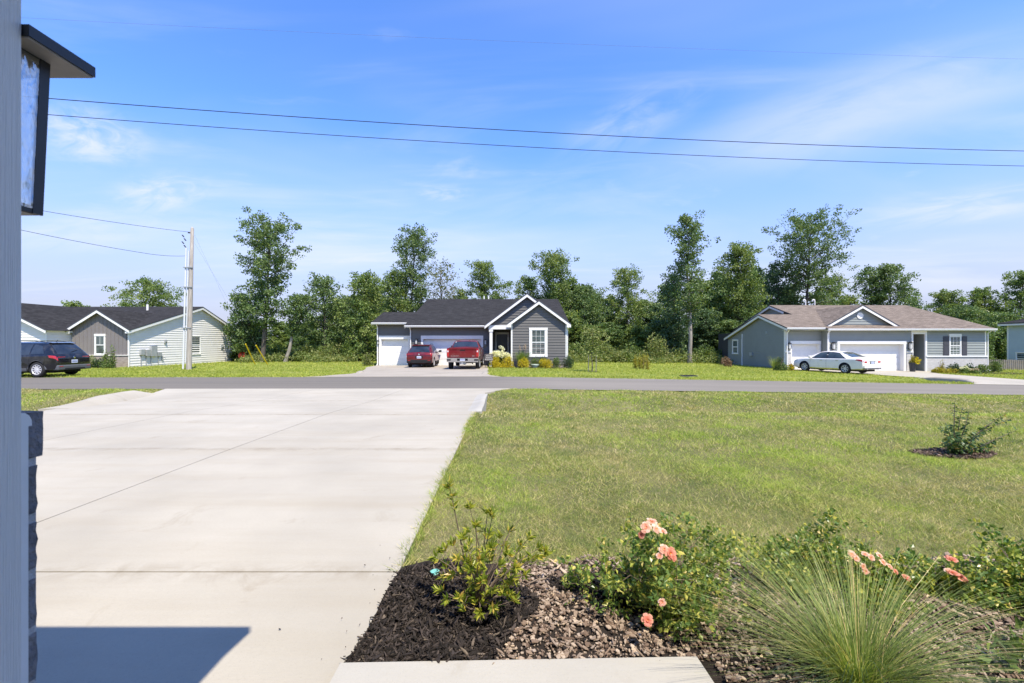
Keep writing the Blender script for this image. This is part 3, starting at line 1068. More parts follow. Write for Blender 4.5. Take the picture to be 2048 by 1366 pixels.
def clap_wall(parent, mat, Mf, a0, a1, z0, top, openings=(), lap=.2, proud=.034, name='wall', label=None):
    """Lapped siding as real courses, cut round its openings (u0, u1, z0, z1) and under a gable outline."""
    zt = max(t for _, t in top)
    zs = {z0, zt}
    k = 0
    while z0 + k * lap < zt:
        zs.add(z0 + k * lap)
        k += 1
    for (u0, u1, b0, b1) in openings:
        zs.add(max(z0, b0))
        zs.add(b1)
    for _, t in top:
        if t > z0:
            zs.add(t)
    zs = sorted(z for z in zs if z0 - 1e-6 <= z <= zt + 1e-6)
    mb = MB()
    for za, zb in zip(zs[:-1], zs[1:]):
        if zb - za < 1e-4:
            continue
        A, B = outline_lr(top, za + 1e-5, a0, a1), outline_lr(top, zb - 1e-5, a0, a1)
        if A is None:
            continue
        if B is None:
            mid = top[max(range(len(top)), key=lambda i: top[i][1])][0]
            B = (mid, mid)
        kc = math.floor((za - z0 + 1e-4) / lap)
        oa = proud * (1 - ((za - z0) / lap - kc)) + .002
        ob = proud * (1 - min(1, (zb - z0) / lap - kc)) + .002
        cuts = sorted((u0, u1) for (u0, u1, b0, b1) in openings if b0 < zb - 1e-4 and b1 > za + 1e-4)
        segs, s0 = [], None
        for (u0, u1) in cuts:
            segs.append((s0, u0))
            s0 = u1
        segs.append((s0, None))
        for (p, q) in segs:
            pa, pb = (A[0], B[0]) if p is None else (max(p, A[0]), max(p, B[0]))
            qa, qb = (A[1], B[1]) if q is None else (min(q, A[1]), min(q, B[1]))
            if qa - pa < 1e-3:
                continue
            mb.quad(Mf(pa, oa, za), Mf(qa, oa, za), Mf(max(qb, pb), ob, zb), Mf(pb, ob, zb))
            if abs((za - z0) / lap - round((za - z0) / lap)) < 1e-3:
                mb.quad(Mf(pa, 0, za), Mf(qa, 0, za), Mf(qa, oa, za), Mf(pa, oa, za))
    o = mb.build(name, mat, parent)
    if label:
        o['label'] = label
    return o


def flat_wall(parent, mat, Mf, a0, a1, z0, top, th=.1, name='wall', openings=()):
    mb = MB()
    if not openings:
        poly = [Mf(a0, 0, z0)] + [Mf(a1, 0, z0)] + [Mf(u, 0, t) for u, t in reversed(top)]
        back = Vector(Mf(0, -th, 0)) - Vector(Mf(0, 0, 0))
        mb.prism(poly, back)
    return mb.build(name, mat, parent)


ROOF_T = .09


def roof_plane(mb, poly, uvs, th=ROOF_T):
    """Roof slab: top polygon with shingle UVs in metres, white underside."""
    n = len(poly)
    P = [Vector(p) for p in poly]
    nrm = Vector((0, 0, 0))
    for i in range(n):
        nrm += (P[i] - P[0]).cross(P[(i + 1) % n] - P[0])
    nrm.normalize()
    if nrm.z < 0:
        nrm = -nrm
    t = Vector((0, 0, 1)).cross(nrm)
    t = t.normalized() if t.length > 1e-6 else Vector((1, 0, 0))
    s = nrm.cross(t)
    b = len(mb.v)
    mb.prism([tuple(p) for p in P], (0, 0, -th), 0, 1)
    mb.m[-n - 1] = 2
    for i in range(n):
        uvs[b + i] = (P[i].dot(t), P[i].dot(s))
        uvs[b + n + i] = (P[i].dot(t), P[i].dot(s))


def roof(parent, mat, polys, name='roof', edge=None):
    mb, uvs = MB(), {}
    for p in polys:
        roof_plane(mb, p, uvs)
    o = mb.build(name, [mat, edge or M['shutter'], M['soffit']], parent)
    me = o.data
    ul = me.uv_layers.new(name='UVMap')
    for lp in me.loops:
        ul.data[lp.index].uv = uvs.get(lp.vertex_index, (0, 0))
    return o


def fascia_run(parent, p, q, drop=.17, th=.03, out=(0, -1), name='fascia', below=.012):
    """White board under a roof edge from p to q, its face turned to out."""
    mb = MB()
    o = Vector((out[0], out[1], 0))
    a, b = Vector(p), Vector(q)
    z = Vector((0, 0, -ROOF_T + below))
    poly = [a + z, b + z, b + z + Vector((0, 0, -drop)), a + z + Vector((0, 0, -drop))]
    mb.prism([tuple(v - o * .012) for v in poly], tuple(-o * th))
    return mb.build(name, M['white'], parent)


def gutter(parent, x0, x1, y, z, name='gutter'):
    mb = MB()
    prof = [(0, 0), (-.11, 0), (-.125, -.03), (-.085, -.125), (0, -.125)]
    mb.prism([(x0, y + a, z + b) for a, b in prof], (x1 - x0, 0, 0))
    return mb.build(name, M['white'], parent)


def downspout(parent, x, y, z1, z0, kick=.22, name='downspout', side=0):
    mb = MB()
    if side:
        mb.tube([(x + side * .0, y - .34, z1 + .02), (x, y - .30, z1 - .06), (x, y - .07, z1 - .26), (x, y - .06, z0 + .15), (x, y - .06 - kick, z0 + .03)], .045, 6)
    else:
        mb.tube([(x, y - .34, z1 + .02), (x, y - .30, z1 - .06), (x, y - .07, z1 - .26), (x, y - .06, z0 + .15), (x, y - .06 - kick, z0 + .03)], .045, 6)
    return mb.build(name, M['white'], parent)


def corner_board(parent, Mf, u, z0, z1, w=.09, name='corner_board'):
    mb = MB()
    mb.box(u - w / 2, u + w / 2, -.02, .035, z0, z1, Mf)
    return mb.build(name, M['white'], parent)


def window(parent, Mf, u0, u1, z0, z1, cols=3, rows=2, cw=.10, head=None, sill=None, grid_lower=True):
    """Double-hung window: casing, two sashes, a pane each, muntins."""
    head = cw if head is None else head
    mb = MB()
    mb.box(u0 - cw, u0, 0, .065, z0, z1, Mf)
    mb.box(u1, u1 + cw, 0, .065, z0, z1, Mf)
    mb.box(u0 - cw - .015, u1 + cw + .015, 0, .075, z1, z1 + head, Mf)
    mb.box(u0 - cw - .01, u1 + cw + .01, 0, .085, z0 - (sill or cw), z0, Mf)
    w = mb.build('window', M['white'], parent)
    zm = (z0 + z1) / 2
    for (a, b, o, gr) in ((z0, zm, .020, grid_lower), (zm, z1, .030, True)):
        s = MB()
        f = .04
        s.box(u0, u0 + f, o, o + .022, a, b, Mf)
        s.box(u1 - f, u1, o, o + .022, a, b, Mf)
        s.box(u0 + f, u1 - f, o, o + .022, a, a + f, Mf)
        s.box(u0 + f, u1 - f, o, o + .022, b - f, b, Mf)
        if gr:
            for i in range(1, cols):
                x = u0 + (u1 - u0) * i / cols
                s.box(x - .008, x + .008, o + .004, o + .012, a + f, b - f, Mf)
            for j in range(1, rows):
                z = a + (b - a) * j / rows
                s.box(u0 + f, u1 - f, o + .0045, o + .0115, z - .008, z + .008, Mf)
        s.build('sash', M['white'], w)
        p = MB()
        p.box(u0 + f - .004, u1 - f + .004, o - .006, o + .002, a + f - .004, b - f + .004, Mf)
        p.build('pane', M['pane'], w)
    return w


def garage_door(parent, Mf, u0, u1, z0, z1, depth=.22, tw=.17, head=.26):
    """Recessed sectional door: white trim, jambs, four panels."""
    mb = MB()
    mb.box(u0 - tw, u0, -.02, .04, z0, z1, Mf)
    mb.box(u1, u1 + tw, -.02, .04, z0, z1, Mf)
    mb.box(u0 - tw - .01, u1 + tw + .01, -.02, .05, z1, z1 + head, Mf)
    mb.box(u0 - .05, u0 + .012, -depth - .06, -.02, z0, z1, Mf)
    mb.box(u1 - .012, u1 + .05, -depth - .06, -.02, z0, z1, Mf)
    mb.box(u0 + .012, u1 - .012, -depth - .06, -.02, z1 - .012, z1 + .05, Mf)
    mb.build('garage_trim', M['white'], parent)
    d = MB()
    d.box(u0, u1, -depth - .08, -depth - .05, z0, z1 - .01, Mf)
    door = d.build('garage_door', M['cream_trim'], parent)
    h = (z1 - z0 - .02) / 4
    n = max(2, round((u1 - u0) / .62))
    for k in range(4):
        p = MB()
        a, b = z0 + k * h + .006, z0 + (k + 1) * h - .006
        p.box(u0 + .014, u1 - .014, -depth - .05, -depth, a, b, Mf)
        for i in range(n):
            w = (u1 - u0 - .1) / n
            x = u0 + .05 + i * w
            p.box(x + .05, x + w - .05, -depth - .002, -depth + .008, a + .09, b - .09, Mf)
        p.build('panel', M['white'], door)
    return door


def coach_lamp(parent, Mf, u, z, s=1.0):
    """Black coach lantern on a white block beside a door."""
    mb = MB()
    mb.box(u - .06 * s, u + .06 * s, .02, .05, z - .22 * s, z + .12 * s, Mf)
    mb.box(u - .015, u + .015, .05, .14, z + .16 * s, z + .19 * s, Mf)
    mb.box(u - .10 * s, u + .10 * s, .05, .25, z + .12 * s, z + .155 * s, Mf)
    mb.box(u - .06 * s, u + .06 * s, .09, .21, z + .155 * s, z + .20 * s, Mf)
    for a in (-.075, .065):
        for b in (.065, .215):
            mb.box(u + a * s, u + (a + .012) * s, b, b + .012, z - .2 * s, z + .12 * s, Mf)
    mb.box(u - .08 * s, u + .08 * s, .06, .235, z - .225 * s, z - .2 * s, Mf)
    l = mb.build('wall_lamp', M['black'], parent)
    g = MB()
    g.box(u - .06 * s, u + .06 * s, .085, .205, z - .195 * s, z + .115 * s, Mf)
    g.build('lamp_glass', M['far_glass'], l)
    return l


def hook_vent(parent, x, y, z, h=.45):
    mb = MB()
    mb.tube([(x, y, z - .3), (x, y, z + h - .1), (x - .04, y, z + h), (x - .13, y, z + h + .03), (x - .20, y, z + h - .03), (x - .21, y, z + h - .14)], .055, 7)
    return mb.build('vent_pipe', M['white'], parent, True, 60)


# ---- the dark grey house in the middle
gh = thing('grey_house', (-3.3, 40, -1.95), 'dark grey clapboard bungalow with charcoal roof and two white front gables', 'house')
zb = -1.94
P = gh
wing, main, mid, front = plane_x(36.25), plane_x(35.45), plane_x(34.75), plane_x(33.0)
clap_wall(P, M['siding_grey'], wing, -10.75, -7.94, zb, [(-10.75, 1.42), (-7.94, 1.42)], [(-10.48, -8.22, zb, .20)])
clap_wall(P, M['siding_grey'], main, -7.94, -1.75, zb, [(-7.94, 1.16), (-1.75, 1.16)], [(-6.96, -2.37, zb, .21)])
clap_wall(P, M['siding_grey'], mid, -2.0, 4.2, 1.0, [(-2.0, 1.24), (1.14, 3.56), (4.2, 1.24)])
clap_wall(P, M['siding_grey'], front, -.07, 3.95, zb + .28, [(-.07, 1.42), (1.94, 2.90), (3.95, 1.42)])
flat_wall(P, M['brown_brick'], front, -.07, 3.95, zb - .15, [(-.07, zb + .28), (3.95, zb + .28)], .1, 'foundation')
clap_wall(P, M['siding_grey'], plane_y(3.95, 1), 33.0, 50, zb, [(33.0, 1.25), (41, 2.6), (50, 1.25)])
clap_wall(P, M['siding_grey'], plane_y(-.07, -1), 33.0, 36.9, zb, [(33.0, 1.25), (36.9, 1.25)])
clap_wall(P, M['siding_grey'], plane_y(-1.75, 1), 34.9, 36.9, zb, [(34.9, 1.0), (36.9, 1.0)])
clap_wall(P, M['siding_grey'], plane_y(-10.75, -1), 36.25, 43, zb, [(36.25, 1.3), (39.1, 2.3), (43, 1.2)])
clap_wall(P, M['siding_grey'], plane_y(-7.94, -1), 35.45, 54, zb, [(35.45, 1.2), (44.5, 3.95), (54, 1.2)])
clap_wall(P, M['siding_grey'], plane_x(36.9), -1.75, -.07, zb, [(-1.75, 1.0), (-.07, 1.0)], [(-1.24, -.36, zb, .55)])
mb = MB()
mb.box(-1.75, -.07, 34.85, 36.9, .96, 1.0)
mb.build('porch_ceiling', M['soffit'], P)
mb = MB()
mb.box(-1.75, -.07, 34.9, 36.9, zb - .2, zb + .12)
mb.build('porch_floor', M['concrete_old'], P)
mb = MB()
mb.box(-10.7, 3.9, 37.2, 50, zb, 1.0)
mb.box(.1, 3.8, 33.2, 37.3, zb, 1.1)
mb.build('interior', M['shutter'], P)
s = .302


def mz(y):
    return 1.25 + (y - 34.9) * s


roof(P, M['roof_dark'], [
    [(-8.25, 34.9, 1.25), (4.5, 34.9, 1.25), (4.5, 44.5, mz(44.5)), (-8.25, 44.5, mz(44.5))],
    [(4.5, 54.1, 1.25), (-8.25, 54.1, 1.25), (-8.25, 44.5, mz(44.5)), (4.5, 44.5, mz(44.5))],
    [(-11.05, 35.75, mz(35.75)), (-8.25, 35.75, mz(35.75)), (-8.25, 39.15, mz(39.15)), (-11.05, 39.15, mz(39.15))],
    [(-8.25, 43.4, 1.25), (-11.05, 43.4, 1.25), (-11.05, 39.15, mz(39.15)), (-8.25, 39.15, mz(39.15))]])
ga = .73
roof(P, M['roof_dark'], [
    [(-.36, 32.68, 1.30), (1.94, 32.68, 2.98), (1.94, 41, 2.98), (-.36, 35.5, 1.30)],
    [(1.94, 32.68, 2.98), (4.24, 32.68, 1.30), (4.24, 41, 1.30), (1.94, 41, 2.98)]], 'gable_roof')
roof(P, M['roof_dark'], [
    [(-2.08, 34.4, 1.26), (1.14, 34.4, 3.675), (1.14, 43.2, 3.675), (-2.08, 35.6, 1.26)],
    [(1.14, 34.4, 3.675), (4.3, 34.4, 1.305), (4.3, 36, 1.305), (1.14, 43.2, 3.675)]], 'gable_roof')
for (a, b, o) in (((-.36, 32.68, 1.30), (1.94, 32.68, 2.98), (0, -1)), ((1.94, 32.68, 2.98), (4.24, 32.68, 1.30), (0, -1)),
                  ((-2.08, 34.4, 1.26), (1.14, 34.4, 3.675), (0, -1)), ((1.14, 34.4, 3.675), (4.3, 34.4, 1.305), (0, -1)),
                  ((-8.25, 34.9, 1.25), (-8.25, 44.5, mz(44.5)), (-1, 0)), ((-11.05, 35.75, mz(35.75)), (-11.05, 39.15, mz(39.15)), (-1, 0)),
                  ((4.5, 36, mz(36)), (4.5, 44.5, mz(44.5)), (1, 0))):
    fascia_run(P, a, b, out=o, drop=.22 if o[1] else .17)
gutter(P, -8.25, -2.1, 34.93, 1.22)
gutter(P, -11.05, -8.27, 35.78, mz(35.75) - .03)
for bx in ((-8.2, -2.1, 34.95, 35.44, 1.085, 1.105), (-11.0, -7.96, 35.8, 36.24, 1.345, 1.365)):
    mb = MB()
    mb.box(*bx)
    mb.build('soffit', M['white'], P)
for x in (-.36, 4.24):
    mb = MB()
    mb.prism([(x - .02, 32.70, 1.02), (x + .3 * (1 if x < 0 else -1), 32.70, 1.02), (x + .3 * (1 if x < 0 else -1), 32.70, 1.24), (x - .02, 32.70, 1.20)], (0, .28, 0))
    mb.build('soffit', M['white'], P)
downspout(P, -10.68, 36.2, 1.36, zb)
downspout(P, -7.88, 35.42, 1.12, zb)
corner_board(P, front, -.02, zb + .2, 1.36, .11)
corner_board(P, front, 3.92, zb + .2, 1.36, .08)
downspout(P, 4.02, 33.1, 1.15, zb)
garage_door(P, wing, -10.42, -8.28, zb, .18, tw=.17, head=.28)
garage_door(P, main, -6.93, -2.40, zb, .19, tw=.15, head=.27)
mb = MB()
mb.box(-1.78, -.05, 34.62, 34.88, .93, 1.235)
mb.build('porch_beam', M['white'], P)
mb = MB()
mb.box(-1.71, -1.49, 34.66, 34.86, zb, .78)
mb.box(-1.75, -1.45, 34.63, 34.87, .74, .93)
mb.box(-1.74, -1.46, 34.635, 34.88, zb, zb + .22)
mb.build('porch_column', M['white'], P)
door_f = plane_x(36.88)
mb = MB()
mb.box(-1.36, -1.25, 0, .06, zb + .1, .58, door_f)
mb.box(-.36, -.25, 0, .06, zb + .1, .58, door_f)
mb.box(-1.37, -.24, 0, .065, .58, .74, door_f)
mb.build('door_frame', M['cream_trim'], P)
mb = MB()
mb.box(-1.25, -.36, -.03, .03, zb + .1, .58, door_f)
for (a, b) in ((-1.18, -.85), (-.76, -.43)):
    for (c, e) in ((zb + .25, zb + .95), (zb + 1.1, zb + 1.75), (zb + 1.9, zb + 2.35)):
        mb.box(a, b, .03, .038, c, e, door_f)
dr = mb.build('door', M['door_black'], P)
mb = MB()
mb.lathe([(.0, .03), (.03, .035), (.03, .07), (0, .08)], 10, (-.43, 36.85 - .08, zb + 1.1), 'y')
mb.build('handle', M['chrome'], dr)
window(P, front, 1.42, 2.40, -.95, .83, 3, 2, .17)
coach_lamp(P, main, -7.42, .02)
coach_lamp(P, main, -2.06, -.02)
coach_lamp(P, wing, -10.62, -.05, .8)
for x in (-2.8, -2.35):
    mb = MB()
    mb.tube([(x, 45.5, 3.6), (x, 45.5, 4.55)], .06, 7)
    mb.build('vent_pipe', M['white'], P)

# ---- the blue grey house on the right
bh = thing('blue_grey_house', (28.4, 39, -2.25), 'blue grey clapboard bungalow with brown roof, white brick base and dark shutters', 'house')
P = bh
zb = -2.24
wing, main, face, porch = plane_x(35.0), plane_x(34.4), plane_x(34.95), plane_x(37.2)
clap_wall(P, M['siding_blue'], wing, 21.0, 23.85, zb, [(21.0, .82), (23.85, .82)], [(21.45, 23.66, zb, -.18)])
clap_wall(P, M['siding_blue'], main, 23.85, 30.2, zb, [(23.85, .80), (30.2, .80)], [(24.72, 29.62, zb, -.17)])
clap_wall(P, M['siding_blue'], main, 31.25, 35.8, -1.10, [(31.25, .80), (35.8, .80)])
clap_wall(P, M['siding_blue'], plane_y(23.85, -1), 34.4, 35.0, zb, [(34.4, .8), (35.0, .8)])
clap_wall(P, M['siding_blue'], plane_y(21.0, -1), 35.0, 44.2, zb, [(35.0, .95), (38.3, 2.02), (44.2, .15)], label='blue grey gable end wall in shade')
clap_wall(P, M['siding_blue'], plane_y(23.9, -1), 36, 48, .9, [(36, 1.3), (41.8, 3.1), (48, 1.2)])
clap_wall(P, M['siding_blue'], plane_y(35.8, 1), 34.4, 48, zb, [(34.4, .9), (41.8, 3.1), (48, 1.2)])
clap_wall(P, M['siding_blue'], porch, 30.2, 31.25, zb, [(30.2, .6), (31.25, .6)])
clap_wall(P, M['siding_blue'], plane_y(31.25, -1), 34.4, 37.2, zb, [(34.4, .6), (37.2, .6)])
clap_wall(P, M['siding_blue'], plane_y(30.2, 1), 34.4, 37.2, zb, [(34.4, .6), (37.2, .6)])
clap_wall(P, M['siding_blue'], face, 24.1, 29.3, 1.14, [(24.1, 1.14), (26.7, 2.62), (29.3, 1.14)])
flat_wall(P, M['white_brick'], plane_x(34.34), 31.28, 35.86, zb - .1, [(31.28, -1.16), (35.86, -1.16)], .12, 'brick_base')
flat_wall(P, M['white_brick'], plane_x(34.94), 21.02, 21.42, zb - .1, [(21.02, -.83), (21.42, -.83)], .1, 'brick_base')
flat_wall(P, M['white_brick'], plane_x(34.34), 23.87, 24.55, zb - .1, [(23.87, -.83), (24.55, -.83)], .1, 'brick_base')
flat_wall(P, M['white_brick'], plane_x(34.34), 29.80, 30.22, zb - .1, [(29.80, -.83), (30.22, -.83)], .1, 'brick_base')
for bx in ((31.24, 35.9, 34.28, 34.42, -1.16, -1.08), (20.98, 21.44, 34.88, 35.0, -.83, -.76), (23.84, 24.56, 34.28, 34.42, -.83, -.76), (29.79, 30.26, 34.28, 34.42, -.83, -.76)):
    mb = MB()
    mb.box(*bx)
    mb.build('ledge', M['white'], P)
mb = MB()
mb.box(21.3, 35.6, 37.6, 47, zb, .8)
mb.box(21.3, 30, 36, 37.7, zb, .8)
mb.box(31.4, 35.6, 34.8, 37.7, zb, .8)
mb.build('interior', M['shutter'], P)
mb = MB()
mb.box(30.2, 31.25, 34.5, 37.2, .56, .6)
mb.build('porch_ceiling', M['soffit'], P)
s2 = .302


def rz(y):
    return .98 + (y - 34.0) * s2


roof(P, M['roof_brown'], [
    [(23.6, 34.0, .98), (36.15, 34.0, .98), (36.15, 41.8, rz(41.8)), (23.6, 41.8, rz(41.8))],
    [(36.15, 48.6, 1.2), (23.6, 48.6, 1.2), (23.6, 41.8, rz(41.8)), (36.15, 41.8, rz(41.8))],
    [(20.7, 34.3, rz(34.3)), (23.6, 34.3, rz(34.3)), (23.6, 38.3, rz(38.3)), (20.7, 38.3, rz(38.3))],
    [(23.6, 44.5, .38), (20.7, 44.5, .38), (20.7, 38.3, rz(38.3)), (23.6, 38.3, rz(38.3))]])
roof(P, M['roof_brown'], [
    [(23.82, 34.62, 1.165), (26.7, 34.62, 2.81), (26.7, 40.2, 2.81), (23.82, 34.75, 1.165)],
    [(26.7, 34.62, 2.81), (29.58, 34.62, 1.165), (29.58, 34.75, 1.165), (26.7, 40.2, 2.81)]], 'gable_roof')
for (a, b, o) in (((23.82, 34.62, 1.165), (26.7, 34.62, 2.81), (0, -1)), ((26.7, 34.62, 2.81), (29.58, 34.62, 1.165), (0, -1)),
                  ((20.7, 34.3, rz(34.3)), (20.7, 38.3, rz(38.3)), (-1, 0)), ((20.7, 38.3, rz(38.3)), (20.7, 44.5, .38), (-1, 0)),
                  ((23.6, 39.6, rz(39.6)), (23.6, 41.8, rz(41.8)), (-1, 0)), ((23.6, 41.8, rz(41.8)), (23.6, 45.5, 2.2), (-1, 0)),
                  ((36.15, 34.0, .98), (36.15, 41.8, rz(41.8)), (1, 0))):
    fascia_run(P, a, b, out=o, drop=.19)
mb = MB()
mb.box(24.2, 29.2, 34.90, 34.955, 1.155, 1.215)
mb.build('gable_trim', M['white'], P)
gutter(P, 23.6, 36.2, 34.03, .95)
gutter(P, 20.7, 23.58, 34.33, rz(34.3) - .03)
mb = MB()
mb.box(23.62, 36.1, 34.05, 34.39, .80, .82)
mb.box(20.75, 23.84, 34.36, 34.99, .86, .88)
mb.box(30.2, 31.25, 34.36, 34.44, .56, .80)
mb.box(30.16, 30.28, 34.34, 34.44, zb, .80)
mb.box(31.19, 31.31, 34.33, 34.45, zb, .80)
mb.build('porch_trim', M['white'], P)
for (pl, u) in ((wing, 21.05), (main, 23.92), (main, 35.77)):
    corner_board(P, pl, u, zb if u < 30 else -1.1, .80, .10)
corner_board(P, plane_y(21.0, -1), 35.05, zb, .85, .10)
downspout(P, 21.08, 34.93, .90, zb)
downspout(P, 23.80, 34.36, .86, zb)
downspout(P, 35.95, 34.45, .86, zb)
mb = MB()
mb.tube([(20.93, 41.4, .70), (20.93, 41.4, zb + .1), (20.8, 41.3, zb)], .045, 6)
mb.build('downspout', M['white'], P)
garage_door(P, wing, 21.5, 23.62, zb, -.20, .28, tw=.10, head=.24)
garage_door(P, main, 24.76, 29.58, zb, -.19, .34, tw=.18, head=.22)
window(P, main, 33.07, 33.85, -1.02, .38, 3, 2, .06, .20, .06)
window(P, plane_y(21.0, -1), 42.3, 43.2, -1.1, .1, 1, 1, .09)
for (a, b) in ((32.56, 32.99), (33.93, 34.36)):
    mb = MB()
    mb.box(a, b, .0, .045, -1.06, .40, main)
    for (c, e) in ((-.98, -.40), (-.30, -.05), (.03, .32)):
        mb.box(a + .06, b - .06, .045, .055, c, e, main)
    mb.build('shutter', M['shutter'], P)
mb = MB()
mb.lathe([(0, 0), (.23, 0), (.25, .04), (.20, .05), (.18, .03), (0, .03)], 20, (26.7, 34.93, 1.98), 'y')
for v in range(len(mb.v)):
    x, y, z = mb.v[v]
    mb.v[v] = (x, 2 * 34.93 - y, z)
mb.build('gable_vent', M['white'], P)
coach_lamp(P, wing, 21.26, -.32, 1.15)
coach_lamp(P, main, 24.22, -.30, 1.35)
coach_lamp(P, main, 30.0, -.28, 1.35)
hook_vent(P, 27.15, 42.1, 3.4)
hook_vent(P, 28.0, 42.1, 3.4)
for nm, bx in (('meter_box', (39.6, 40.1, .02, .12, -1.25, -.95)), ('pipe', (38.5, 39.2, .02, .05, -1.0, -.96)), ('wall_vent', (37.4, 37.6, .01, .06, .62, .84))):
    mb = MB()
    mb.box(*bx, plane_y(21.0, -1))
    mb.build(nm, M['grey_metal'], P)

# ---- the white house on the left
wh = thing('white_house', (-36, 42, -2.1), 'white clapboard bungalow with charcoal roof and a taupe front gable', 'house')
P = wh
zb = -2.10
side, gab, gar, rec = plane_y(-29.3, 1), plane_x(34.7), plane_x(33.0), plane_x(37.5)
clap_wall(P, M['siding_white'], side, 34.72, 49.5, -2.28, [(34.72, .78), (42.7, 3.05), (49.5, .62)], label='long white clapboard gable wall')
# taupe board and batten gable over a brick base
gt = [(-33.5, 1.0), (-31.38, 2.32), (-29.27, 1.0)]
flat_wall(P, M['board'], gab, -33.5, -29.27, -1.06, gt, .08)
mb = MB()
x = -33.3
while x < -29.3:
    zt = float(np.interp(x, [-33.5, -31.38, -29.27], [.97, 2.29, .97]))
    if -31.95 < x < -30.8:
        mb.box(x - .02, x + .02, 0, .022, .62, zt, gab)
        mb.box(x - .02, x + .02, 0, .022, -1.05, -1.02, gab)
    else:
        mb.box(x - .02, x + .02, 0, .022, -1.05, zt, gab)
    x += .30
mb.build('batten', M['board'], P)
flat_wall(P, M['brown_brick'], plane_x(34.62), -33.5, -29.24, zb - .2, [(-33.5, -1.06), (-29.24, -1.06)], .2, 'brick_base')
mb = MB()
mb.box(-33.52, -29.2, 34.57, 34.7, -1.075, -1.02)
mb.build('ledge', M['cream_trim'], P)
corner_board(P, gab, -29.22, zb, .82, .10)
corner_board(P, plane_y(-29.3, 1), 34.78, -2.2, .80, .10)
corner_board(P, plane_y(-29.3, 1), 49.42, -2.3, .62, .10)
window(P, gab, -31.72, -31.05, -.95, .42, 2, 1, .07, .16, .06, False)
window(P, side, 41.6, 42.7, -1.15, .48, 1, 1, .06)
# garage block at the far left
clap_wall(P, M['siding_white'], gar, -41.5, -33.75, zb, [(-41.5, .86), (-37.6, 2.75), (-33.75, .86)])
clap_wall(P, M['siding_white'], plane_y(-33.75, 1), 33.0, 37.5, zb, [(33, .86), (37.5, .86)])
clap_wall(P, M['siding_white'], rec, -33.75, -33.0, zb, [(-33.75, .86), (-33.0, .86)])
clap_wall(P, M['siding_white'], plane_y(-33.5, -1), 34.7, 37.5, zb, [(34.7, .86), (37.5, .86)])
corner_board(P, gar, -33.80, zb, .84, .10)
mb = MB()
mb.box(-41.3, -34, 33.3, 48, -2.3, .7)
mb.box(-34.1, -29.5, 37.7, 49.2, -2.3, .6)
mb.box(-33.3, -29.5, 34.9, 37.8, -2.3, .7)
mb.build('interior', M['siding_white'], P)


def lz(y):
    return .88 + (y - 34.4) * .288


roof(P, M['roof_dark'], [
    [(-43, 34.4, .88), (-33.82, 34.4, .88), (-31.38, 39.9, lz(39.9)), (-28.98, 34.4, .88), (-28.98, 42.7, lz(42.7)), (-43, 42.7, lz(42.7))],
    [(-28.98, 49.9, .52), (-43, 49.9, .52), (-43, 42.7, lz(42.7)), (-28.98, 42.7, lz(42.7))]])
roof(P, M['roof_dark'], [
    [(-33.82, 34.36, .94), (-31.38, 34.36, 2.46), (-31.38, 40.2, 2.46), (-33.82, 34.6, .94)],
    [(-31.38, 34.36, 2.46), (-28.95, 34.36, .94), (-28.95, 34.6, .94), (-31.38, 40.2, 2.46)]], 'gable_roof')
roof(P, M['roof_dark'], [
    [(-41.7, 32.6, .90), (-37.6, 32.6, 2.95), (-37.6, 42, 2.95), (-41.7, 42, .90)],
    [(-37.6, 32.6, 2.95), (-33.45, 32.6, .88), (-33.45, 34.6, .88), (-37.6, 42, 2.95)]], 'gable_roof')
for (a, b, o) in (((-33.82, 34.36, .94), (-31.38, 34.36, 2.46), (0, -1)), ((-31.38, 34.36, 2.46), (-28.95, 34.36, .94), (0, -1)),
                  ((-37.6, 32.6, 2.95), (-33.45, 32.6, .88), (0, -1)), ((-41.7, 32.6, .90), (-37.6, 32.6, 2.95), (0, -1)),
                  ((-28.98, 34.4, .88), (-28.98, 42.7, lz(42.7)), (1, 0)), ((-28.98, 42.7, lz(42.7)), (-28.98, 49.9, .52), (1, 0)),
                  ((-33.45, 34.36, .88), (-33.82, 34.36, .88), (0, -1))):
    fascia_run(P, a, b, out=o, drop=.21)
for bx in ((-29.28, -29.02, 34.42, 34.70, .62, .78), (-33.8, -33.5, 34.40, 34.70, .66, .84)):
    mb = MB()
    mb.box(*bx)
    mb.build('soffit', M['white'], P)
mb = MB()
mb.tube([(-33, 41.2, 2.6), (-33, 41.2, 3.35)], .09, 8)
mb.build('vent_pipe', M['white'], P)
for (u0, u1, a, b, o) in ((35.75, 36.15, -1.05, -.62, .16), (36.25, 36.6, -1.15, -.65, .22), (36.75, 37.35, -1.2, -.35, .18), (37.5, 37.9, -1.2, -.9, .14)):
    mb = MB()
    mb.box(u0, u1, .025, .025 + o, a, b, side)
    mb.box(u0 + .1, u0 + .16, .03, .08, -2.1, a, side)
    mb.build('meter_box', M['grey_metal'], P)
for (u, z, k) in ((38.4, .0, 1.0), (45.9, -.5, 1.3)):
    mb = MB()
    mb.box(u - .12 * k, u + .12 * k, .022, .10, z - .16 * k, z + .16 * k, side)
    mb.box(u - .05, u + .05, .10, .18, z - .04, z + .1, side)
    mb.build('wall_vent', M['grey_metal'], P)
mb = MB()
mb.box(38.0, 38.12, .03, .1, -1.55, -1.2, side)
mb.tube([side(38.06, .08, -1.25), side(38.06, .2, -1.3), side(38.2, .22, -1.42)], .02, 5)
mb.build('hose_tap', M['grey_metal'], P)
downspout(P, -33.72, 33.02, .80, zb)

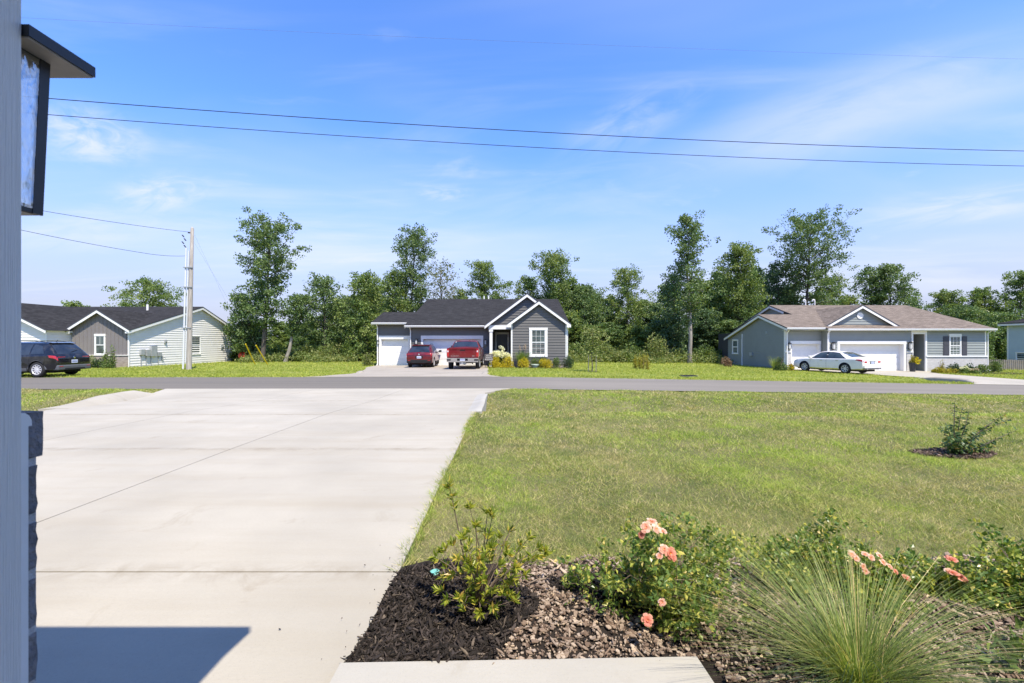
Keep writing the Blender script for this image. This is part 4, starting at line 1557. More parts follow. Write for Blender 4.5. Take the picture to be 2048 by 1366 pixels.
# ---- sliver of a pale house and its fence at the right edge
ph = thing('pale_house', (52, 37, -2.5), 'pale blue clapboard house wall cut by the right edge of the picture', 'house')
P = ph
zb = -2.6
pf, ps, pk = plane_x(31.0), plane_y(47.0, -1), lambda u, o, z: (u, 43.2 + o, z)
clap_wall(P, M['siding_pale'], ps, 31, 43.2, zb, [(31, 1.60), (43.2, 1.60)])
clap_wall(P, M['siding_pale'], pf, 47, 57, zb, [(47, 1.60), (57, 1.60)])
clap_wall(P, M['siding_pale'], pk, 47, 57, zb, [(47, 1.60), (57, 1.60)])
corner_board(P, ps, 43.12, zb, 1.6, .12)
window(P, ps, 41.5, 42.35, -2.15, -1.05, 1, 1, .08)
roof(P, M['roof_dark'], [[(46.55, 30.5, 1.74), (46.55, 43.65, 1.74), (52, 38.2, 3.5), (52, 36, 3.5)], [(46.55, 43.65, 1.74), (57.5, 43.65, 1.74), (52, 38.2, 3.5)], [(57.5, 30.5, 1.74), (46.55, 30.5, 1.74), (52, 36, 3.5)], [(57.5, 43.65, 1.74), (57.5, 30.5, 1.74), (52, 36, 3.5), (52, 38.2, 3.5)]])
fascia_run(P, (46.55, 30.5, 1.74), (46.55, 43.65, 1.74), out=(-1, 0))
mb = MB()
mb.box(47.2, 56.8, 31.2, 43.0, zb, 1.6)
mb.build('interior', M['siding_pale'], P)

fe = thing('wooden_fence', (42, 39, -2.45), 'weathered grey board fence at the right edge behind the green shrubs', 'fence')
mb = MB()
x0, y0, x1, y1 = 37.2, 39.8, 46.8, 38.0
n = 68
for i in range(n):
    t = (i + .5) / n
    x, y = x0 + (x1 - x0) * t, y0 + (y1 - y0) * t
    h = -1.50 - .10 * t + RND.uniform(-.015, .015)
    w = .066
    mb.prism([(x - w, y, zg(x, y) - .05), (x + w, y, zg(x, y) - .05), (x + w, y, h - .03), (x + w * .55, y, h), (x - w * .55, y, h), (x - w, y, h - .03)], (0, .02, 0))
b = mb.build('fence_boards', M['fence'], fe)
b['kind'] = 'stuff'
for i in range(5):
    t = i / 4
    x, y = x0 + (x1 - x0) * t, y0 + (y1 - y0) * t + .06
    mb = MB()
    mb.box(x - .05, x + .05, y, y + .09, float(zg(x, y)) - .1, -1.52 - .1 * t)
    mb.build('post', M['fence'], fe)
for z in (-1.75, -2.25):
    mb = MB()
    mb.prism([(x0, y0 + .022, z), (x0, y0 + .022, z + .08), (x0, y0 + .06, z + .08), (x0, y0 + .06, z)], (x1 - x0, y1 - y0, -.08))
    mb.build('rail', M['fence'], fe)

# ---- our own house: corner of the garage at the left, porch roof overhead
oh = thing('home', (-3, -2, -1.45), 'shaded pale vinyl house corner with dark stone base at the left edge', 'house')
P = oh
zb = -1.45
mb = MB()
mb.box(-8.5, -.8105, -6, .735, zb, 1.05)
mb.build('wall', M['siding_own'], P)
mb = MB()
mb.box(-.92, -.8095, .655, .7506, zb, 1.05)
mb.build('corner_board', M['siding_own'], P)
mb = MB()
mb.box(-.92, -.8102, .7507, .7625, zb, -.142)
mb.build('edge_trim', M['trim_own'], P)
mb = MB()
prof = [(.7508, -.142), (.7685, -.142), (.7680, -.132), (.7640, -.124), (.7575, -.119), (.7508, -.118)]
mb.prism([(-.92, y, z) for y, z in prof], (.1095, 0, 0))
mb.build('trim_cap', M['trim_own'], P)
mb = MB()
mb.box(-8.5, -.8130, .7355, .7775, zb, -.145)
mb.build('mortar_bed', M['mortar'], P)


def stone(parent, x0, x1, z0, z1, y0, y1, rg):
    """A split-face stone: uneven front, knocked corners."""
    bm = bmesh.new()
    n, m = 6, 5
    vs = {}
    for i in range(n + 1):
        for j in range(m + 1):
            u, v = i / n, j / m
            e = min(u * (x1 - x0), (1 - u) * (x1 - x0), v * (z1 - z0), (1 - v) * (z1 - z0))
            k = min(1, e / .010) ** .5 if e > 0 else 0
            y = y0 + (y1 - y0) * (.66 + .34 * k) + rg.uniform(-.0022, .0022)
            vs[i, j] = bm.verts.new((x0 + u * (x1 - x0) + rg.uniform(-.0012, .0012) * (0 < i < n), y, z0 + v * (z1 - z0) + rg.uniform(-.0025, .0025)))
    for i in range(n):
        for j in range(m):
            bm.faces.new([vs[i, j], vs[i + 1, j], vs[i + 1, j + 1], vs[i, j + 1]])
    rim = [vs[i, 0] for i in range(n + 1)] + [vs[n, j] for j in range(1, m + 1)] + [vs[i, m] for i in range(n - 1, -1, -1)] + [vs[0, j] for j in range(m - 1, 0, -1)]
    bk = [bm.verts.new((v.co.x, y0, v.co.z)) for v in rim]
    for i in range(len(rim)):
        j = (i + 1) % len(rim)
        bm.faces.new([rim[i], bk[i], bk[j], rim[j]])
    bmesh.ops.translate(bm, verts=bm.verts, vec=-ORG[parent.name])
    me = bpy.data.meshes.new('stone')
    bm.to_mesh(me)
    bm.free()
    me.materials.append(M['stone'])
    return link('stone', me, parent)


rg = random.Random(3)
rows_ = [(-.197, -.118, .7995), (-.292, -.213, .7835), (-.386, -.306, .7842), (-.481, -.402, .7828), (-.575, -.497, .7840), (-.668, -.59, .783), (-.765, -.682, .785), (-.86, -.78, .783)]
for k, (a, b, yf) in enumerate(rows_):
    x = -.8115
    while x > -2.2:
        w = rg.uniform(.16, .34)
        stone(P, x - w, x, a, b, .7640, yf + (rg.uniform(-.003, .004) if x < -.82 else 0), rg)
        x -= w + .012
roof(P, M['roof_dark'], [[(-9, 1.10, 1.02), (-.555, 1.10, 1.02), (-.555, -3, 2.3), (-9, -3, 2.3)]], edge=M['white'])
for bx in ((-8.6, -.575, .735, 1.08, .93, .95), (-.80, -.575, -3, .733, .93, .95)):
    mb = MB()
    mb.box(*bx)
    mb.build('soffit', M['soffit'], P)
mb = MB()
mb.box(-.78, 6.5, -1.25, .38, 1.20, 1.30)
mb.build('porch_ceiling', M['soffit'], P)
mb = MB()
mb.box(-.81, 6.5, -1.5, -1.3, zb, 2.2)
mb.build('front_wall', M['siding_own'], P)
mb = MB()
mb.box(4.2, 6.5, -1.25, .30, zb, 1.2)
mb.build('side_wall', M['siding_own'], P)
roof(P, M['roof_dark'], [[(-.78, .40, 1.32), (6.6, .40, 1.32), (6.6, -3, 2.5), (-.78, -3, 2.5)]], 'porch_roof', edge=M['white'])

# the lantern on the garage front, seen past the corner
ln = thing('wall_lantern', (-.915, .757, .36), 'black lantern with seeded glass panes and flat roof on the near house corner', 'lantern')
xr, xl = -.838, -.992
yt, yb, y0 = .8265, .8135, .757
z1, z0 = .512, .2245


def yf(z):
    return yb + (yt - yb) * (z - z0) / (z1 - z0)


mb = MB()
mb.prism([(xl - .042, .752, .5055), (xr + .040, .752, .5055), (xr + .040, .872, .5055), (xl - .042, .872, .5055)], (0, 0, .0190))
mb.prism([(xl + .01, .752, .5245), (xr - .01, .752, .5245), (xr - .01, .83, .5245), (xl + .01, .83, .5245)], (0, 0, .015))
mb.build('roof', M['black'], ln)
mb = MB()
mb.box(xl - .038, xr + .037, .754, .8695, .5030, .5054)
mb.build('underside', M['lamp_underside'], ln)
mb = MB()
mb.box(xl + .02, xr - .02, .738, .757, .20, .50)
mb.build('back_plate', M['black'], ln)
mb = MB()
f = .0135
for x in (xr, xl + f):
    mb.prism([(x, yb, z0), (x, yt, z1 - .0092), (x, yt - f * 1.3, z1 - .0092), (x, yb - f * 1.3, z0)], (-.0045 if x == xr else -f, 0, 0))
    mb.box(x - f, x, y0, y0 + f, z0, z1 - .0092)
for (za, zc) in ((z0, z0 + .014), (z1 - .02, z1 - .0092)):
    for x in (xr - .001, xl + f - .001):
        mb.box(x - .004, x, y0 + .002, yf((za + zc) / 2) - .004, za + .0005, zc - .0005)
    mb.box(xl + .004, xr - .004, yf(za) - f, yf(za) - .001, za + .001, zc - .001)
mb.box(xl + .004, xr - .004, y0 + .002, yb - .004, z0 - .0006, z0 + .004)
mb.build('frame', M['black'], ln)
for x in (xr - .0005, xl + f * .5):
    mb = MB()
    mb.prism([(x, y0 + .008, z0 + .008), (x, yb - .010, z0 + .008), (x, yt - .010, z1 - .012), (x, y0 + .008, z1 - .012)], (-.003, 0, 0))
    mb.build('pane', M['lantern_glass'], ln)
mb = MB()
mb.prism([(xl + .008, yb - .008, z0 + .008), (xr - .008, yb - .008, z0 + .008), (xr - .008, yt - .008, z1 - .012), (xl + .008, yt - .008, z1 - .012)], (0, -.003, 0))
mb.build('pane', M['lantern_glass'], ln)
mb = MB()
mb.lathe([(.012, z1 - .01), (.012, z1 - .06), (.010, z1 - .065)], 12, ((xl + xr) / 2, .785, 0))
mb.build('socket', M['cream_trim'], ln)
# ---------------------------------------------------------------- vehicles (local axes: +y forward, +x right, z up from the tyres)
def prof_at(s):
    y, zb_, zs, zt, wb, ws, wt = s
    zm = zb_ + (zs - zb_) * .42
    return [(0, zb_), (wb * .86, zb_), (wb * .985, zb_ + .07), (max(wb, ws) + .012, zm), (ws, zs - .035), (ws - .035, zs + .004),
            ((ws + wt) / 2 + .012, zs + (zt - zs) * .52), (wt + .03, zt - .045 * min(1, (zt - zs) / .3) - .004), (wt - .09, zt - .002), (0, zt + .02)]


def surf(st, s, t):
    """Point of the body at station s and profile position t (linear between the rings)."""
    i = min(int(s), len(st) - 2)
    f = s - i
    a, b = prof_at(st[i]), prof_at(st[i + 1])
    k = min(int(t), 8)
    g = t - k
    x = (a[k][0] * (1 - g) + a[k + 1][0] * g) * (1 - f) + (b[k][0] * (1 - g) + b[k + 1][0] * g) * f
    z = (a[k][1] * (1 - g) + a[k + 1][1] * g) * (1 - f) + (b[k][1] * (1 - g) + b[k + 1][1] * g) * f
    y = st[i][0] * (1 - f) + st[i + 1][0] * f
    return Vector((x, y, z))


def sy(st, y):
    """Station coordinate of a lengthwise position."""
    for i in range(len(st) - 1):
        if st[i][0] <= y <= st[i + 1][0]:
            return i + (y - st[i][0]) / (st[i + 1][0] - st[i][0])
    return 0 if y < st[0][0] else len(st) - 1.001


def patch(st, quad, side, n=(6, 4), off=.006):
    """A panel lying on the body: quad = four (y, t) corners; side +1/-1."""
    mb = MB()
    P = []
    for j in range(n[1] + 1):
        for i in range(n[0] + 1):
            u, v = i / n[0], j / n[1]
            y = (1 - v) * ((1 - u) * quad[0][0] + u * quad[1][0]) + v * ((1 - u) * quad[3][0] + u * quad[2][0])
            t = (1 - v) * ((1 - u) * quad[0][1] + u * quad[1][1]) + v * ((1 - u) * quad[3][1] + u * quad[2][1])
            s = sy(st, y)
            p = surf(st, s, t)
            du = surf(st, min(s + .05, len(st) - 1.001), t) - surf(st, max(s - .05, 0), t)
            dv = surf(st, s, min(t + .05, 8.999)) - surf(st, s, max(t - .05, 0))
            nn = du.cross(dv)
            nn = nn.normalized() if nn.length > 1e-9 else Vector((1, 0, 0))
            if nn.x < 0 and abs(nn.x) > .2 or (abs(nn.x) <= .2 and nn.z < 0):
                nn = -nn
            p = p + nn * off
            P.append((p.x * side, p.y, p.z))
    w = n[0] + 1
    F = [(j * w + i, j * w + i + 1, (j + 1) * w + i + 1, (j + 1) * w + i) for j in range(n[1]) for i in range(n[0])]
    mb.add(P, F)
    return mb


def wheel(parent, x, y, r, w, side, spokes=10, name='wheel'):
    mb = MB()
    h = w / 2
    mb.lathe([(r * .66, -h * .9), (r * .80, -h), (r * .94, -h * .92), (r, -h * .62), (r, h * .62), (r * .94, h * .92), (r * .80, h), (r * .66, h * .9), (r * .60, h * .4)], 28, (0, 0, 0), 'x')
    mb.lathe([(0, -h * .5), (r * .66, -h * .5)], 28, (0, 0, 0), 'x')
    o = mb.build(name, M['tyre'], parent, True, 50)
    o.location = (x, y, r)
    rm = MB()
    e = side
    rm.lathe([(r * .67, e * h * .92), (r * .64, e * h * .95), (r * .60, e * h * .80), (r * .60, -e * h * .2)], 28, (0, 0, 0), 'x')
    rm.lathe([(0, e * h * .84), (r * .12, e * h * .84), (r * .15, e * h * .72), (r * .15, e * h * .4)], 14, (0, 0, 0), 'x')
    for k in range(spokes):
        a = 2 * math.pi * k / spokes
        c, s = math.cos(a), math.sin(a)
        wd = r * (.075 if spokes > 6 else .12)
        p0, p1 = r * .10, r * .63
        q = []
        for (p, ww, d) in ((p0, wd, .80), (p1, wd * .85, .84)):
            for sg in (-1, 1):
                q.append((e * h * d, c * p - s * ww * sg, s * p + c * ww * sg))
        b = [(v[0] - e * .035, v[1], v[2]) for v in q]
        rm.add(q + b, [(0, 1, 3, 2), (4, 6, 7, 5), (0, 2, 6, 4), (1, 5, 7, 3)])
    r_ = rm.build('rim', M['rim'], o, True, 35)
    d = MB()
    d.lathe([(0, e * h * .30), (r * .6, e * h * .30)], 24, (0, 0, 0), 'x')
    d.build('brake_disc', M['under'], o)
    return o


def car_body(parent, st, paint, wheels, r, W):
    """Lofted shell with round wheel openings cut into it."""
    rings = []
    for s in st:
        half = prof_at(s)
        ring = [(x, s[0], z) for x, z in half] + [(-x, s[0], z) for x, z in half[-2:0:-1]]
        rings.append(ring)
    m = len(rings[0])
    V = [p for rg_ in rings for p in rg_]
    F = [(i * m + j, (i + 1) * m + j, (i + 1) * m + (j + 1) % m, i * m + (j + 1) % m) for i in range(len(st) - 1) for j in range(m)]
    F += [tuple(range(m)), tuple((len(st) - 1) * m + j for j in reversed(range(m)))]
    me = bpy.data.meshes.new('body')
    me.from_pydata(V, [], F)
    me.materials.append(paint)
    me.materials.append(M['under'])
    o = link('body', me, parent)
    bm = bmesh.new()
    bm.from_mesh(me)
    bmesh.ops.recalc_face_normals(bm, faces=bm.faces[:])
    bm.to_mesh(me)
    bm.free()
    mb = MB()
    for y in wheels:
        for sg in (-1, 1):
            n = 24
            x0, x1 = sg * (W / 2 - .30), sg * (W / 2 + .3)
            a, b = min(x0, x1), max(x0, x1)
            ring0 = [(a, y + (r + .06) * math.cos(2 * math.pi * k / n), r + .015 + (r + .06) * math.sin(2 * math.pi * k / n)) for k in range(n)]
            mb.prism(ring0, (b - a, 0, 0))
    cm = mb.mesh('cutter', [paint, M['under']])
    cm.polygons.foreach_set('material_index', [1] * len(cm.polygons))
    bm = bmesh.new()
    bm.from_mesh(cm)
    bmesh.ops.recalc_face_normals(bm, faces=bm.faces[:])
    bm.to_mesh(cm)
    bm.free()
    co = bpy.data.objects.new('cutter', cm)
    COL.objects.link(co)
    co.parent = parent
    md = o.modifiers.new('arches', 'BOOLEAN')
    md.operation = 'DIFFERENCE'
    md.object = co
    md.solver = 'EXACT'
    bpy.context.view_layer.update()
    dg = bpy.context.evaluated_depsgraph_get()
    new = bpy.data.meshes.new_from_object(o.evaluated_get(dg))
    o.modifiers.clear()
    o.data = new
    new.name = 'body'
    bpy.data.objects.remove(co)
    new.polygons.foreach_set('use_smooth', [True] * len(new.polygons))
    new.set_sharp_from_angle(angle=rad(32))
    return o


def mirror_pair(parent, x, y, z, mat):
    for sg in (-1, 1):
        mb = MB()
        pr = [(sg * x, y - .03, z - .03), (sg * (x + .05), y, z - .02)]
        mb.tube([(sg * (x - .04), y, z - .06), (sg * (x + .10), y, z - .01)], .025, 6)
        b = [(sg * (x + .06), y - .06, z - .07), (sg * (x + .27), y - .05, z - .06), (sg * (x + .29), y - .05, z + .05), (sg * (x + .25), y - .055, z + .10), (sg * (x + .08), y - .06, z + .09)]
        mb.prism(b, (0, .13, 0))
        o = mb.build('wing_mirror', mat, parent)
        bv = o.modifiers.new('soft', 'BEVEL')
        bv.width = .02
        bv.segments = 2


def number_plate(parent, y, z, off=0.0, w=.31, h=.155, x=0.0):
    mb = MB()
    mb.box(x - w / 2, x + w / 2, y - .012, y + .004, z - h / 2, z + h / 2)
    o = mb.build('number_plate', M['plate'], parent)
    m2 = MB()
    for k in range(6):
        xx = x - .115 + k * .046
        m2.box(xx - .014, xx + .014, y - .016, y - .010, z - .036, z + .03)
    m2.build('plate_print', M['plate_mark'], o)
    return o


def mb_box(parent, name, mat, b, bevel=0.0):
    mb = MB()
    mb.box(*b)
    o = mb.build(name, mat, parent)
    if bevel:
        m_ = o.modifiers.new('soft', 'BEVEL')
        m_.width = bevel
        m_.segments = 2
    return o


def crossover(name, label, cat, loc, rot, paint, L, W, H, hatch, clad, glass, wheel_r=.36):
    c = thing(name, loc, label, cat, None, rot)
    e = L / 2
    k = W / 1.84
    h = H - 1.64
    st = [(-e, .44, .86, .90, .76 * k, .80 * k, .66 * k), (-e + .035, .36, .98, 1.01, .84 * k, .86 * k, .74 * k), (-e + .09, .32, 1.03, 1.07, .87 * k, .885 * k, .74 * k),
          (-e + hatch * .5, .29, 1.05, 1.34 + h * .5, .90 * k, .91 * k, .685 * k), (-e + hatch * .93, .27, 1.05, 1.565 + h, .92 * k, .92 * k, .635 * k), (-e + hatch * 1.12, .26, 1.05, 1.60 + h, .92 * k, .92 * k, .63 * k),
          (-e + 1.3, .24, 1.03, 1.63 + h, .92 * k, .92 * k, .63 * k), (-.2, .22, 1.01, 1.64 + h, .92 * k, .92 * k, .63 * k), (.45, .22, .99, 1.585 + h, .92 * k, .92 * k, .62 * k),
          (1.22, .23, .98, 1.06, .92 * k, .91 * k, .72 * k), (e - .45, .25, .93, .99, .91 * k, .87 * k, .64 * k), (e - .10, .32, .76, .84, .84 * k, .78 * k, .58 * k), (e, .42, .62, .68, .70 * k, .66 * k, .5 * k)]
    fw, rw = e - .92, -e + .95
    car_body(c, st, paint, (fw, rw), wheel_r, W)
    for y in (fw, rw):
        for sg in (-1, 1):
            wheel(c, sg * (W / 2 - .115), y, wheel_r, .225, sg)
    # glass
    yr0, yr1 = -e + .11, -e + hatch * .90
    mb = MB()
    for sg in (1, -1):
        p = patch(st, [(yr0, 7.25), (yr1, 7.45), (yr1, 9.0), (yr0, 9.0)], sg)
        mb.add(p.v, p.f)
    rg_ = mb.build('rear_window', glass, c, True, 30)
    mb = MB()
    for sg in (1, -1):
        p = patch(st, [(.49, 8.0), (1.18, 8.0), (1.18, 9.0), (.49, 9.0)], sg)
        mb.add(p.v, p.f)
    mb.build('windscreen', glass, c, True, 30)
    for sg in (1, -1):
        for q in ([(-e + hatch * 1.0, 5.25), (-e + 1.28, 5.2), (-e + 1.22, 6.80), (-e + hatch * 1.35, 6.55)], [(-e + 1.34, 5.15), (-.02, 5.12), (-.02, 6.82), (-e + 1.30, 6.82)], [(.06, 5.12), (1.08, 5.12), (.40, 6.82), (.06, 6.82)]):
            patch(st, q, sg).build('side_window', glass, c, True, 30)
        mb = MB()
        mb.tube([Vector((sg * .58 * k, y, zz)) for y, zz in ((-e + hatch * 1.25, 1.62 + h), (-e + 1.3, 1.685 + h), (-.2, 1.695 + h), (.35, 1.635 + h))], .018, 6)
        mb.build('roof_rail', M['black'], c)
        for y in (-.55, .35):
            p = surf(st, sy(st, y), 3.9)
            mb_box(c, 'door_handle', paint, (sg * (p.x - .01) if sg > 0 else -(p.x + .022), sg * (p.x + .022) if sg > 0 else -(p.x - .01), y - .09, y + .09, p.z - .10, p.z - .075))
        for (ya, yb_) in ((.02, .03), (-e + 1.30, -e + 1.31)):
            patch(st, [(ya, 2.1), (yb_, 2.1), (yb_, 5.0), (ya, 5.0)], sg, (1, 8), .003).build('door_seam', M['under'], c)
        # lower cladding, lamps
        patch(st, [(rw + wheel_r + .1, 1.6), (fw - wheel_r - .1, 1.6), (fw - wheel_r - .1, 2.55), (rw + wheel_r + .1, 2.55)], sg, (8, 4), .012).build('sill', clad, c)
        arch = MB()
        for y in (fw, rw):
            n = 16
            for i in range(n):
                a0, a1 = math.pi * i / n, math.pi * (i + 1) / n
                r0, r1 = wheel_r + .055, wheel_r + .125
                x_ = W / 2 + .004
                arch.add([(sg * (x_ - .04), y + r0 * math.cos(a0), wheel_r + .015 + r0 * math.sin(a0)), (sg * (x_ - .04), y + r0 * math.cos(a1), wheel_r + .015 + r0 * math.sin(a1)),
                          (sg * (x_ + .006), y + r0 * math.cos(a1), wheel_r + .015 + r0 * math.sin(a1)), (sg * (x_ + .006), y + r0 * math.cos(a0), wheel_r + .015 + r0 * math.sin(a0)),
                          (sg * (x_ - .02), y + r1 * math.cos(a0), wheel_r + .015 + r1 * math.sin(a0)), (sg * (x_ - .02), y + r1 * math.cos(a1), wheel_r + .015 + r1 * math.sin(a1))],
                         [(0, 1, 2, 3), (3, 2, 5, 4)])
        arch.build('wheel_arch', clad, c)
        patch(st, [(-e + .005, 3.72), (-e + .34, 3.82), (-e + .42, 4.55), (-e + .03, 4.62)], sg, (6, 3), .014).build('tail_lamp', M['lamp_red'], c, True, 30)
        mb = MB()
        mb.box(sg * .44 * k if sg > 0 else -.80 * k, .80 * k if sg > 0 else -.44 * k, -e - .012 + .03, -e + .08, .90, .985)
        mb.build('tail_lamp', M['lamp_red'], c)
        patch(st, [(e - .42, 3.7), (e - .06, 3.7), (e - .08, 4.6), (e - .40, 4.6)], sg, (4, 2), .01).build('headlamp', M['lamp_clear'], c)
    # rear bumper, plate recess, emblem, spoiler, wiper
    b = mb_box(c, 'rear_bumper', clad, (-.86 * k, .86 * k, -e - .045, -e + .24, .33, .58), .05)
    mb_box(c, 'bumper_insert', M['under'], (-.52, .52, -e - .052, -e + .1, .335, .43), .01)
    for sg in (-1, 1):
        mb_box(c, 'reflector', M['lamp_red'], (sg * .70 * k - .09, sg * .70 * k + .09, -e - .05, -e + .05, .50, .53))
    mb_box(c, 'plate_recess', M['under'], (-.27, .27, -e - .006, -e + .06, .66, .84), .01)
    number_plate(c, -e - .008, .745)
    mb_box(c, 'crease', paint, (-.80 * k, .80 * k, -e - .02, -e + .08, .865, .895), .012)
    mb = MB()
    mb.lathe([(0, -.02), (.06, -.015), (.065, 0)], 16, (0, -e - .002, .945), 'y')
    mb.build('emblem', M['chrome'], c)
    mb = MB()
    p = surf(st, sy(st, -e + hatch * 1.0), 9)
    mb.prism([(-.60 * k, -e + hatch * .80, p.z - .02), (.60 * k, -e + hatch * .80, p.z - .02), (.62 * k, -e + hatch * 1.15, p.z + .02), (-.62 * k, -e + hatch * 1.15, p.z + .02)], (0, 0, .022))
    mb.build('spoiler', paint, c)
    mb = MB()
    a, bq = surf(st, sy(st, yr0 + .05), 9), surf(st, sy(st, yr0 + .12), 8.2)
    mb.tube([(0, a.y - .02, a.z + .03), (bq.x * .75, bq.y - .015, bq.z + .045)], .012, 5)
    mb.build('wiper', M['black'], c)
    mirror_pair(c, W / 2 - .06, .88, 1.10, M['black'] if clad is not M['cladding'] else paint)
    mb = MB()
    mb.tube([(.0, -e + hatch * 1.5, 1.63 + h), (.0, -e + hatch * 1.35, 1.74 + h)], .012, 5)
    mb.build('aerial', M['black'], c)
    mb_box(c, 'underbody', M['under'], (-.70, .70, -e + .35, e - .35, .20, .36))
    return c


z_ = float(zg(-23.9, 22.6)) + .02
suv = crossover('car', 'black SUV parked at the far edge of the street, seen from its rear quarter', 'car', (-24.25, 22.83, z_), rad(90), M['paint_black'], 4.60, 1.85, 1.70, .62, M['cladding'], M['car_glass'], .365)
z_ = float(zg(-6.6, 33)) + .06
rs = crossover('car', 'dark red crossover parked with its rear to the street before the garage', 'car', (-6.62, 34.2 - .05, z_), rad(1), M['paint_red'], 4.64, 1.86, 1.63, .78, M['under'], M['car_glass'], .35)
rs.location.y = 32.2 + 2.32
rs.location.z = float(zg(-6.6, 33.5)) + .06


def pickup():
    c = thing('pickup_truck', (-3.14, 28.95 + 2.93, float(zg(-3.1, 31)) + .06), 'red pickup truck with chrome rear bumper parked nose to the garage', 'pickup truck', None, rad(0))
    e = 2.93
    st = [(-e, .66, 1.36, 1.38, .94, .97, .90), (-e + .05, .60, 1.40, 1.415, 1.0, 1.015, .94), (-1.06, .50, 1.39, 1.405, 1.01, 1.02, .94), (-.98, .48, 1.36, 1.42, 1.01, 1.02, .90),
          (-.84, .48, 1.35, 1.84, 1.01, 1.02, .735), (-.6, .46, 1.35, 1.885, 1.01, 1.02, .73), (.1, .45, 1.34, 1.91, 1.01, 1.02, .73), (.70, .45, 1.33, 1.85, 1.01, 1.01, .72),
          (1.42, .45, 1.32, 1.39, 1.01, 1.0, .80), (2.45, .46, 1.24, 1.31, 1.01, .98, .74), (2.84, .50, 1.12, 1.2, .97, .94, .7), (e, .58, .95, 1.0, .88, .86, .66)]
    r = .41
    fw, rw = 1.95, -1.80
    car_body(c, st, M['paint_red2'], (fw, rw), r, 2.04)
    for y in (fw, rw):
        for sg in (-1, 1):
            wheel(c, sg * .885, y, r, .27, sg, 6)
    mb = MB()
    for sg in (1, -1):
        p = patch(st, [(-.972, 7.3), (-.852, 7.3), (-.852, 9.0), (-.972, 9.0)], sg)
        mb.add(p.v, p.f)
    mb.build('rear_window', M['car_glass'], c, True, 30)
    mb = MB()
    for sg in (1, -1):
        p = patch(st, [(.74, 8.0), (1.38, 8.0), (1.38, 9.0), (.74, 9.0)], sg)
        mb.add(p.v, p.f)
    mb.build('windscreen', M['car_glass'], c, True, 30)
    for sg in (1, -1):
        for q in ([(-.78, 5.2), (.12, 5.2), (.12, 6.8), (-.72, 6.8)], [(.2, 5.2), (1.28, 5.2), (.66, 6.8), (.2, 6.8)]):
            patch(st, q, sg).build('side_window', M['car_glass'], c, True, 30)
        for ya in (-.90, .16, 1.25):
            patch(st, [(ya, 2.1), (ya + .012, 2.1), (ya + .012, 5.0), (ya, 5.0)], sg, (1, 8), .003).build('door_seam', M['under'], c)
        # tall tail lamp on the rear corner
        mb = MB()
        x0, x1 = (.865, 1.012) if sg > 0 else (-1.012, -.865)
        mb.box(x0, x1, -e - .012, -e + .22, .84, 1.32)
        mb.box(x0 + .03, x1 - .03, -e - .017, -e + .02, 1.12, 1.24, mi=1)
        o = mb.build('tail_lamp', [M['lamp_red'], M['lamp_clear']], c)
        bv = o.modifiers.new('soft', 'BEVEL')
        bv.width, bv.segments = .02, 2
        # bumper corner step
        mb_box(c, 'bumper_step', M['under'], (sg * .86 - .13, sg * .86 + .13, -e - .155, -e - .10, .585, .70), .03)
        mb = MB()
        mb.tube([(sg * .98, rw + .6, .44), (sg * 1.02, rw + .75, .42), (sg * 1.02, fw - .7, .42), (sg * .98, fw - .55, .44)], .045, 6)
        mb.build('side_step', M['chrome'], c)
        for y in (-.62, .32):
            p = surf(st, sy(st, y), 4)
            mb_box(c, 'door_handle', M['chrome'], (sg * p.x - .03, sg * p.x + .03, y - .1, y + .1, p.z - .17, p.z - .135))
    # tailgate: raised panel, upper step, hollow, script in the lower left corner
    tgm = MB()
    tgm.box(-.86, .86, -e - .022, -e + .03, .80, 1.20)
    tgm.box(-.86, .86, -e - .006, -e + .03, 1.205, 1.30)
    tgm.box(-.86, .86, -e - .034, -e + .06, 1.30, 1.40)
    tgm.box(-.86, .86, -e - .030, -e + .03, .795, .815)
    tg = tgm.build('tailgate', M['paint_red2'], c)
    bv = tg.modifiers.new('soft', 'BEVEL')
    bv.width, bv.segments = .012, 2
    mb_box(tg, 'handle', M['under'], (-.16, .16, -e - .030, -e - .01, 1.215, 1.285), .008)
    text('SILVERADO', .078, M['chrome'], tg, (-.76, -e - .026, .865), 'tailgate_letters', .004, 'LEFT', sx=1.35)
    mb_box(tg, 'badge', M['chrome'], (.60, .76, -e - .028, -e - .02, .875, .905))
    mb_box(c, 'bed_shade_lid', M['under'], (-.86, .86, -e + .12, -1.1, 1.39, 1.428))  # dark lid over the closed bed, coloured like its shaded hollow
    # chrome bumper with plate well and hitch
    bm_ = MB()
    for (a, b_, z0_, z1_) in ((-1.0, -.34, .50, .76), (.34, 1.0, .50, .76), (-.34, .34, .50, .585), (-.34, .34, .73, .76)):
        bm_.box(a, b_, -e - .14, -e - .02, z0_, z1_)
    o = bm_.build('rear_bumper', M['chrome'], c)
    mb_box(c, 'plate_well', M['under'], (-.34, .34, -e - .10, -e - .03, .585, .73))
    number_plate(c, -e - .112, .66)
    mb = MB()
    mb.box(-.20, .20, -e - .02, -e + .14, .36, .50)
    mb.box(-.06, .06, -e - .20, -e, .40, .48)
    mb.build('hitch', M['grey_metal'], c)
    mb = MB()
    mb.tube([(-.45, -1.8, .42), (.45, -1.8, .42)], .05, 8)
    mb.lathe([(0, -.15), (.12, -.1), (.15, 0), (.12, .1), (0, .15)], 12, (0, -1.8, .42), 'x')
    mb.box(-.42, -.34, -e + .1, e - .6, .42, .58)
    mb.box(.34, .42, -e + .1, e - .6, .42, .58)
    mb.tube([(.55, -e + .55, .44), (.62, -e + .12, .40)], .04, 8)
    mb.box(-.7, .7, -1.0, e - .5, .36, .55)
    mb.build('chassis', M['under'], c)
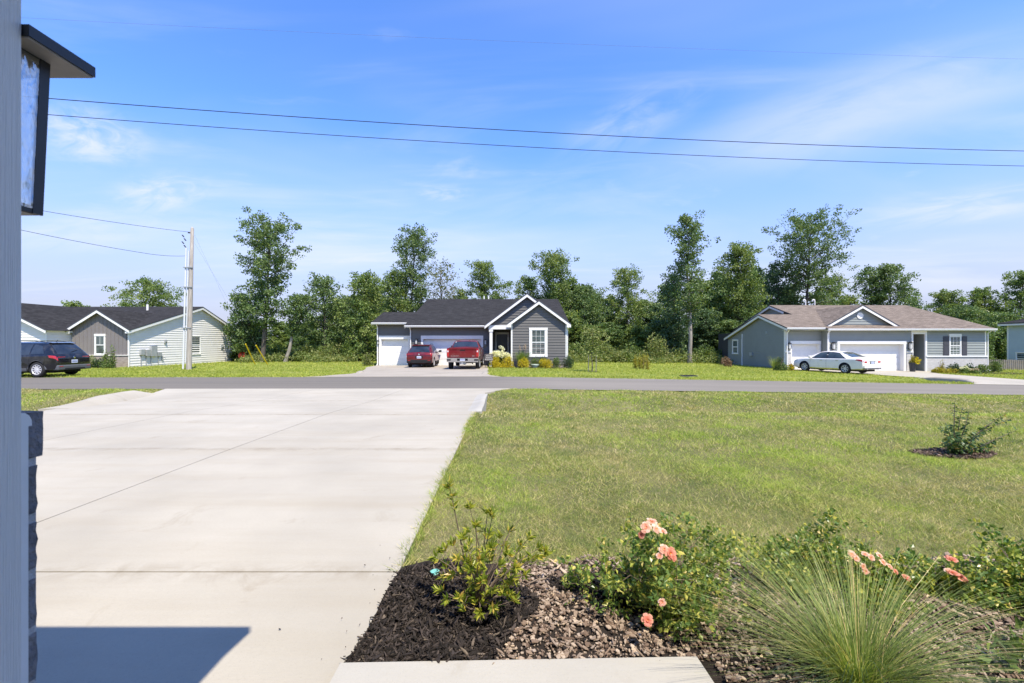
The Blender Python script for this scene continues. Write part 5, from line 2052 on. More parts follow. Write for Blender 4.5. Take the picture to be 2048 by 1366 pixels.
    mb_box(c, 'window_sticker', M['lamp_clear'], (-.70, -.62, -.895, -.88, 1.745, 1.80))
    mirror_pair(c, .98, 1.02, 1.42, M['black'])
    return c


def text(body, size, mat, parent, loc, name, depth=.004, align='CENTER', sx=1.0):
    cu_ = bpy.data.curves.new(name, 'FONT')
    cu_.body = body
    cu_.size = size
    cu_.align_x = align
    cu_.extrude = depth / 2
    o = bpy.data.objects.new(name, cu_)
    COL.objects.link(o)
    bpy.context.view_layer.update()
    me = bpy.data.meshes.new_from_object(o.evaluated_get(bpy.context.evaluated_depsgraph_get()))
    bpy.data.objects.remove(o)
    org = ORG.get(parent.name, Vector((0, 0, 0)))
    me.transform(Matrix.Translation(Vector(loc) - org) @ Matrix.Rotation(rad(90), 4, 'X') @ Matrix.Diagonal((sx, 1, 1, 1)))
    me.materials.clear()
    me.materials.append(mat)
    return link(name, me, parent)


pickup()


def sedan():
    c = thing('car', (22.30, 31.55, float(zg(22.3, 31.5)) + .055), 'pearl white sedan parked on the right driveway, seen from its left rear side', 'car', None, rad(19.5))
    e = 2.49
    st = [(-e, .46, .86, .90, .74, .76, .62), (-e + .05, .36, .96, .985, .84, .85, .70), (-e + .14, .30, .985, 1.015, .88, .885, .72), (-2.0, .27, 1.0, 1.04, .90, .90, .72), (-1.74, .25, .995, 1.075, .91, .91, .70),
          (-1.3, .23, .98, 1.27, .92, .915, .63), (-.92, .22, .97, 1.405, .92, .915, .585), (-.45, .21, .96, 1.455, .92, .915, .58), (.05, .20, .95, 1.46, .92, .915, .58), (.5, .20, .945, 1.40, .92, .915, .585),
          (1.32, .21, .93, 1.01, .92, .90, .72), (2.0, .23, .86, .93, .90, .86, .66), (2.36, .28, .74, .80, .82, .76, .58), (e, .38, .60, .66, .68, .64, .48)]
    r = .335
    fw, rw = 1.46, -1.36
    car_body(c, st, M['paint_silver'], (fw, rw), r, 1.85)
    for y in (fw, rw):
        for sg in (-1, 1):
            wheel(c, sg * .80, y, r, .215, sg, 7)
    mb = MB()
    for sg in (1, -1):
        p = patch(st, [(-1.70, 7.2), (-.95, 7.5), (-.95, 9.0), (-1.70, 9.0)], sg)
        mb.add(p.v, p.f)
    mb.build('rear_window', M['car_glass_pale'], c, True, 30)
    mb = MB()
    for sg in (1, -1):
        p = patch(st, [(.54, 7.9), (1.28, 7.9), (1.28, 9.0), (.54, 9.0)], sg)
        mb.add(p.v, p.f)
    mb.build('windscreen', M['car_glass_pale'], c, True, 30)
    for sg in (1, -1):
        patch(st, [(-1.46, 5.05), (1.16, 5.05), (.44, 7.0), (-.86, 7.0)], sg, (14, 5), .004).build('window_frame', M['black'], c, True, 30)
        for q in ([(-1.30, 5.2), (-.18, 5.2), (-.18, 6.84), (-.86, 6.84)], [(-.08, 5.2), (1.02, 5.2), (.42, 6.84), (-.08, 6.84)]):
            patch(st, q, sg, (8, 4), .009).build('side_window', M['car_glass_pale'], c, True, 30)
        for ya in (-.13, 1.02):
            patch(st, [(ya, 2.1), (ya + .010, 2.1), (ya + .010, 5.0), (ya, 5.0)], sg, (1, 8), .003).build('door_seam', M['under'], c)
        for y in (-.86, .22):
            p = surf(st, sy(st, y), 3.8)
            mb_box(c, 'door_handle', M['chrome'], (sg * (p.x + .006) - .022, sg * (p.x + .006) + .022, y - .09, y + .09, p.z - .01, p.z + .02), .008)
        patch(st, [(rw + .42, 1.9), (fw - .42, 1.9), (fw - .42, 2.22), (rw + .42, 2.22)], sg, (8, 2), .014).build('sill', M['chrome'], c)
        patch(st, [(-e + .02, 3.62), (-e + .46, 3.85), (-e + .30, 4.45), (-e + .03, 4.5)], sg, (6, 3), .010).build('tail_lamp', M['lamp_red'], c, True, 30)
        mb_box(c, 'tail_lamp', M['lamp_red'], (.50 if sg > 0 else -.76, .76 if sg > 0 else -.50, -e - .014, -e + .06, .74, .86), .02)
        patch(st, [(e - .52, 3.7), (e - .1, 3.7), (e - .12, 4.5), (e - .42, 4.6)], sg, (4, 2), .01).build('headlamp', M['lamp_clear'], c)
    mb_box(c, 'rear_bumper', M['paint_silver'], (-.80, .80, -e - .05, -e + .25, .40, .62), .05)
    mb_box(c, 'bumper_insert', M['cladding'], (-.78, .78, -e - .054, -e + .3, .335, .42), .02)
    mb_box(c, 'trunk_trim', M['chrome'], (-.34, .34, -e - .016, -e + .06, .845, .875), .006)
    mb_box(c, 'plate_recess', M['cladding'], (-.24, .24, -e - .010, -e + .05, .66, .835), .01)
    number_plate(c, -e - .012, .745)
    for x in (-.55, .55):
        mb = MB()
        mb.tube([(x, -e + .1, .36), (x, -e - .06, .35)], .035, 8)
        mb.build('exhaust_tip', M['chrome'], c)
    mirror_pair(c, .86, .92, 1.03, M['paint_silver'])
    mb_box(c, 'underbody', M['under'], (-.70, .70, -e + .3, e - .35, .17, .32))
    return c


sedan()
# ---------------------------------------------------------------- pole, wires, sign, small yard things
po = thing('utility_pole', (-21.2, 30, float(zg(-21.2, 30)) - .03), 'tall weathered wooden utility pole with grey conduits beside the white house', 'utility pole')
base = at(377.5, 738, 30.0)
top = at(384.5, 457, 30.3)
mb = MB()
mb.tube([base + Vector((0, 0, -.25)), base.lerp(top, .3), base.lerp(top, .65), top, top + Vector((.0, 0, .12))], [.165, .145, .12, .10, .02], 10)
mb.build('shaft', M['pole_wood'], po, True, 60)
for (dx, r_, t0, t1) in ((-.34, .055, 0, .86), (-.17, .04, 0.05, .84)):
    mb = MB()
    pts = [base.lerp(top, t) + Vector((dx, -.05, 0)) for t in (t0, .25, .5, .72, t1)]
    mb.tube(pts, [r_] * 4 + [r_ * .9], 7)
    mb.build('conduit', M['conduit'], po, True, 60)
mb = MB()
for t in (.29, .58, .72):
    p = base.lerp(top, t)
    mb.box(p.x - .45, p.x + .14, p.y - .16, p.y - .06, p.z - .03, p.z + .03)
mb.build('bracket', M['grey_metal'], po)
for k in range(4):
    p = base.lerp(top, .86 + .035 * (k % 2)) + Vector((-.36 - .13 * (k // 2), -.05, .02 + .12 * k))
    mb = MB()
    mb.tube([p, p + Vector((-.12, 0, .16))], .022, 6)
    for q in range(3):
        c_ = p + Vector((-.02 - .04 * q, 0, .03 + .055 * q))
        mb.tube([c_ + Vector((0, -.001, -.006)), c_ + Vector((0, .001, .006))], .055, 8)
    mb.build('insulator', M['shutter'], po)
mb = MB()
p = base.lerp(top, .97)
mb.box(p.x - .26, p.x - .05, p.y - .05, p.y + .05, p.z - .04, p.z + .04)
mb.build('top_bracket', M['shutter'], po)


def wire(name, pts, r, label, cat='wire', group=None, mat=None, n=24, sag=0.0):
    """A cable through the given points; sag bows each span down."""
    mb = MB()
    P = []
    for i in range(len(pts) - 1):
        for k in range(n):
            t = k / n
            q = pts[i].lerp(pts[i + 1], t)
            q.z -= sag * 4 * t * (1 - t)
            P.append(q)
    P.append(pts[-1])
    mb.tube(P, r, 5)
    o = mb.build(name, mat or M['wire'], None, True, 60)
    return tag(o, label, cat, group)


def street_cable(pa, pb, r, sag, label, mat=None):
    """Cable past both edges of the picture that passes through the points pa and pb."""
    a, b = at(*pa), at(*pb)
    a2, b2 = a + (a - b) * .5, b + (b - a) * .4
    ta, tb = .5 / 1.9, 1.5 / 1.9
    sa, sb = sag * 4 * ta * (1 - ta), sag * 4 * tb * (1 - tb)
    k = (sb - sa) / (tb - ta)
    a2.z += sa - k * ta
    b2.z += sa + k * (1 - ta)
    return wire('power_line', [a2, b2], r, label, 'cable', 'cables along the street', mat=mat, n=40, sag=sag)


street_cable((100, 197, 14.0), (2048, 302, 17.8), .0125, .9, 'upper of two close black cables crossing the sky above the street')
street_cable((100, 229.5, 14.0), (2048, 332, 17.8), .0105, .9, 'lower of two close black cables crossing the sky above the street')
street_cable((75, 37, 16.5), (2048, 118, 19.5), .0032, .5, 'thin faint wire high above the two street cables', M['steel_wire'])
tp = base.lerp(top, .975) + Vector((-.22, 0, 0))
wire('service_wire', [at(-400, 330, 15.0), at(88, 422, 21.0), tp], .011, 'dark wire sagging from the lantern side to the pole top', 'cable', sag=.06)
tp2 = base.lerp(top, .80) + Vector((-.40, -.05, .02))
wire('service_wire', [at(-400, 360, 15.0), at(42, 460, 21.0), at(300, 508, 27.5), tp2], .011, 'lower dark wire sagging in to the pole below its top', 'cable', sag=.05)
for (pa, gtop, gbot, lab) in ((.955, (486, 676), (511, 730), 'guy wire with the left of two yellow guards beside the white house'), (.90, (508, 685), (536, 730), 'guy wire with the right of two yellow guards before the tall tree')):
    t0 = base.lerp(top, pa) + Vector((.1, .1, 0))
    gb = at(gbot[0], gbot[1], 38.5)
    gb.z = float(zg(gb.x, gb.y)) - .02
    tgx = t0.lerp(gb, .80)
    g = thing('guy_wire', tuple(gb), lab, 'guy wire', 'guy wires of the utility pole')
    mb = MB()
    mb.tube([t0, gb], .0035, 5)
    mb.build('cable', M['steel_wire'], g)
    mb = MB()
    mb.tube([gb.lerp(t0, .005), gb.lerp(t0, .20)], .045, 8)
    mb.build('guard', M['guard'], g, True, 60)

# yard sign before the white hydrangea
sg_ = at(977.5, 735, 31.6)
sgz = float(zg(sg_.x, 31.6))
ys = thing('yard_sign', (sg_.x, 31.6, sgz), 'small dark brown yard sign with three lines of pale lettering', 'sign')
mb = MB()
mb.box(sg_.x - .29, sg_.x + .29, 31.58, 31.61, -1.34, -.86)
mb.build('board', M['sign_face'], ys)
for i, (t_, s_, z0) in enumerate((('NOTICE', .115, -1.005), ('PRIVATE', .125, -1.145), ('RESIDENCE', .125, -1.285))):
    text(t_, s_, M['letter'], ys, (sg_.x, 31.572, z0), 'letters', .006, sx=.86)
for x in (sg_.x - .22, sg_.x + .22):
    mb = MB()
    mb.box(x - .012, x + .012, 31.595, 31.62, sgz - .1, -1.3)
    mb.build('stake', M['black'], ys)

# pale bowl planter in the grey house bed
p = at(1070, 735, 32.0)
pz = float(zg(p.x, 32.0))
bw = thing('planter', (p.x, 32.0, pz), 'low pale green bowl planter among the yellow shrubs', 'planter')
mb = MB()
mb.lathe([(0, pz), (.13, pz), (.15, pz + .06), (.24, pz + .18), (.29, pz + .27), (.29, pz + .30), (.26, pz + .30), (.2, pz + .2), (0, pz + .18)], 20, (p.x, 32.0, 0))
mb.build('bowl', M['pot_pale'], bw, True, 40)
mb = MB()
mb.lathe([(0, pz + .24), (.25, pz + .25)], 16, (p.x, 32.0, 0))
mb.build('soil', M['bed_soil'], bw)

# red round thing at the rear corner of the white house
p = at(486, 716, 46.0)
gz = float(zg(p.x, 46.0))
rb = thing('red_tank', (-27.4, 46.0, gz), 'red rounded tank half hidden behind the rear corner of the white house', 'tank')
mb = MB()
mb.lathe([(0, gz + 1.05), (.22, gz + 1.0), (.38, gz + .85), (.42, gz + .65), (.38, gz + .46), (.24, gz + .34), (0, gz + .30)], 18, (-27.2, 46.0, 0))
mb.build('shell', M['red_plastic'], rb, True, 70)
mb = MB()
for k in range(3):
    a = 2 * math.pi * k / 3
    mb.tube([(-27.2 + .22 * math.cos(a), 46 + .22 * math.sin(a), gz + .42), (-27.2 + .36 * math.cos(a), 46 + .36 * math.sin(a), gz)], .025, 6)
mb.build('leg', M['black'], rb)

# dark drain cover in the far lawn
p = at(1378, 749, 25.2)
dz = float(zl_far(p.x, 25.2))
dc = thing('drain_inlet', (p.x, 25.2, dz), 'dark flat drain inlet in the bright lawn between the houses', 'drain')
mb = MB()
mb.box(p.x - .42, p.x + .42, 25.0, 25.5, dz, dz + .07)
mb.build('frame', M['cladding'], dc)
for k in range(7):
    mb = MB()
    mb.box(p.x - .36 + k * .108, p.x - .31 + k * .108, 24.985, 25.4, dz + .06, dz + .085)
    mb.build('bar', M['under'], dc)

# scrap of teal plastic in the mulch
p = at(872, 1158, 2.76)
tb = bmesh.new()
bmesh.ops.create_icosphere(tb, subdivisions=2, radius=.026)
for v in tb.verts:
    k = RND.uniform(.62, 1.35)
    v.co = Vector((v.co.x * k * 1.25, v.co.y * k, v.co.z * k * .72))
me = bpy.data.meshes.new('plastic_scrap')
tb.to_mesh(me)
tb.free()
me.materials.append(M['teal'])
o = link('plastic_scrap', me, None, (p.x, 2.76, -1.405))
tag(o, 'crumpled scrap of teal plastic on the dark mulch behind the yellow green shrub', 'litter')
# ---------------------------------------------------------------- leaves, trees and shrubs
def leaf_cards(P, D, L, W, rng, fold=.18):
    """One folded diamond leaf per point, along direction D."""
    n = len(P)
    D = D / (np.linalg.norm(D, axis=1, keepdims=True) + 1e-9)
    r = rng.normal(size=(n, 3))
    s = np.cross(D, r)
    s /= (np.linalg.norm(s, axis=1, keepdims=True) + 1e-9)
    nn = np.cross(s, D)
    L = np.broadcast_to(np.asarray(L, float), (n,))[:, None]
    W = np.broadcast_to(np.asarray(W, float), (n,))[:, None]
    V = np.stack([P, P + D * L * .45 + s * W * .5 + nn * W * fold, P + D * L, P + D * L * .45 - s * W * .5 + nn * W * fold], 1)
    F = np.arange(n * 4).reshape(n, 4)
    return V.reshape(-1, 3), F


PROFILES = {
    'tall': [(0, .35), (.12, .62), (.3, .70), (.45, .60), (.62, .95), (.8, 1.0), (.92, .75), (1, .25)],
    'column': [(0, .55), (.2, .9), (.45, .95), (.6, .72), (.75, .80), (.9, .7), (1, .2)],
    'round': [(0, .6), (.25, .95), (.5, 1.0), (.75, .85), (.92, .55), (1, .2)],
    'dome': [(0, .85), (.3, 1.0), (.6, .95), (.85, .7), (1, .3)],
    'vase': [(0, .25), (.3, .5), (.55, .8), (.8, 1.0), (.95, .8), (1, .4)],
    'slim': [(0, .3), (.15, .85), (.35, .95), (.5, .65), (.62, .55), (.75, .95), (.88, .8), (1, .15)],
}


def tree_meshes(H, R, cb, profile, limbs, per, leaf, seed, lean=(0, 0), spread=1.0, tr=None, gap=.0, steep=1.0):
    """Trunk with limbs, and leaf clusters on the outer half of every limb. Returns (trunk MB, leaf V, F)."""
    rng = np.random.default_rng(seed)
    mb = MB()
    tr = tr or .012 * H + .03
    wob = rng.normal(0, .012 * H, (6, 2))
    wob[0] = 0

    def axis(h):
        t = h / H
        w = [np.interp(t, np.linspace(0, 1, 6), wob[:, k]) for k in (0, 1)]
        return Vector((w[0] + lean[0] * t, w[1] + lean[1] * t, h))
    hs = np.linspace(0, H * .97, 12)
    mb.tube([axis(h) + (Vector((0, 0, -.3)) if h == 0 else Vector()) for h in hs], [max(.02, tr * (1 - .92 * h / H) * (1.35 if h == 0 else 1)) for h in hs], 7)
    pr = PROFILES[profile]
    cp, cr = [], []
    for i in range(limbs):
        t = (i + rng.uniform(.1, .9)) / limbs
        if rng.uniform() < gap:
            continue
        h = cb + (H - cb) * t * .97
        rr = float(np.interp(t, [p[0] for p in pr], [p[1] for p in pr])) * R * rng.uniform(.62, 1.08)
        az = i * 2.39996 + rng.uniform(-.5, .5)
        el = rad(8 + 46 * t ** 1.2) * rng.uniform(.6, 1.3) * steep
        d = Vector((math.cos(az), math.sin(az), math.tan(min(el, 1.25))))
        a0 = axis(max(.1, h - rr * math.tan(min(el, 1.2)) * .55))
        e0 = a0 + Vector((d.x, d.y, d.z)) * rr
        e0.z = min(e0.z, H * 1.01)
        mid = a0.lerp(e0, .5) + Vector((rng.normal(0, .05), rng.normal(0, .05), .05)) * rr
        lr = max(.018, tr * .34 * (1 - .6 * t))
        mb.tube([a0, mid, e0], [lr, lr * .6, lr * .2], 4, False)
        nc = max(4, int(3 + rr * 2.0))
        for k in range(nc):
            s = .30 + .72 * (k + rng.uniform(0, .9)) / nc
            q = a0.lerp(mid, min(1, s * 2)) if s < .5 else mid.lerp(e0, (s - .5) * 2)
            off = rng.normal(0, .23, 3) * rr * (.35 + .5 * s)
            c = np.array(q) + off * [1, 1, .6]
            cp.append(c)
            cr.append(rng.uniform(.27, .56) * spread)
            if rng.uniform() < .35:
                mb.tube([q, Vector(c)], [lr * .3, .008], 3, False)
    for k in range(max(4, limbs // 6)):
        q = axis(H * rng.uniform(.86, .98))
        cp.append(np.array(q) + rng.normal(0, .16, 3) * R * [1, 1, .5])
        cr.append(rng.uniform(.3, .5) * spread)
    cp, cr = np.array(cp), np.array(cr)
    idx = np.repeat(np.arange(len(cp)), per)
    keep = rng.uniform(0, 1, len(idx)) < rng.uniform(.35, 1.0, len(cp))[idx]
    idx = idx[keep]
    off = rng.normal(size=(len(idx), 3))
    off /= (np.linalg.norm(off, axis=1, keepdims=True) + 1e-9)
    off *= (rng.uniform(0, 1, (len(idx), 1)) ** .45)
    P = cp[idx] + off * cr[idx][:, None] * [1.15, 1.15, .8]
    D = off * .8 + rng.normal(size=P.shape) * .7 + [0, 0, -.15]
    L = leaf * rng.uniform(.7, 1.35, len(P))
    V, F = leaf_cards(P, D, L, L * .72, rng)
    return mb, V, F


def plant_tree(name, loc, label, cat, H, R, cb, profile, limbs, per, leaf, mat, seed, group=None, bark='bark', **kw):
    mb, V, F = tree_meshes(H, R, cb, profile, limbs, per, leaf, seed, **kw)
    t = thing(name, tuple(loc), label, cat, group)
    link('trunk', mb.mesh('trunk', M[bark], None, True, 70), t)
    link('crown', np_mesh('crown', V, F, mat), t)
    return t


def px_tree(name, px, topy, d, half, cby, profile, limbs, per, mat, seed, label, base_px=None, cat='tree', leaf=.19, group=None, bark='bark', **kw):
    """A tree placed by its place in the photograph: crown centre, top and half width there, at distance d."""
    bx = px if base_px is None else base_px
    x = (bx - 1024) / FPX * d
    z = float(zg(x, d)) - .03
    H = (683 - topy) / FPX * d - z - (.9 if topy < 500 else .3)
    R = half / FPX * d
    cb = max(.2, (683 - cby) / FPX * d - z)
    lean = ((px - bx) / FPX * d, 0)
    return plant_tree(name, (x, d, z), label, cat, H, R, cb, profile, limbs, per, leaf, M[mat], seed, group, bark, lean=lean, **kw)


# the row behind the houses, from the left to the right of the picture
px_tree('young_tree', 148, 602, 58, 22, 640, 'dome', 14, 40, 'maple', 101, 'small round treetop peeking over the ridge of the white house', leaf=.22)
px_tree('broad_tree', 300, 556, 56, 58, 640, 'dome', 34, 46, 'maple', 102, 'broad spreading treetop behind the white house roof beside the utility pole', steep=.8)
px_tree('oak_tree', 549, 420, 45, 66, 655, 'tall', 60, 54, 'oak', 103, 'tallest oak left of the grey house, leaning right with open crown', 524, spread=1.0, tr=.24, gap=.08)
px_tree('leafy_tree', 478, 580, 46, 34, 705, 'round', 34, 46, 'oak', 104, 'shorter bushy tree pressed against the white house gable and the tall oak', 486)
px_tree('leafy_tree', 505, 640, 47, 34, 715, 'round', 26, 46, 'dark_leaf', 124, 'low dark tree filling in round the trunk of the tall oak', 505)
px_tree('leaning_tree', 605, 585, 45, 36, 668, 'vase', 28, 42, 'oak', 105, 'leaning tree with a bare pale trunk right of the tall oak', 569, bark='bark_pale', tr=.20)
px_tree('leafy_tree', 648, 548, 48, 50, 690, 'round', 44, 44, 'oak', 106, 'loose airy tree with reddish tips between the leaning tree and the grey house wood', gap=.12)
px_tree('leafy_tree', 728, 540, 47, 48, 718, 'dome', 54, 52, 'maple', 107, 'dense green tree leafy to the ground just left of the grey house garage', 735)
px_tree('leafy_tree', 688, 590, 50, 32, 715, 'column', 36, 46, 'dark_leaf', 108, 'dark slim tree behind the dense one left of the grey house')
px_tree('leafy_tree', 785, 538, 54, 42, 690, 'dome', 46, 50, 'maple', 109, 'rounded green tree rising behind the left end of the grey house roof')
px_tree('tall_tree', 822, 444, 55, 52, 650, 'tall', 64, 54, 'oak', 110, 'tall tree with a broken double top behind the grey house garage roof', 828, gap=.06)
px_tree('sparse_tree', 882, 522, 53, 46, 640, 'vase', 46, 9, 'pale_leaf', 111, 'thin half bare tree with pale leaves above the grey house roof', leaf=.20, bark='bark_pale', spread=.8)
px_tree('dead_snag', 906, 566, 54, 14, 620, 'vase', 9, 5, 'pale_leaf', 112, 'bare dead snag standing in front of the sparse tree behind the roof', leaf=.16, bark='bark_pale')
px_tree('leafy_tree', 967, 516, 55, 46, 680, 'round', 52, 54, 'maple', 113, 'full round tree centred behind the grey house roof ridge')
px_tree('leafy_tree', 922, 576, 57, 34, 690, 'dome', 30, 46, 'maple', 125, 'lower tree between the sparse tree and the full round tree')
px_tree('tall_tree', 1107, 500, 54, 44, 650, 'vase', 56, 54, 'maple', 114, 'leafy tree with a domed top just behind the white gables of the grey house', steep=.9)
px_tree('leafy_tree', 1056, 548, 56, 36, 690, 'dome', 44, 50, 'maple', 115, 'lower leafy tree left of the domed tree behind the grey house gables')
px_tree('leafy_tree', 1168, 566, 54, 48, 712, 'dome', 62, 52, 'oak', 116, 'wide dark green tree at the right end of the grey house')
px_tree('leafy_tree', 1255, 530, 57, 46, 690, 'round', 52, 50, 'maple', 117, 'round topped tree halfway between the two grey houses')
px_tree('tall_tree', 1374, 412, 46, 47, 650, 'slim', 60, 48, 'oak', 118, 'tallest slim tree with a pale trunk left of the blue grey house', 1379, bark='bark_pale', tr=.23, gap=.1)
px_tree('leafy_tree', 1345, 542, 50, 36, 712, 'column', 46, 48, 'dark_leaf', 119, 'dense dark tree at the foot of the tallest slim tree', 1350)
px_tree('tall_tree', 1480, 470, 52, 56, 705, 'column', 84, 54, 'maple', 120, 'big dense tree just left of the blue grey house')
px_tree('leafy_tree', 1552, 520, 56, 44, 700, 'dome', 50, 54, 'dark_leaf', 121, 'dark bushy tree behind the left gable of the blue grey house')
px_tree('tall_tree', 1624, 414, 54, 76, 640, 'tall', 74, 52, 'oak', 122, 'tall spreading tree with bare gaps over the blue grey house roof', 1610, tr=.24, gap=.08, steep=1.15)
px_tree('leafy_tree', 1664, 546, 58, 38, 690, 'dome', 40, 50, 'maple', 123, 'low rounded tree right of the spreading tree over the brown roof')
px_tree('leafy_tree', 1778, 524, 56, 46, 680, 'round', 56, 56, 'oak', 126, 'round tree standing above the brown roof gable', gap=.1)
px_tree('sparse_tree', 1738, 530, 57, 36, 640, 'vase', 34, 30, 'oak', 127, 'thin leaning tree with stray branches left of the round tree above the brown roof', leaf=.22)
px_tree('leafy_tree', 1826, 592, 62, 20, 680, 'dome', 18, 46, 'dark_leaf', 128, 'small dark treetop at the gap behind the right end of the brown roof')
for k, (px, ty, d, hf, mt) in enumerate(((1893, 580, 64, 40, 'maple'), (1962, 573, 62, 38, 'maple'), (2042, 540, 60, 48, 'maple'), (1930, 612, 54, 52, 'oak'), (2000, 622, 56, 46, 'oak'), (1870, 630, 58, 30, 'oak'), (2100, 560, 62, 50, 'maple'))):
    lab = ('rounded treetop nearest the right end of the brown roof in the far right wood', 'middle rounded treetop in the far right wood above the fence',
           'tallest treetop of the far right wood, cut by the picture edge', 'lower feathery tree in front of the far right wood',
           'feathery tree above the pale house roof at the far right', 'small tree between the brown roof end and the far right wood', 'treetop beyond the right picture edge behind the pale house')[k]
    px_tree('leafy_tree', px, ty, d, hf, 720, 'dome', 60, 66, mt, 140 + k, lab, group='trees of the far right wood')

# the wood between and behind: shared crowns
protos = []
for k in range(5):
    H = 9.5 + k * .8
    mb, V, F = tree_meshes(H, 2.7, .8, ('dome', 'column', 'round', 'dome', 'column')[k], 46, 44, .27, 300 + k)
    protos.append((H, mb.mesh('trunk', M['bark'], None, True, 70), np_mesh('crown', V, F, M[('maple', 'oak', 'dark_leaf', 'oak', 'maple')[k]])))
fill = [(560, 60, 645), (618, 58, 640), (590, 62, 650), (665, 58, 600), (705, 60, 590), (745, 60, 575), (1140, 58, 560), (1165, 62, 580), (1195, 60, 585), (1222, 62, 590), (1240, 58, 640), (1285, 60, 600), (1310, 58, 610), (1330, 62, 570), (1400, 58, 560),
        (1428, 54, 590), (1440, 62, 545), (1512, 60, 540), (1580, 60, 570), (1700, 62, 590), (1275, 52, 655), (1215, 52, 645), (1405, 51, 620), (1320, 52, 640), (1180, 51, 650), (1140, 52, 625), (1455, 50, 640), (1500, 50, 640), (450, 60, 660)]
for k, (px, d, ty) in enumerate(fill):
    H0, tm, cm = protos[k % 5]
    x = (px - 1024) / FPX * d
    z = float(zg(x, d)) - .03
    H = (683 - ty) / FPX * d - z
    t = thing('wood_tree', (x, d, z), 'mid height green tree within the dense wood behind the houses', 'tree', 'trees of the wood behind the houses', 0.0)
    t.rotation_euler = (0, 0, k * 1.7)
    s = H / H0
    t.scale = (max(.8, min(1.25, s * 1.15)), max(.8, min(1.25, s * 1.15)), s)
    link('trunk', tm, t)
    link('crown', cm, t)
V, F, off = [], [], 0
rng = np.random.default_rng(77)
n = 44000
X = rng.uniform(-200, 200, n)
Y = rng.uniform(66, 96, n)
hh = (3.6 + 1.6 * np.sin(X * .31) + 1.0 * np.sin(X * .83 + 1)) * np.where(np.abs(X + 35) < 16, .55, 1.0)
Z = zg(X, Y) + rng.uniform(0, 1, n) ** .8 * hh
V, F = leaf_cards(np.stack([X, Y, Z], 1), rng.normal(size=(n, 3)), .8, .6, rng)
tag(link('distant_wood', np_mesh('distant_wood', V, F, M['dark_leaf'])), 'low dark wood far beyond the houses', kind='stuff')


def bush_cloud(w, dpt, h, n, leaf, seed, shape='mound', ratio=.6, clumps=26):
    """Leaves on lumpy clumps that fill a mound, a cone or a box."""
    rng = np.random.default_rng(seed)
    cp = []
    while len(cp) < clumps:
        p = rng.uniform(-1, 1, 3)
        p[2] = abs(p[2])
        if shape == 'mound' and np.linalg.norm(p) < 1:
            cp.append(p)
        elif shape == 'cone' and np.hypot(p[0], p[1]) < 1.02 - p[2]:
            cp.append(p)
        elif shape == 'round' and np.linalg.norm((p - [0, 0, .5]) * [1, 1, 2]) < 1:
            cp.append(p)
        elif shape == 'column' and np.hypot(p[0], p[1]) < (1.0 if p[2] < .7 else 1.0 - (p[2] - .7) * 2.6):
            cp.append(p)
    cp = np.array(cp)
    i = rng.integers(0, clumps, n)
    o = rng.normal(size=(n, 3))
    o /= np.linalg.norm(o, axis=1, keepdims=True) + 1e-9
    rr = rng.uniform(.5, 1, (n, 1)) ** .5
    k = .30 if shape != 'cone' else .16
    P = (cp[i] * .82 + o * rr * k) * [w / 2, dpt / 2, h]
    P[:, 2] = np.abs(P[:, 2]) * .97 + .02
    D = o + [0, 0, .25] + rng.normal(size=(n, 3)) * .5
    L = leaf * rng.uniform(.7, 1.3, n)
    return leaf_cards(P, D, L, L * ratio, rng)


def shrub(name, loc, label, w, dpt, h, mat, n=900, leaf=.07, seed=1, shape='mound', group=None, cat='shrub', ratio=.6, clumps=26):
    t = thing(name, tuple(loc), label, cat, group)
    V, F = bush_cloud(w, dpt, h, n, leaf, seed, shape, ratio, clumps)
    link('foliage', np_mesh('foliage', V, F, M[mat]), t)
    mb = MB()
    rg2 = random.Random(seed)
    for k in range(5):
        a = rg2.uniform(0, 6.28)
        mb.tube([(0, 0, -.05), (math.cos(a) * w * .12, math.sin(a) * dpt * .12, h * .35), (math.cos(a) * w * .28, math.sin(a) * dpt * .28, h * .72)], [.02, .014, .006], 4, False)
    link('stem', mb.mesh('stem', M['twig']), t)
    return t


def blooms(t, pts, r, mat, seed, name='bloom'):
    """Round flower heads made of small petals, each a part of its shrub."""
    rng = np.random.default_rng(seed)
    for p in pts:
        n = 46
        o = rng.normal(size=(n, 3))
        o /= np.linalg.norm(o, axis=1, keepdims=True)
        V, F = leaf_cards(np.array(p) + o * r * .75 * [1, 1, .8], o + rng.normal(size=(n, 3)) * .7, r * .55, r * .5, rng)
        link(name, np_mesh(name, V, F, M[mat]), t)


def gp(px, d, lift=0.0):
    x = (px - 1024) / FPX * d
    return (x, d, float(zl_far(x, d)) + lift)


# planting before the grey house
sb = MB()
poly = [(-1.45, 31.6), (0, 31.4), (2, 31.55), (3.6, 31.5), (4.45, 32.2), (4.3, 33.2), (-.1, 33.2), (-.2, 34.7), (-1.4, 34.7)]
sb.prism([(x, y, float(zg(x, y)) + .06) for x, y in poly], (0, 0, -.2))
tag(sb.build('planting_bed', M['bed_soil']), 'dark mulched planting bed along the front of the grey house', kind='structure')
labs = ('golden yellow shrub beside the yard sign', 'golden yellow shrub below the white blooms, left of the fountain grass', 'golden yellow shrub in front of the fountain grass', 'golden yellow shrub right of the pale bowl planter')
for k, (px, d, w, h) in enumerate(((991, 31.9, .85, .75), (1014, 31.9, .95, .80), (1047, 31.9, .95, .72), (1092, 31.9, .95, .82))):
    shrub('golden_shrub', gp(px, d), labs[k], w, .8, h, 'yellow', 1500, .10, 400 + k, 'mound' if k != 2 else 'round', 'golden shrubs before the grey house', ratio=.3)
hy = shrub('hydrangea', gp(998, 33.0), 'white blooming hydrangea in front of the black front door', 1.6, 1.0, 1.20, 'green_shrub', 1200, .12, 410)
rg2 = random.Random(5)
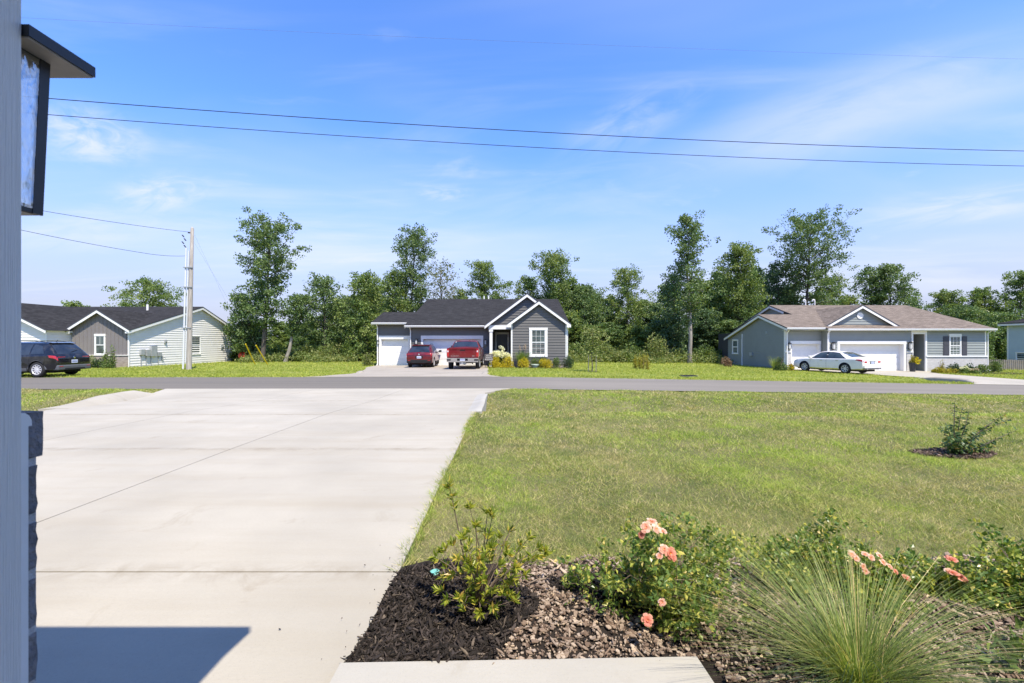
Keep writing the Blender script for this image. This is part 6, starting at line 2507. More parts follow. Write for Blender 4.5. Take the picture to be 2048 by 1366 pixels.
pts = []
for k in range(52):
    a, b = rg2.uniform(-1, 1), rg2.uniform(-1, .2)
    pts.append((a * .78, b * .40 - .22, 1.02 * math.sqrt(max(.1, 1 - a * a * .6)) * rg2.uniform(.66, 1.05) + .14))
pts += [(.10, -.05, 1.46), (.22, 0, 1.40), (.30, -.1, 1.30)]
blooms(hy, pts, .125, 'bloom_white', 6)


def grass_fountain(name, loc, label, n, h, r, w, mat, seed, droop=.5, seg=5, cat='ornamental grass', lean=(0, 0), plume=0, spread=1.0, group=None, hmin=.55):
    """A clump of long arching blades."""
    rng = np.random.default_rng(seed)
    t = thing(name, tuple(loc), label, cat, group)
    V = np.zeros((n, seg + 1, 2, 3))
    az = rng.uniform(0, 2 * np.pi, n)
    out = (rng.uniform(0, 1, n) ** .7) * spread
    hh = h * rng.uniform(hmin, 1.0, n)
    dx = np.stack([np.cos(az), np.sin(az)], 1)
    root = dx * (r * .16 * rng.uniform(0, 1, (n, 1)))
    side = np.stack([-np.sin(az), np.cos(az)], 1)
    tw = rng.uniform(-.6, .6, n)
    for k in range(seg + 1):
        s = k / seg
        rad_ = r * out * (s * (.55 + .45 * s ** 1.2))
        zz = hh * (s * (1 + .25 * out) - droop * out * s ** 2.4)
        c = np.concatenate([root + dx * rad_[:, None] + np.array(lean) * s * hh[:, None], zz[:, None]], 1)
        ww = w * (1 - .88 * s) * .5
        sd = np.concatenate([side * np.cos(tw)[:, None], np.sin(tw)[:, None] * .4], 1) * ww
        V[:, k, 0] = c - sd
        V[:, k, 1] = c + sd
    base = (np.arange(n) * (seg + 1) * 2)[:, None]
    F = []
    for k in range(seg):
        F.append(np.concatenate([base + 2 * k, base + 2 * k + 1, base + 2 * k + 3, base + 2 * k + 2], 1))
    o = link('blades', np_mesh('blades', V.reshape(-1, 3), np.concatenate(F), M[mat]), t)
    for k in range(plume):
        a = rng.uniform(0, 6.28)
        p = Vector((math.cos(a) * r * .35, math.sin(a) * r * .35, h * rng.uniform(1.0, 1.18)))
        m = MB()
        m.tube([(0, 0, 0), p * .7, p], [.006, .005, .004], 4)
        link('stalk', m.mesh('stalk', M['twig']), t)
        nP = 40
        pp = np.array(p) + np.stack([rng.normal(0, .018, nP), rng.normal(0, .018, nP), rng.uniform(-.12, .14, nP)], 1)
        Vp, Fp = leaf_cards(pp, rng.normal(size=(nP, 3)) + [0, 0, 1], .06, .02, rng)
        link('plume', np_mesh('plume', Vp, Fp, M['bloom_pink']), t)
    return t


grass_fountain('fountain_grass', gp(1045, 32.6), 'green fountain grass clump with pink plumes left of the front window', 900, 1.35, .78, .02, 'fountain', 21, .35, plume=6)
shrub('dark_shrub', gp(1073, 32.6), 'dim green shrub behind the pale bowl planter', .95, .7, .80, 'green_shrub', 900, .09, 421)
shrub('dark_shrub', gp(1085, 32.7), 'low dark shrub under the window behind the last golden shrub', 1.0, .6, .85, 'boxwood', 900, .08, 422)
shrub('dark_shrub', gp(1113, 32.4), 'rounded olive shrub between golden shrub and boxwood', .62, .6, .72, 'green_shrub', 900, .07, 423, 'round')
shrub('boxwood', gp(1136, 32.3), 'large dark boxwood at the right corner of the grey house', .98, .9, .95, 'boxwood', 1700, .07, 424, 'round')
shrub('small_conifer', gp(734, 36.0), 'bright green upright conifer left of the grey house garage', .9, .7, 1.35, 'weed', 900, .13, 425, 'cone')

# sapling in the far lawn
sx, sd = gp(1184, 27.6)[0], 27.6
sz = float(zl_far(sx, sd))
sp = plant_tree('sapling', (sx, sd, sz), 'young staked tree with thin yellow green crown in the far lawn', 'tree', 2.55, .72, 1.15, 'dome', 16, 26, .12, M['weed'], 33, tr=.035)
for k, dx in enumerate((-.22, .25)):
    m = MB()
    m.box(dx - .02, dx + .02, -.02, .02, -.1, 1.05)
    link('stake', m.mesh('stake', M['bark_pale']), sp)
m = MB()
m.lathe([(0, .05), (.35, .045), (.5, .0), (.5, -.05)], 16)
link('mulch_ring', m.mesh('mulch_ring', M['mulch_dark']), sp)
labs = ('leftmost of four small golden arborvitaes in the far lawn', 'second from left of four small golden arborvitaes in the far lawn', 'third from left of four small golden arborvitaes in the far lawn', 'rightmost and tallest of four small golden arborvitaes in the far lawn')
for k, (px, d, h) in enumerate(((1271, 33.5, .98), (1279, 33.0, 1.05), (1287, 32.4, 1.10), (1294, 31.8, 1.18))):
    shrub('arborvitae', gp(px, d), labs[k], .36, .36, h, 'gold_green', 700, .08, 430 + k, 'column', 'row of golden arborvitaes', ratio=.35)
shrub('reddish_shrub', gp(1452, 38), 'round reddish shrub on the lawn left of the blue grey house', .95, .9, .85, 'red_shrub', 900, .09, 440, 'round')

# weeds and brush at the edge of the wood
rng = np.random.default_rng(9)
n = 26000
X = rng.uniform(-27, 22, n)
k = ((X < -11.2) & (X > -26)) | (X > 5)
X = X[k]
Y = 43.5 + rng.uniform(0, 1, len(X)) ** .8 * 6.5 + 1.2 * np.sin(X * .8)
hh = .35 + .55 * np.clip((Y - 43) / 4, 0, 1) * (1 + .6 * np.sin(X * 1.9) * np.sin(X * .7 + 1)) + .25 * np.sin(X * 3.3) ** 2
Z = zl_far(X, Y) + rng.uniform(0, 1, len(X)) ** .7 * np.clip(hh, .15, 2)
V, F = leaf_cards(np.stack([X, Y, Z], 1), rng.normal(size=(len(X), 3)) + [0, 0, .5], .22, .12, rng)
tag(link('weeds', np_mesh('weeds', V, F, M['weed'])), 'rough weeds along the edge of the wood', kind='stuff')
spec = [(520, 46, 60, 705, 'weed', 0), (610, 46.5, 52, 690, 'weed', 1), (665, 46, 66, 682, 'weed', 2), (640, 47, 60, 692, 'green_shrub', 3), (700, 46.5, 56, 684, 'green_shrub', 4), (560, 47.5, 60, 690, 'green_shrub', 5), (475, 48, 44, 695, 'green_shrub', 6),
        (1170, 47, 60, 690, 'green_shrub', 7), (1215, 47, 62, 684, 'weed', 8), (1262, 47.5, 60, 688, 'green_shrub', 9), (1312, 46, 66, 668, 'weed', 10), (1350, 47, 44, 694, 'weed', 11), (1410, 47, 56, 690, 'green_shrub', 12), (1448, 46.5, 44, 698, 'green_shrub', 13), (1195, 46, 42, 702, 'weed', 14), (1150, 47, 46, 686, 'green_shrub', 15), (1240, 46, 40, 700, 'weed', 16)]
wild = ('wild shrub between the tall oak trunk and the yellow guards', 'pale wild shrub right of the leaning tree trunk', 'pale bright wild shrub before the loose airy tree', 'deep green wild shrub behind the pale one at the airy tree',
        'green wild shrub before the dense tree left of the garage', 'deep green wild shrub between the tall oak and the leaning tree', 'green wild shrub near the white house rear corner', 'green wild shrub just right of the grey house boxwood and sapling',
        'pale wild shrub a little right of the lawn sapling', 'green wild shrub behind the four golden arborvitaes', 'largest pale wild shrub right of the arborvitaes', 'pale low wild shrub left of the tallest slim trunk',
        'green wild shrub right of the tallest slim trunk', 'green wild shrub left of the reddish shrub', 'low pale wild shrub behind the lawn sapling', 'green wild shrub at the right end wall of the grey house', 'low pale wild shrub left of the arborvitaes')
for (px, d, wpx, ty, mt, k) in spec:
    g_ = gp(px, d)
    h = (683 - ty) / FPX * d - g_[2]
    shrub('wild_shrub', g_, wild[k], wpx / FPX * d, 2.4, h, mt, 1900, .20, 460 + k, 'mound', 'wild shrubs along the edge of the wood', clumps=34)
# planting at the white house
shrub('green_shrub', gp(183, 33.6), 'pale green shrub behind the black SUV tail', .75, .7, .95, 'weed', 700, .10, 480)
shrub('green_shrub', gp(199, 33.5), 'dark low shrub under the white house window', 1.2, .8, .70, 'boxwood', 900, .09, 481)
shrub('tall_shrub', gp(214, 33.2), 'tall thin shrub with upright shoots right of the white house window', 1.0, .8, .95, 'green_shrub', 800, .10, 482)
for k, (px, h, w) in enumerate(((226, 1.85, .34), (211, 1.55, .36))):
    t_ = shrub('upright_shoot', gp(px, 33.2), ('tallest leafy shoot at the white house brick base', 'shorter leafy shoot before the white house window')[k], w, w, h, 'green_shrub', 420, .10, 484 + k, 'column')

# planting at the blue grey house
shrub('conifer', gp(1560, 33.2), 'dark conical evergreen at the left corner of the blue grey house', 1.05, .9, 1.45, 'boxwood', 1500, .08, 500, 'cone')
shrub('conifer', gp(1564, 33.0), 'low spreading green shrub at the foot of the dark conical evergreen', 1.15, .9, .70, 'green_shrub', 900, .08, 501)
grass_fountain('feathery_plant', gp(1549, 33.3), 'feathery grey green plant left of the dark conical evergreen', 160, 1.05, .55, .03, 'reed', 502, .2, cat='plant')
st_ = gp(1581, 33.3)
c_ = shrub('caladium', st_, 'yellow and reddish leafy plant beside the single garage door', .65, .5, .45, 'yellow', 300, .12, 503)
Vv, Ff = bush_cloud(.5, .4, .62, 90, .15, 504, 'mound')
link('flowers', np_mesh('flowers', Vv, Ff, M['red_shrub']), c_)
pt = gp(1825, 33.6)
pz = float(zg(pt[0], 33.6)) + .05
pot = thing('plant_pot', (pt[0], 33.6, pz), 'tall dark planter by the entry of the blue grey house', 'planter')
m = MB()
m.lathe([(0, pz), (.16, pz), (.22, pz + .60), (.25, pz + .62), (.25, pz + .66), (.21, pz + .66), (.20, pz + .6), (0, pz + .6)], 16, (pt[0], 33.6, 0))
m.build('pot', M['pot_dark'], pot, True, 40)
c_ = shrub('potted_conifer', (pt[0], 33.6, pz + .6), 'green cone shaped plant with yellow leaves growing in the tall dark planter', .50, .45, .78, 'gold_green', 700, .07, 505, 'cone', cat='plant')
Vv, Ff = bush_cloud(.45, .4, .42, 110, .13, 506, 'mound')
lf = link('flowers', np_mesh('flowers', Vv, Ff, M['yellow']), c_)
lf.location = (.22, -.15, .0)
sb = MB()
poly = [(31.5, 33.5), (33.5, 32.4), (35.5, 31.7), (37.2, 31.9), (37.4, 34.2), (31.5, 34.2)]
sb.prism([(x, y, float(zg(x, y)) + .06) for x, y in poly], (0, 0, -.2))
tag(sb.build('planting_bed', M['bed_soil']), 'planting bed below the white brick base of the blue grey house', kind='structure')
shrub('cone_shrub', gp(1883, 33.0), 'small golden green cone shrub against the white brick', .62, .6, 1.12, 'gold_green', 1200, .07, 510, 'cone', ratio=.35)
for k, (px, d, w, h, mt, nm, lab) in enumerate(((1908, 33.4, .95, .72, 'boxwood', 'dark_shrub', 'dark leafy shrub right of the golden cone shrub'), (1938, 33.4, 1.1, .68, 'boxwood', 'dark_shrub', 'second dark leafy shrub along the white brick'),
                                                   (1966, 33.2, 1.05, .78, 'green_shrub', 'green_shrub', 'bright green rounded shrub at the right end of the white brick'), (1994, 34.6, 1.15, 1.0, 'green_shrub', 'green_shrub', 'broad green shrub in front of the wooden fence'),
                                                   (1876, 32.5, .75, .36, 'gold_green', 'low_shrub', 'low orange green plant at the foot of the cone shrub'), (1903, 32.2, 1.1, .38, 'gold_green', 'low_shrub', 'low yellow edging plant in front of the dark shrubs'))):
    shrub(nm, gp(px, d), lab, w, .7, h, mt, 1000, .09, 520 + k)
shrub('tall_shrub', gp(1987, 34.8), 'pointed bright shrub rising above the fence boards', .6, .6, 1.55, 'green_shrub', 700, .10, 530, 'cone')
h2 = shrub('hydrangea', gp(1927, 32.0), 'small hydrangea with pale blooms before the dark shrubs', .95, .6, .48, 'green_shrub', 500, .10, 531)
blooms(h2, [(-.25, -.1, .42), (-.05, -.2, .50), (.15, -.1, .40), (.05, .0, .36), (.3, -.15, .30)], .10, 'bloom_white', 8)
h3 = shrub('pink_flowers', gp(1948, 31.8), 'low plant with pale pink flowers at the bed end', .75, .5, .34, 'green_shrub', 300, .09, 532, cat='flower')
blooms(h3, [(-.2, -.1, .30), (.0, -.15, .34), (.2, -.05, .30)], .085, 'bloom_pink', 9)
# ---------------------------------------------------------------- the near planting bed
def bed_z(X, Y):
    X, Y = np.asarray(X, float), np.asarray(Y, float)
    return -1.452 + .022 * np.sin(X * 5.3 + 1) * np.sin(Y * 6.1) + .012 * np.sin(X * 13 + Y * 9) + .02 * npi(X, [-.7, -.4, .2], [0, 1, 1]) - .12 * (npi(Y, [1.90, 1.99], [1, 0]) * npi(X, [.80, .90], [1, 0]))


gv, gf = [], []
grid(-.752, 7.0, .5, 2.95, 110, 50, bed_z, fx0=lambda y: float(right_edge(y)) + .004)
bed = link('planting_bed', np_mesh('planting_bed', gv, gf, M['bed_soil'], smooth=True))
tag(bed, 'mulched planting bed between the porch walk and the lawn', kind='structure')


def dark_part(X, Y):
    """Where the fresh dark mulch lies, and the shadow patch behind the roses."""
    return (X < -.02 + .20 * np.sin(Y * 5.0 + 1.4) - .32 * (Y - 2.4)) | ((X > .22) & (X < .95) & (Y > 2.50 + .1 * np.sin(X * 6)) & (Y < 2.78))  # patch behind the roses is mostly their shadow, laid as dark mulch


def chips(n, x0, x1, y0, y1, size, thin, keep, rng, elong=(1.1, 2.2), lift=.004, tilt=.35, zfun=bed_z):
    """Irregular flat flakes of bark lying on the bed."""
    X = rng.uniform(x0, x1, n)
    Y = rng.uniform(y0, y1, n)
    k = keep(X, Y)
    X, Y = X[k], Y[k]
    n = len(X)
    L = size[0] + (size[1] - size[0]) * rng.uniform(0, 1, n) ** 2.2
    W = L / rng.uniform(*elong, n)
    T = thin * rng.uniform(.6, 1.5, n)
    m = 6
    ang = np.linspace(0, 2 * np.pi, m, endpoint=False)[None] + rng.uniform(-.35, .35, (n, m))
    rr = rng.uniform(.72, 1.15, (n, m))
    px, py = np.cos(ang) * rr * L[:, None] / 2, np.sin(ang) * rr * W[:, None] / 2
    top = np.stack([px * .93, py * .93, np.full((n, m), .5) * T[:, None] + rng.normal(0, .0012, (n, m))], 2)
    bot = np.stack([px, py, np.full((n, m), -.5) * T[:, None]], 2)
    V = np.concatenate([top, bot], 1)
    a = rng.uniform(0, 2 * np.pi, n)
    tx, ty = rng.normal(0, tilt, n), rng.normal(0, tilt, n)
    V[..., 2] += V[..., 0] * tx[:, None] + V[..., 1] * ty[:, None]
    c, s = np.cos(a)[:, None], np.sin(a)[:, None]
    x, y = V[..., 0] * c - V[..., 1] * s, V[..., 0] * s + V[..., 1] * c
    V = np.stack([x + X[:, None], y + Y[:, None], V[..., 2] + (zfun(X, Y) + lift + rng.uniform(0, .014, n))[:, None]], 2)
    b = (np.arange(n) * 2 * m)[:, None]
    F = [np.concatenate([b + 0, b + 1, b + 2, b + 3], 1), np.concatenate([b + 0, b + 3, b + 4, b + 5], 1)]
    for i in range(m):
        j = (i + 1) % m
        F.append(np.concatenate([b + j, b + i, b + m + i, b + m + j], 1))
    return V.reshape(-1, 3), np.concatenate(F)


rng = np.random.default_rng(31)
in_bed = lambda X, Y: (X > right_edge(Y) + .012) & (Y < bed_edge(X) + .03) & ~((X < .9) & (Y < 2.03 + .02 * X))
Va, Fa = chips(27000, -.1, 4.2, 1.7, 3.0, (.008, .042), .0032, lambda X, Y: in_bed(X, Y) & (~dark_part(X, Y) | (rng.uniform(0, 1, len(X)) < .03)), rng, tilt=.24)
Vb, Fb = chips(500, -.1, 4.2, 1.7, 3.0, (.05, .095), .004, lambda X, Y: in_bed(X, Y) & ~dark_part(X, Y), rng, (5, 9), .016, .3)
V, F = np.concatenate([Va, Vb]), np.concatenate([Fa, Fb + len(Va)])
tag(link('bark_chips', np_mesh('bark_chips', V, F, M['chips'])), 'grey brown bark chips covering the middle of the planting bed', kind='stuff')
Va, Fa = chips(15000, -.78, 1.1, 1.95, 3.0, (.02, .075), .004, lambda X, Y: in_bed(X, Y) & dark_part(X, Y), rng, (3, 9), .006, .55)
Vb, Fb = chips(4000, -.78, 4.2, 1.95, 3.0, (.008, .022), .004, lambda X, Y: in_bed(X, Y) & (dark_part(X, Y) | (rng.uniform(0, 1, len(X)) < .25)), rng, (1, 2), .004, .6)
Vc, Fc = chips(170, -1.25, -.70, 1.95, 3.3, (.006, .024), .003, lambda X, Y: (X < right_edge(Y) - .005) & (rng.uniform(0, 1, len(X)) < np.exp(-(right_edge(Y) - X) / .07) + .012), rng, (1.5, 6), .003, .3, lambda X, Y: zg(X, Y))
V, F = np.concatenate([Va, Vb, Vc]), np.concatenate([Fa, Fb + len(Va), Fc + len(Va) + len(Vb)])
tag(link('dark_mulch_and_shadow', np_mesh('dark_mulch_and_shadow', V, F, M['mulch_dark'])), 'dark shredded mulch along the driveway edge of the planting bed, also laid as shadow behind the roses', kind='stuff')
# mulch ring round the crape myrtle in the lawn
rz_ = lambda X, Y: zl_near(X, Y) + .012
Va, Fa = chips(2600, RING[0] - .62, RING[0] + .62, RING[1] - .36, RING[1] + .36, (.02, .07), .006, lambda X, Y: in_ring(X, Y, 1.06), rng, (1.2, 3), .006, .4, rz_)
tag(link('mulch_ring', np_mesh('mulch_ring', Va, Fa, M['ring'])), 'ring of bark mulch round the small bush in the lawn', kind='stuff')


def branch_shrub(root, tips, rng, mb, r0=.006, n=5):
    """Curved stems from the root to each tip; returns sample points along them."""
    out = []
    for tip in tips:
        tip = np.array(tip)
        c = tip * [.35, .35, .55] + rng.normal(0, .03, 3)
        P = []
        for k in range(n + 1):
            s = k / n
            P.append((1 - s) ** 2 * np.array([rng.normal(0, .012), rng.normal(0, .012), -.02]) + 2 * s * (1 - s) * c + s * s * tip)
        mb.tube([Vector(p) for p in P], [max(.0012, r0 * (1 - .8 * k / n)) for k in range(n + 1)], 5, False)
        out.append(np.array(P))
    return out


# yellow green shrub with leaf whorls at the corner of the bed
rng = np.random.default_rng(41)
ab = thing('evergreen_shrub', (-.185, 2.44, float(bed_z(-.185, 2.44))), 'sparse yellow green shrub with leaf whorls and one long shoot in the mulch', 'shrub')


def rel(px, py, d, t=ab):
    return np.array(at(px, py, d) - Vector(t.location))


tips = [rel(897, 968, 2.32), rel(938, 1012, 2.36), rel(985, 1030, 2.38), rel(952, 1050, 2.34), rel(975, 1022, 2.40)]
tips += [rel(x, y, d) for x, y, d in ((872, 1115, 2.30), (885, 1100, 2.40), (905, 1085, 2.45), (925, 1075, 2.35), (915, 1118, 2.28), (935, 1098, 2.30), (1058, 1075, 2.40), (1080, 1095, 2.38), (1092, 1105, 2.36), (1075, 1112, 2.30), (1060, 1120, 2.42),
                                      (1000, 1072, 2.55), (1020, 1060, 2.58), (1040, 1090, 2.50), (985, 1095, 2.30), (1015, 1110, 2.28), (1030, 1135, 2.25), (1000, 1130, 2.22), (960, 1120, 2.24), (940, 1140, 2.24), (905, 1150, 2.30), (1050, 1150, 2.32), (965, 1160, 2.2),
                                      (880, 1180, 2.36), (895, 1200, 2.30), (920, 1195, 2.22), (1020, 1190, 2.24), (1030, 1200, 2.30), (960, 1225, 2.26), (985, 1215, 2.24), (940, 1085, 2.6), (975, 1075, 2.62), (1010, 1100, 2.6), (890, 1130, 2.5), (1045, 1120, 2.52))]
mb = MB()
br = branch_shrub(None, tips, rng, mb, .0062)
dead = [rel(x, y, d) for x, y, d in ((1042, 1035, 2.45), (1035, 1050, 2.5), (868, 1190, 2.35), (872, 1232, 2.3), (1060, 1235, 2.3), (930, 1205, 2.2), (1020, 1060, 2.4), (1000, 1080, 2.3))]
branch_shrub(None, dead, rng, mb, .003)
link('stem', mb.mesh('stem', M['twig'], None, True, 60), ab)
P, D, L = [], [], []
for q, b in enumerate(br):
    spots = [(b[-1], b[-1] - b[-2], 20)]
    for k in (3, 4):
        if rng.uniform() < .75:
            off = rng.normal(0, .03, 3)
            spots.append((b[k] + off, off + [0, 0, .03], 13))
    if q in (0,):
        spots = [(b[5], b[5] - b[4], 15), (b[5] * .86 + b[4] * .14, b[5] - b[4], 12), (b[4] * .55 + b[5] * .45, b[5] - b[4], 14), (b[4], b[5] - b[4], 12)]
    for (c, ax, n) in spots:
        ax = ax / (np.linalg.norm(ax) + 1e-9)
        o = rng.normal(size=(n, 3))
        o -= (o @ ax)[:, None] * ax
        o /= np.linalg.norm(o, axis=1, keepdims=True) + 1e-9
        P.append(c + ax * rng.uniform(-.022, .008, (n, 1)))
        D.append(o * rng.uniform(.5, 1.1, (n, 1)) + ax * rng.uniform(.45, 1.1, (n, 1)))
        L.append(rng.uniform(.030, .052, n))
P, D, L = np.concatenate(P), np.concatenate(D), np.concatenate(L)
V, F = leaf_cards(P, D, L, L * .30, rng, .25)
link('foliage', np_mesh('foliage', V, F, M['abelia']), ab)


def rose_flower(parent, c, r, mat, seed, face=(0, -.5, .8)):
    """Open rose: three rings of cupped petals and a yellow centre."""
    rng = np.random.default_rng(seed)
    ax = Vector(face).normalized()
    q = ax.to_track_quat('Z', 'Y')
    V, F = [], []
    for ring, (n, tilt, rr) in enumerate(((6, .25, 1.0), (6, .55, .80), (5, 1.0, .52))):
        for k in range(n):
            a = 2 * math.pi * (k + .5 * ring) / n + rng.uniform(-.15, .15)
            t = tilt + rng.uniform(-.15, .15)
            u = Vector((math.cos(a), math.sin(a), 0))
            s = Vector((-math.sin(a), math.cos(a), 0))
            L = r * rr * rng.uniform(.9, 1.1)
            b = len(V)
            pts = []
            for (f, w, cup) in ((.06, .12, 0), (.5, .52, .10), (.85, .60, .05), (1.0, .34, -.05)):
                cpos = u * (L * f * math.cos(t)) + Vector((0, 0, L * f * math.sin(t)))
                for sg in (-1, 1):
                    pts.append(cpos + s * (sg * w * L * .62) + Vector((0, 0, cup * L + rng.uniform(-.04, .04) * L)))
            V += [tuple(Vector(c) + q @ p) for p in pts]
            for j in range(3):
                F.append((b + 2 * j, b + 2 * j + 1, b + 2 * j + 3, b + 2 * j + 2))
    me = np_mesh('flower', V, F, M[mat])
    o = link('flower', me, parent)
    m = MB()
    cc_ = Vector(c) + ax * r * .16
    for k in range(9):
        a = 2 * math.pi * k / 9
        m.tube([Vector(c), cc_ + q @ Vector((math.cos(a) * r * .16, math.sin(a) * r * .16, 0))], [.0008, .0022], 4)
    link('stamens', m.mesh('stamens', M['stamen']), o)
    return o


def rose_bush(loc, label, tips, nleaf, seed, flowers, spread=.085, leaf=(.020, .036)):
    rng = np.random.default_rng(seed)
    t = thing('rose_bush', loc, label, 'rose bush', 'rose bushes in the bed')
    tp = [np.array(at(*p) - Vector(loc)) for p in tips]
    mb = MB()
    br = branch_shrub(None, tp, rng, mb, .0055)
    cen = []
    for b in br:
        for k in (2, 3, 4, 5):
            for _ in range(3):
                cen.append((b[k] + rng.normal(0, spread * (.55 if k == 5 else .9), 3) * [1, 1, .8], b[k]))
    cpt = np.array([c[0] for c in cen])
    cpt[:, 2] = np.maximum(cpt[:, 2], .02)
    for c, s in cen[::2]:
        mb.tube([Vector(s), Vector(c)], [.0018, .0009], 3, False)
    link('stem', mb.mesh('stem', M['twig'], None, True, 60), t)
    i = rng.integers(0, len(cpt), int(nleaf * 1.4) // 5)
    c0 = cpt[i] + rng.normal(0, .020, (len(i), 3))
    ax = rng.normal(size=(len(i), 3)) + [0, 0, .35]
    ax /= np.linalg.norm(ax, axis=1, keepdims=True)
    sd = np.cross(ax, rng.normal(size=ax.shape))
    sd /= np.linalg.norm(sd, axis=1, keepdims=True)
    P, D = [], []
    for (f, k) in ((0, 1), (0, -1), (.024, 1), (.024, -1), (.036, 0)):
        P.append(c0 + ax * f)
        D.append(sd * k + ax * (.45 if k else 1))
    P, D = np.concatenate(P), np.concatenate(D)
    k = rng.uniform(0, 1, len(P)) < .9
    P, D = P[k], D[k]
    P[:, 2] = np.maximum(P[:, 2], .008)
    L = rng.uniform(*leaf, len(P))
    V, F = leaf_cards(P, D, L, L * .72, rng, .2)
    link('foliage', np_mesh('foliage', V, F, M['rose_leaf']), t)
    for j, (px, py, d, r, mt, face) in enumerate(flowers):
        rose_flower(t, tuple(at(px, py - 3, d - .07) - Vector(loc)), r * .95, mt, seed + j, face)
    return t


bz = lambda x, y: (x, y, float(bed_z(x, y)))
tips = [(1290, 1062, 2.42), (1330, 1075, 2.5), (1250, 1095, 2.45), (1215, 1125, 2.48), (1185, 1145, 2.5), (1150, 1150, 2.56), (1375, 1062, 2.55), (1410, 1060, 2.58), (1445, 1075, 2.6), (1470, 1085, 2.55), (1430, 1110, 2.5), (1460, 1130, 2.5), (1395, 1120, 2.4), (1350, 1110, 2.35),
        (1300, 1130, 2.3), (1260, 1150, 2.3), (1320, 1180, 2.2), (1365, 1190, 2.2), (1410, 1190, 2.25), (1440, 1180, 2.35), (1395, 1230, 2.16), (1350, 1160, 2.25), (1240, 1125, 2.55), (1340, 1050, 2.6), (1300, 1110, 2.5), (1200, 1165, 2.42), (1130, 1140, 2.62), (1390, 1160, 2.2), (1420, 1240, 2.14)]
rose_bush(bz(.83, 2.44), 'largest rose bush mid bed with peach blooms on top and one coral bloom low', tips, 4600, 51,
          [(1292, 1058, 2.38, .033, 'peach', (-.3, -.8, .6)), (1303, 1047, 2.42, .030, 'peach', (.1, -.2, 1)), (1312, 1062, 2.38, .030, 'peach', (.3, -.6, .7)), (1325, 1066, 2.40, .026, 'peach', (.4, -.3, .8)), (1284, 1072, 2.38, .022, 'coral', (-.5, -.7, .2)),
           (1328, 1102, 2.33, .028, 'peach', (-.2, -.7, .7)), (1340, 1110, 2.31, .032, 'coral', (.2, -.8, .5)), (1320, 1115, 2.32, .020, 'peach', (-.4, -.6, .5)), (1346, 1118, 2.30, .022, 'coral', (.4, -.6, .4)),
           (1295, 1244, 2.16, .030, 'coral', (-.1, -.75, .65)), (1324, 1207, 2.18, .020, 'peach', (-.2, -.8, .3))])
tips = [(1575, 1095, 2.72), (1600, 1085, 2.76), (1540, 1110, 2.7), (1515, 1125, 2.72), (1650, 1060, 2.78), (1665, 1050, 2.8), (1640, 1090, 2.8), (1625, 1115, 2.75), (1560, 1130, 2.62), (1590, 1140, 2.6), (1530, 1150, 2.6), (1670, 1100, 2.8), (1610, 1100, 2.66), (1655, 1130, 2.66)]
rose_bush(bz(1.70, 2.68), 'flowerless rose bush directly right of the largest rose bush', tips, 2400, 52, [])
tips = [(1715, 1115, 2.62), (1745, 1120, 2.62), (1775, 1125, 2.65), (1800, 1130, 2.68), (1830, 1130, 2.7), (1850, 1125, 2.7), (1700, 1140, 2.6), (1760, 1160, 2.55), (1800, 1170, 2.55), (1840, 1160, 2.6), (1720, 1175, 2.5), (1780, 1195, 2.5), (1825, 1195, 2.5), (1690, 1190, 2.5)]
rose_bush(bz(2.00, 2.58), 'rose bush behind the big grass clump with a wide cluster of faded peach blooms', tips, 2300, 53,
          [(1703, 1112, 2.6, .024, 'peach', (-.2, -.6, .8)), (1712, 1120, 2.58, .022, 'peach', (-.2, -.6, .6)), (1730, 1112, 2.6, .022, 'peach', (0, -.4, .9)), (1742, 1118, 2.58, .020, 'peach', (.1, -.7, .5)), (1758, 1114, 2.6, .020, 'peach', (.2, -.4, .8)),
           (1765, 1128, 2.58, .022, 'peach', (.2, -.6, .6)), (1778, 1136, 2.58, .020, 'peach', (.3, -.5, .7)), (1726, 1136, 2.56, .018, 'peach', (-.1, -.8, .3)), (1731, 1146, 2.55, .018, 'peach', (-.2, -.7, .4)), (1790, 1146, 2.58, .018, 'coral', (.3, -.5, .6)), (1812, 1159, 2.55, .024, 'coral', (.1, -.4, .9))])
tips = [(1870, 1135, 2.66), (1900, 1130, 2.66), (1925, 1140, 2.66), (1945, 1160, 2.66), (1885, 1165, 2.6), (1915, 1180, 2.56), (1860, 1180, 2.58), (1950, 1190, 2.6), (1895, 1200, 2.52), (1930, 1205, 2.54)]
rose_bush(bz(2.42, 2.56), 'rose bush near the right edge of the picture with flat coral blooms', tips, 1700, 54,
          [(1902, 1123, 2.6, .034, 'coral', (.1, -.25, 1)), (1906, 1150, 2.56, .030, 'coral', (.1, -.3, 1)), (1922, 1160, 2.55, .034, 'coral', (.2, -.35, 1)), (1897, 1146, 2.58, .022, 'peach', (-.1, -.3, 1))])
tips = [(1985, 1080, 2.55), (2010, 1095, 2.55), (2030, 1080, 2.6), (1965, 1110, 2.55), (1995, 1130, 2.5), (2030, 1130, 2.5), (2050, 1110, 2.55), (1975, 1160, 2.5), (2015, 1170, 2.45), (2050, 1160, 2.5), (2080, 1120, 2.5), (1960, 1190, 2.45), (2010, 1210, 2.4), (2060, 1210, 2.4), (2100, 1180, 2.4)]
rose_bush(bz(2.75, 2.44), 'leggy flowerless rose bush cut by the right edge of the picture', tips, 2300, 55, [])

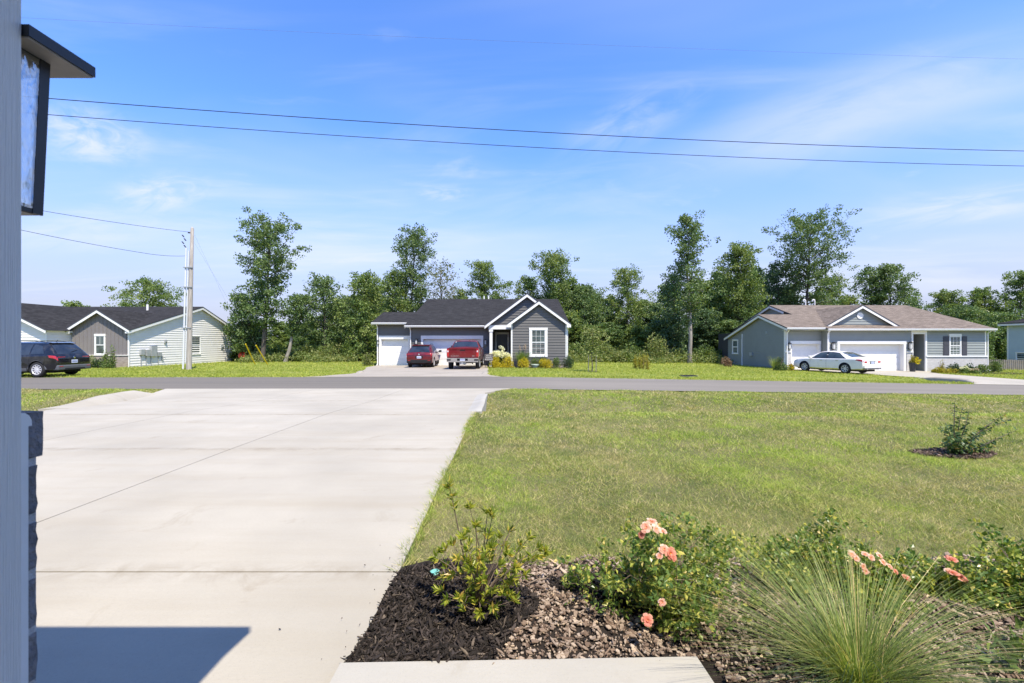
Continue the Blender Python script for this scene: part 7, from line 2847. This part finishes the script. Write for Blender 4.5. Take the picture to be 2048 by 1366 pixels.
# the big clump of ornamental grass
gc = grass_fountain('grass_clump', bz(1.475, 1.93), 'big fountain shaped clump of fine ornamental grass beside the porch walk', 1250, .50, .84, .0038, 'reed', 61, .42, 9, lean=(0, .06), spread=1.0, hmin=.30)
m = MB()
rg2 = random.Random(8)
for (px, py, d) in ((1572, 968, 2.05), (1635, 1080, 2.2), (1800, 1105, 2.2), (1842, 1100, 2.2), (1880, 1110, 2.15), (1700, 1090, 2.25), (1985, 1135, 1.9), (1560, 1130, 1.85)):
    tip = at(px, py, d) - Vector(gc.location)
    m.tube([(rg2.uniform(-.03, .03), rg2.uniform(-.03, .03), 0), tip * .5 + Vector((0, 0, .05)), tip], [.0016, .0014, .0007], 4)
link('stalk', m.mesh('stalk', M['reed']), gc)
shrub('low_weed', bz(2.18, 1.95), 'small broad leaved plant low at the right end of the bed', .30, .3, .16, 'green_shrub', 90, .05, 62, cat='plant')

# crape myrtle in its mulch ring on the lawn
rng = np.random.default_rng(71)
loc = (RING[0] + .03, RING[1], float(zl_near(*RING)))
cm_ = thing('crape_myrtle', loc, 'small crape myrtle bush in a mulch ring on the near lawn', 'shrub')
tips = [np.array(at(px, py, d) - Vector(loc)) for (px, py, d) in ((1910, 800, 6.05), (1925, 815, 6.1), (1938, 822, 6.0), (1890, 845, 6.0), (1905, 850, 5.9), (1880, 852, 6.1), (1900, 870, 5.8), (2015, 825, 6.0), (2025, 835, 5.9), (1980, 850, 6.1), (1975, 855, 5.9), (2038, 858, 6.1), (1995, 880, 6.2), (1960, 870, 5.8), (1945, 885, 5.7), (1885, 885, 5.85), (1975, 890, 5.8), (1925, 875, 5.8), (1995, 895, 5.95))]
mb = MB()
br = branch_shrub(None, tips, rng, mb, .010, 9)
link('stem', mb.mesh('stem', M['bark'], None, True, 60), cm_)
P, D, L = [], [], []
for b in br:
    for k in range(1, 10):
        for f in (0, .35, .68):
            p = b[k - 1] * (1 - f) + b[k] * f
            ax = b[k] - b[k - 1]
            sd = np.cross(ax, rng.normal(size=3))
            sd /= np.linalg.norm(sd) + 1e-9
            for s in (-1, 1):
                if rng.uniform() < .88:
                    P.append(p)
                    D.append(sd * s + ax * 2 + [0, 0, -.25])
                    L.append(rng.uniform(.050, .085) * (1.15 - .05 * k))
P, D, L = np.array(P), np.array(D), np.array(L)
V, F = leaf_cards(P, D, L, L * .52, rng, .2)
link('foliage', np_mesh('foliage', V, F, M['crape']), cm_)
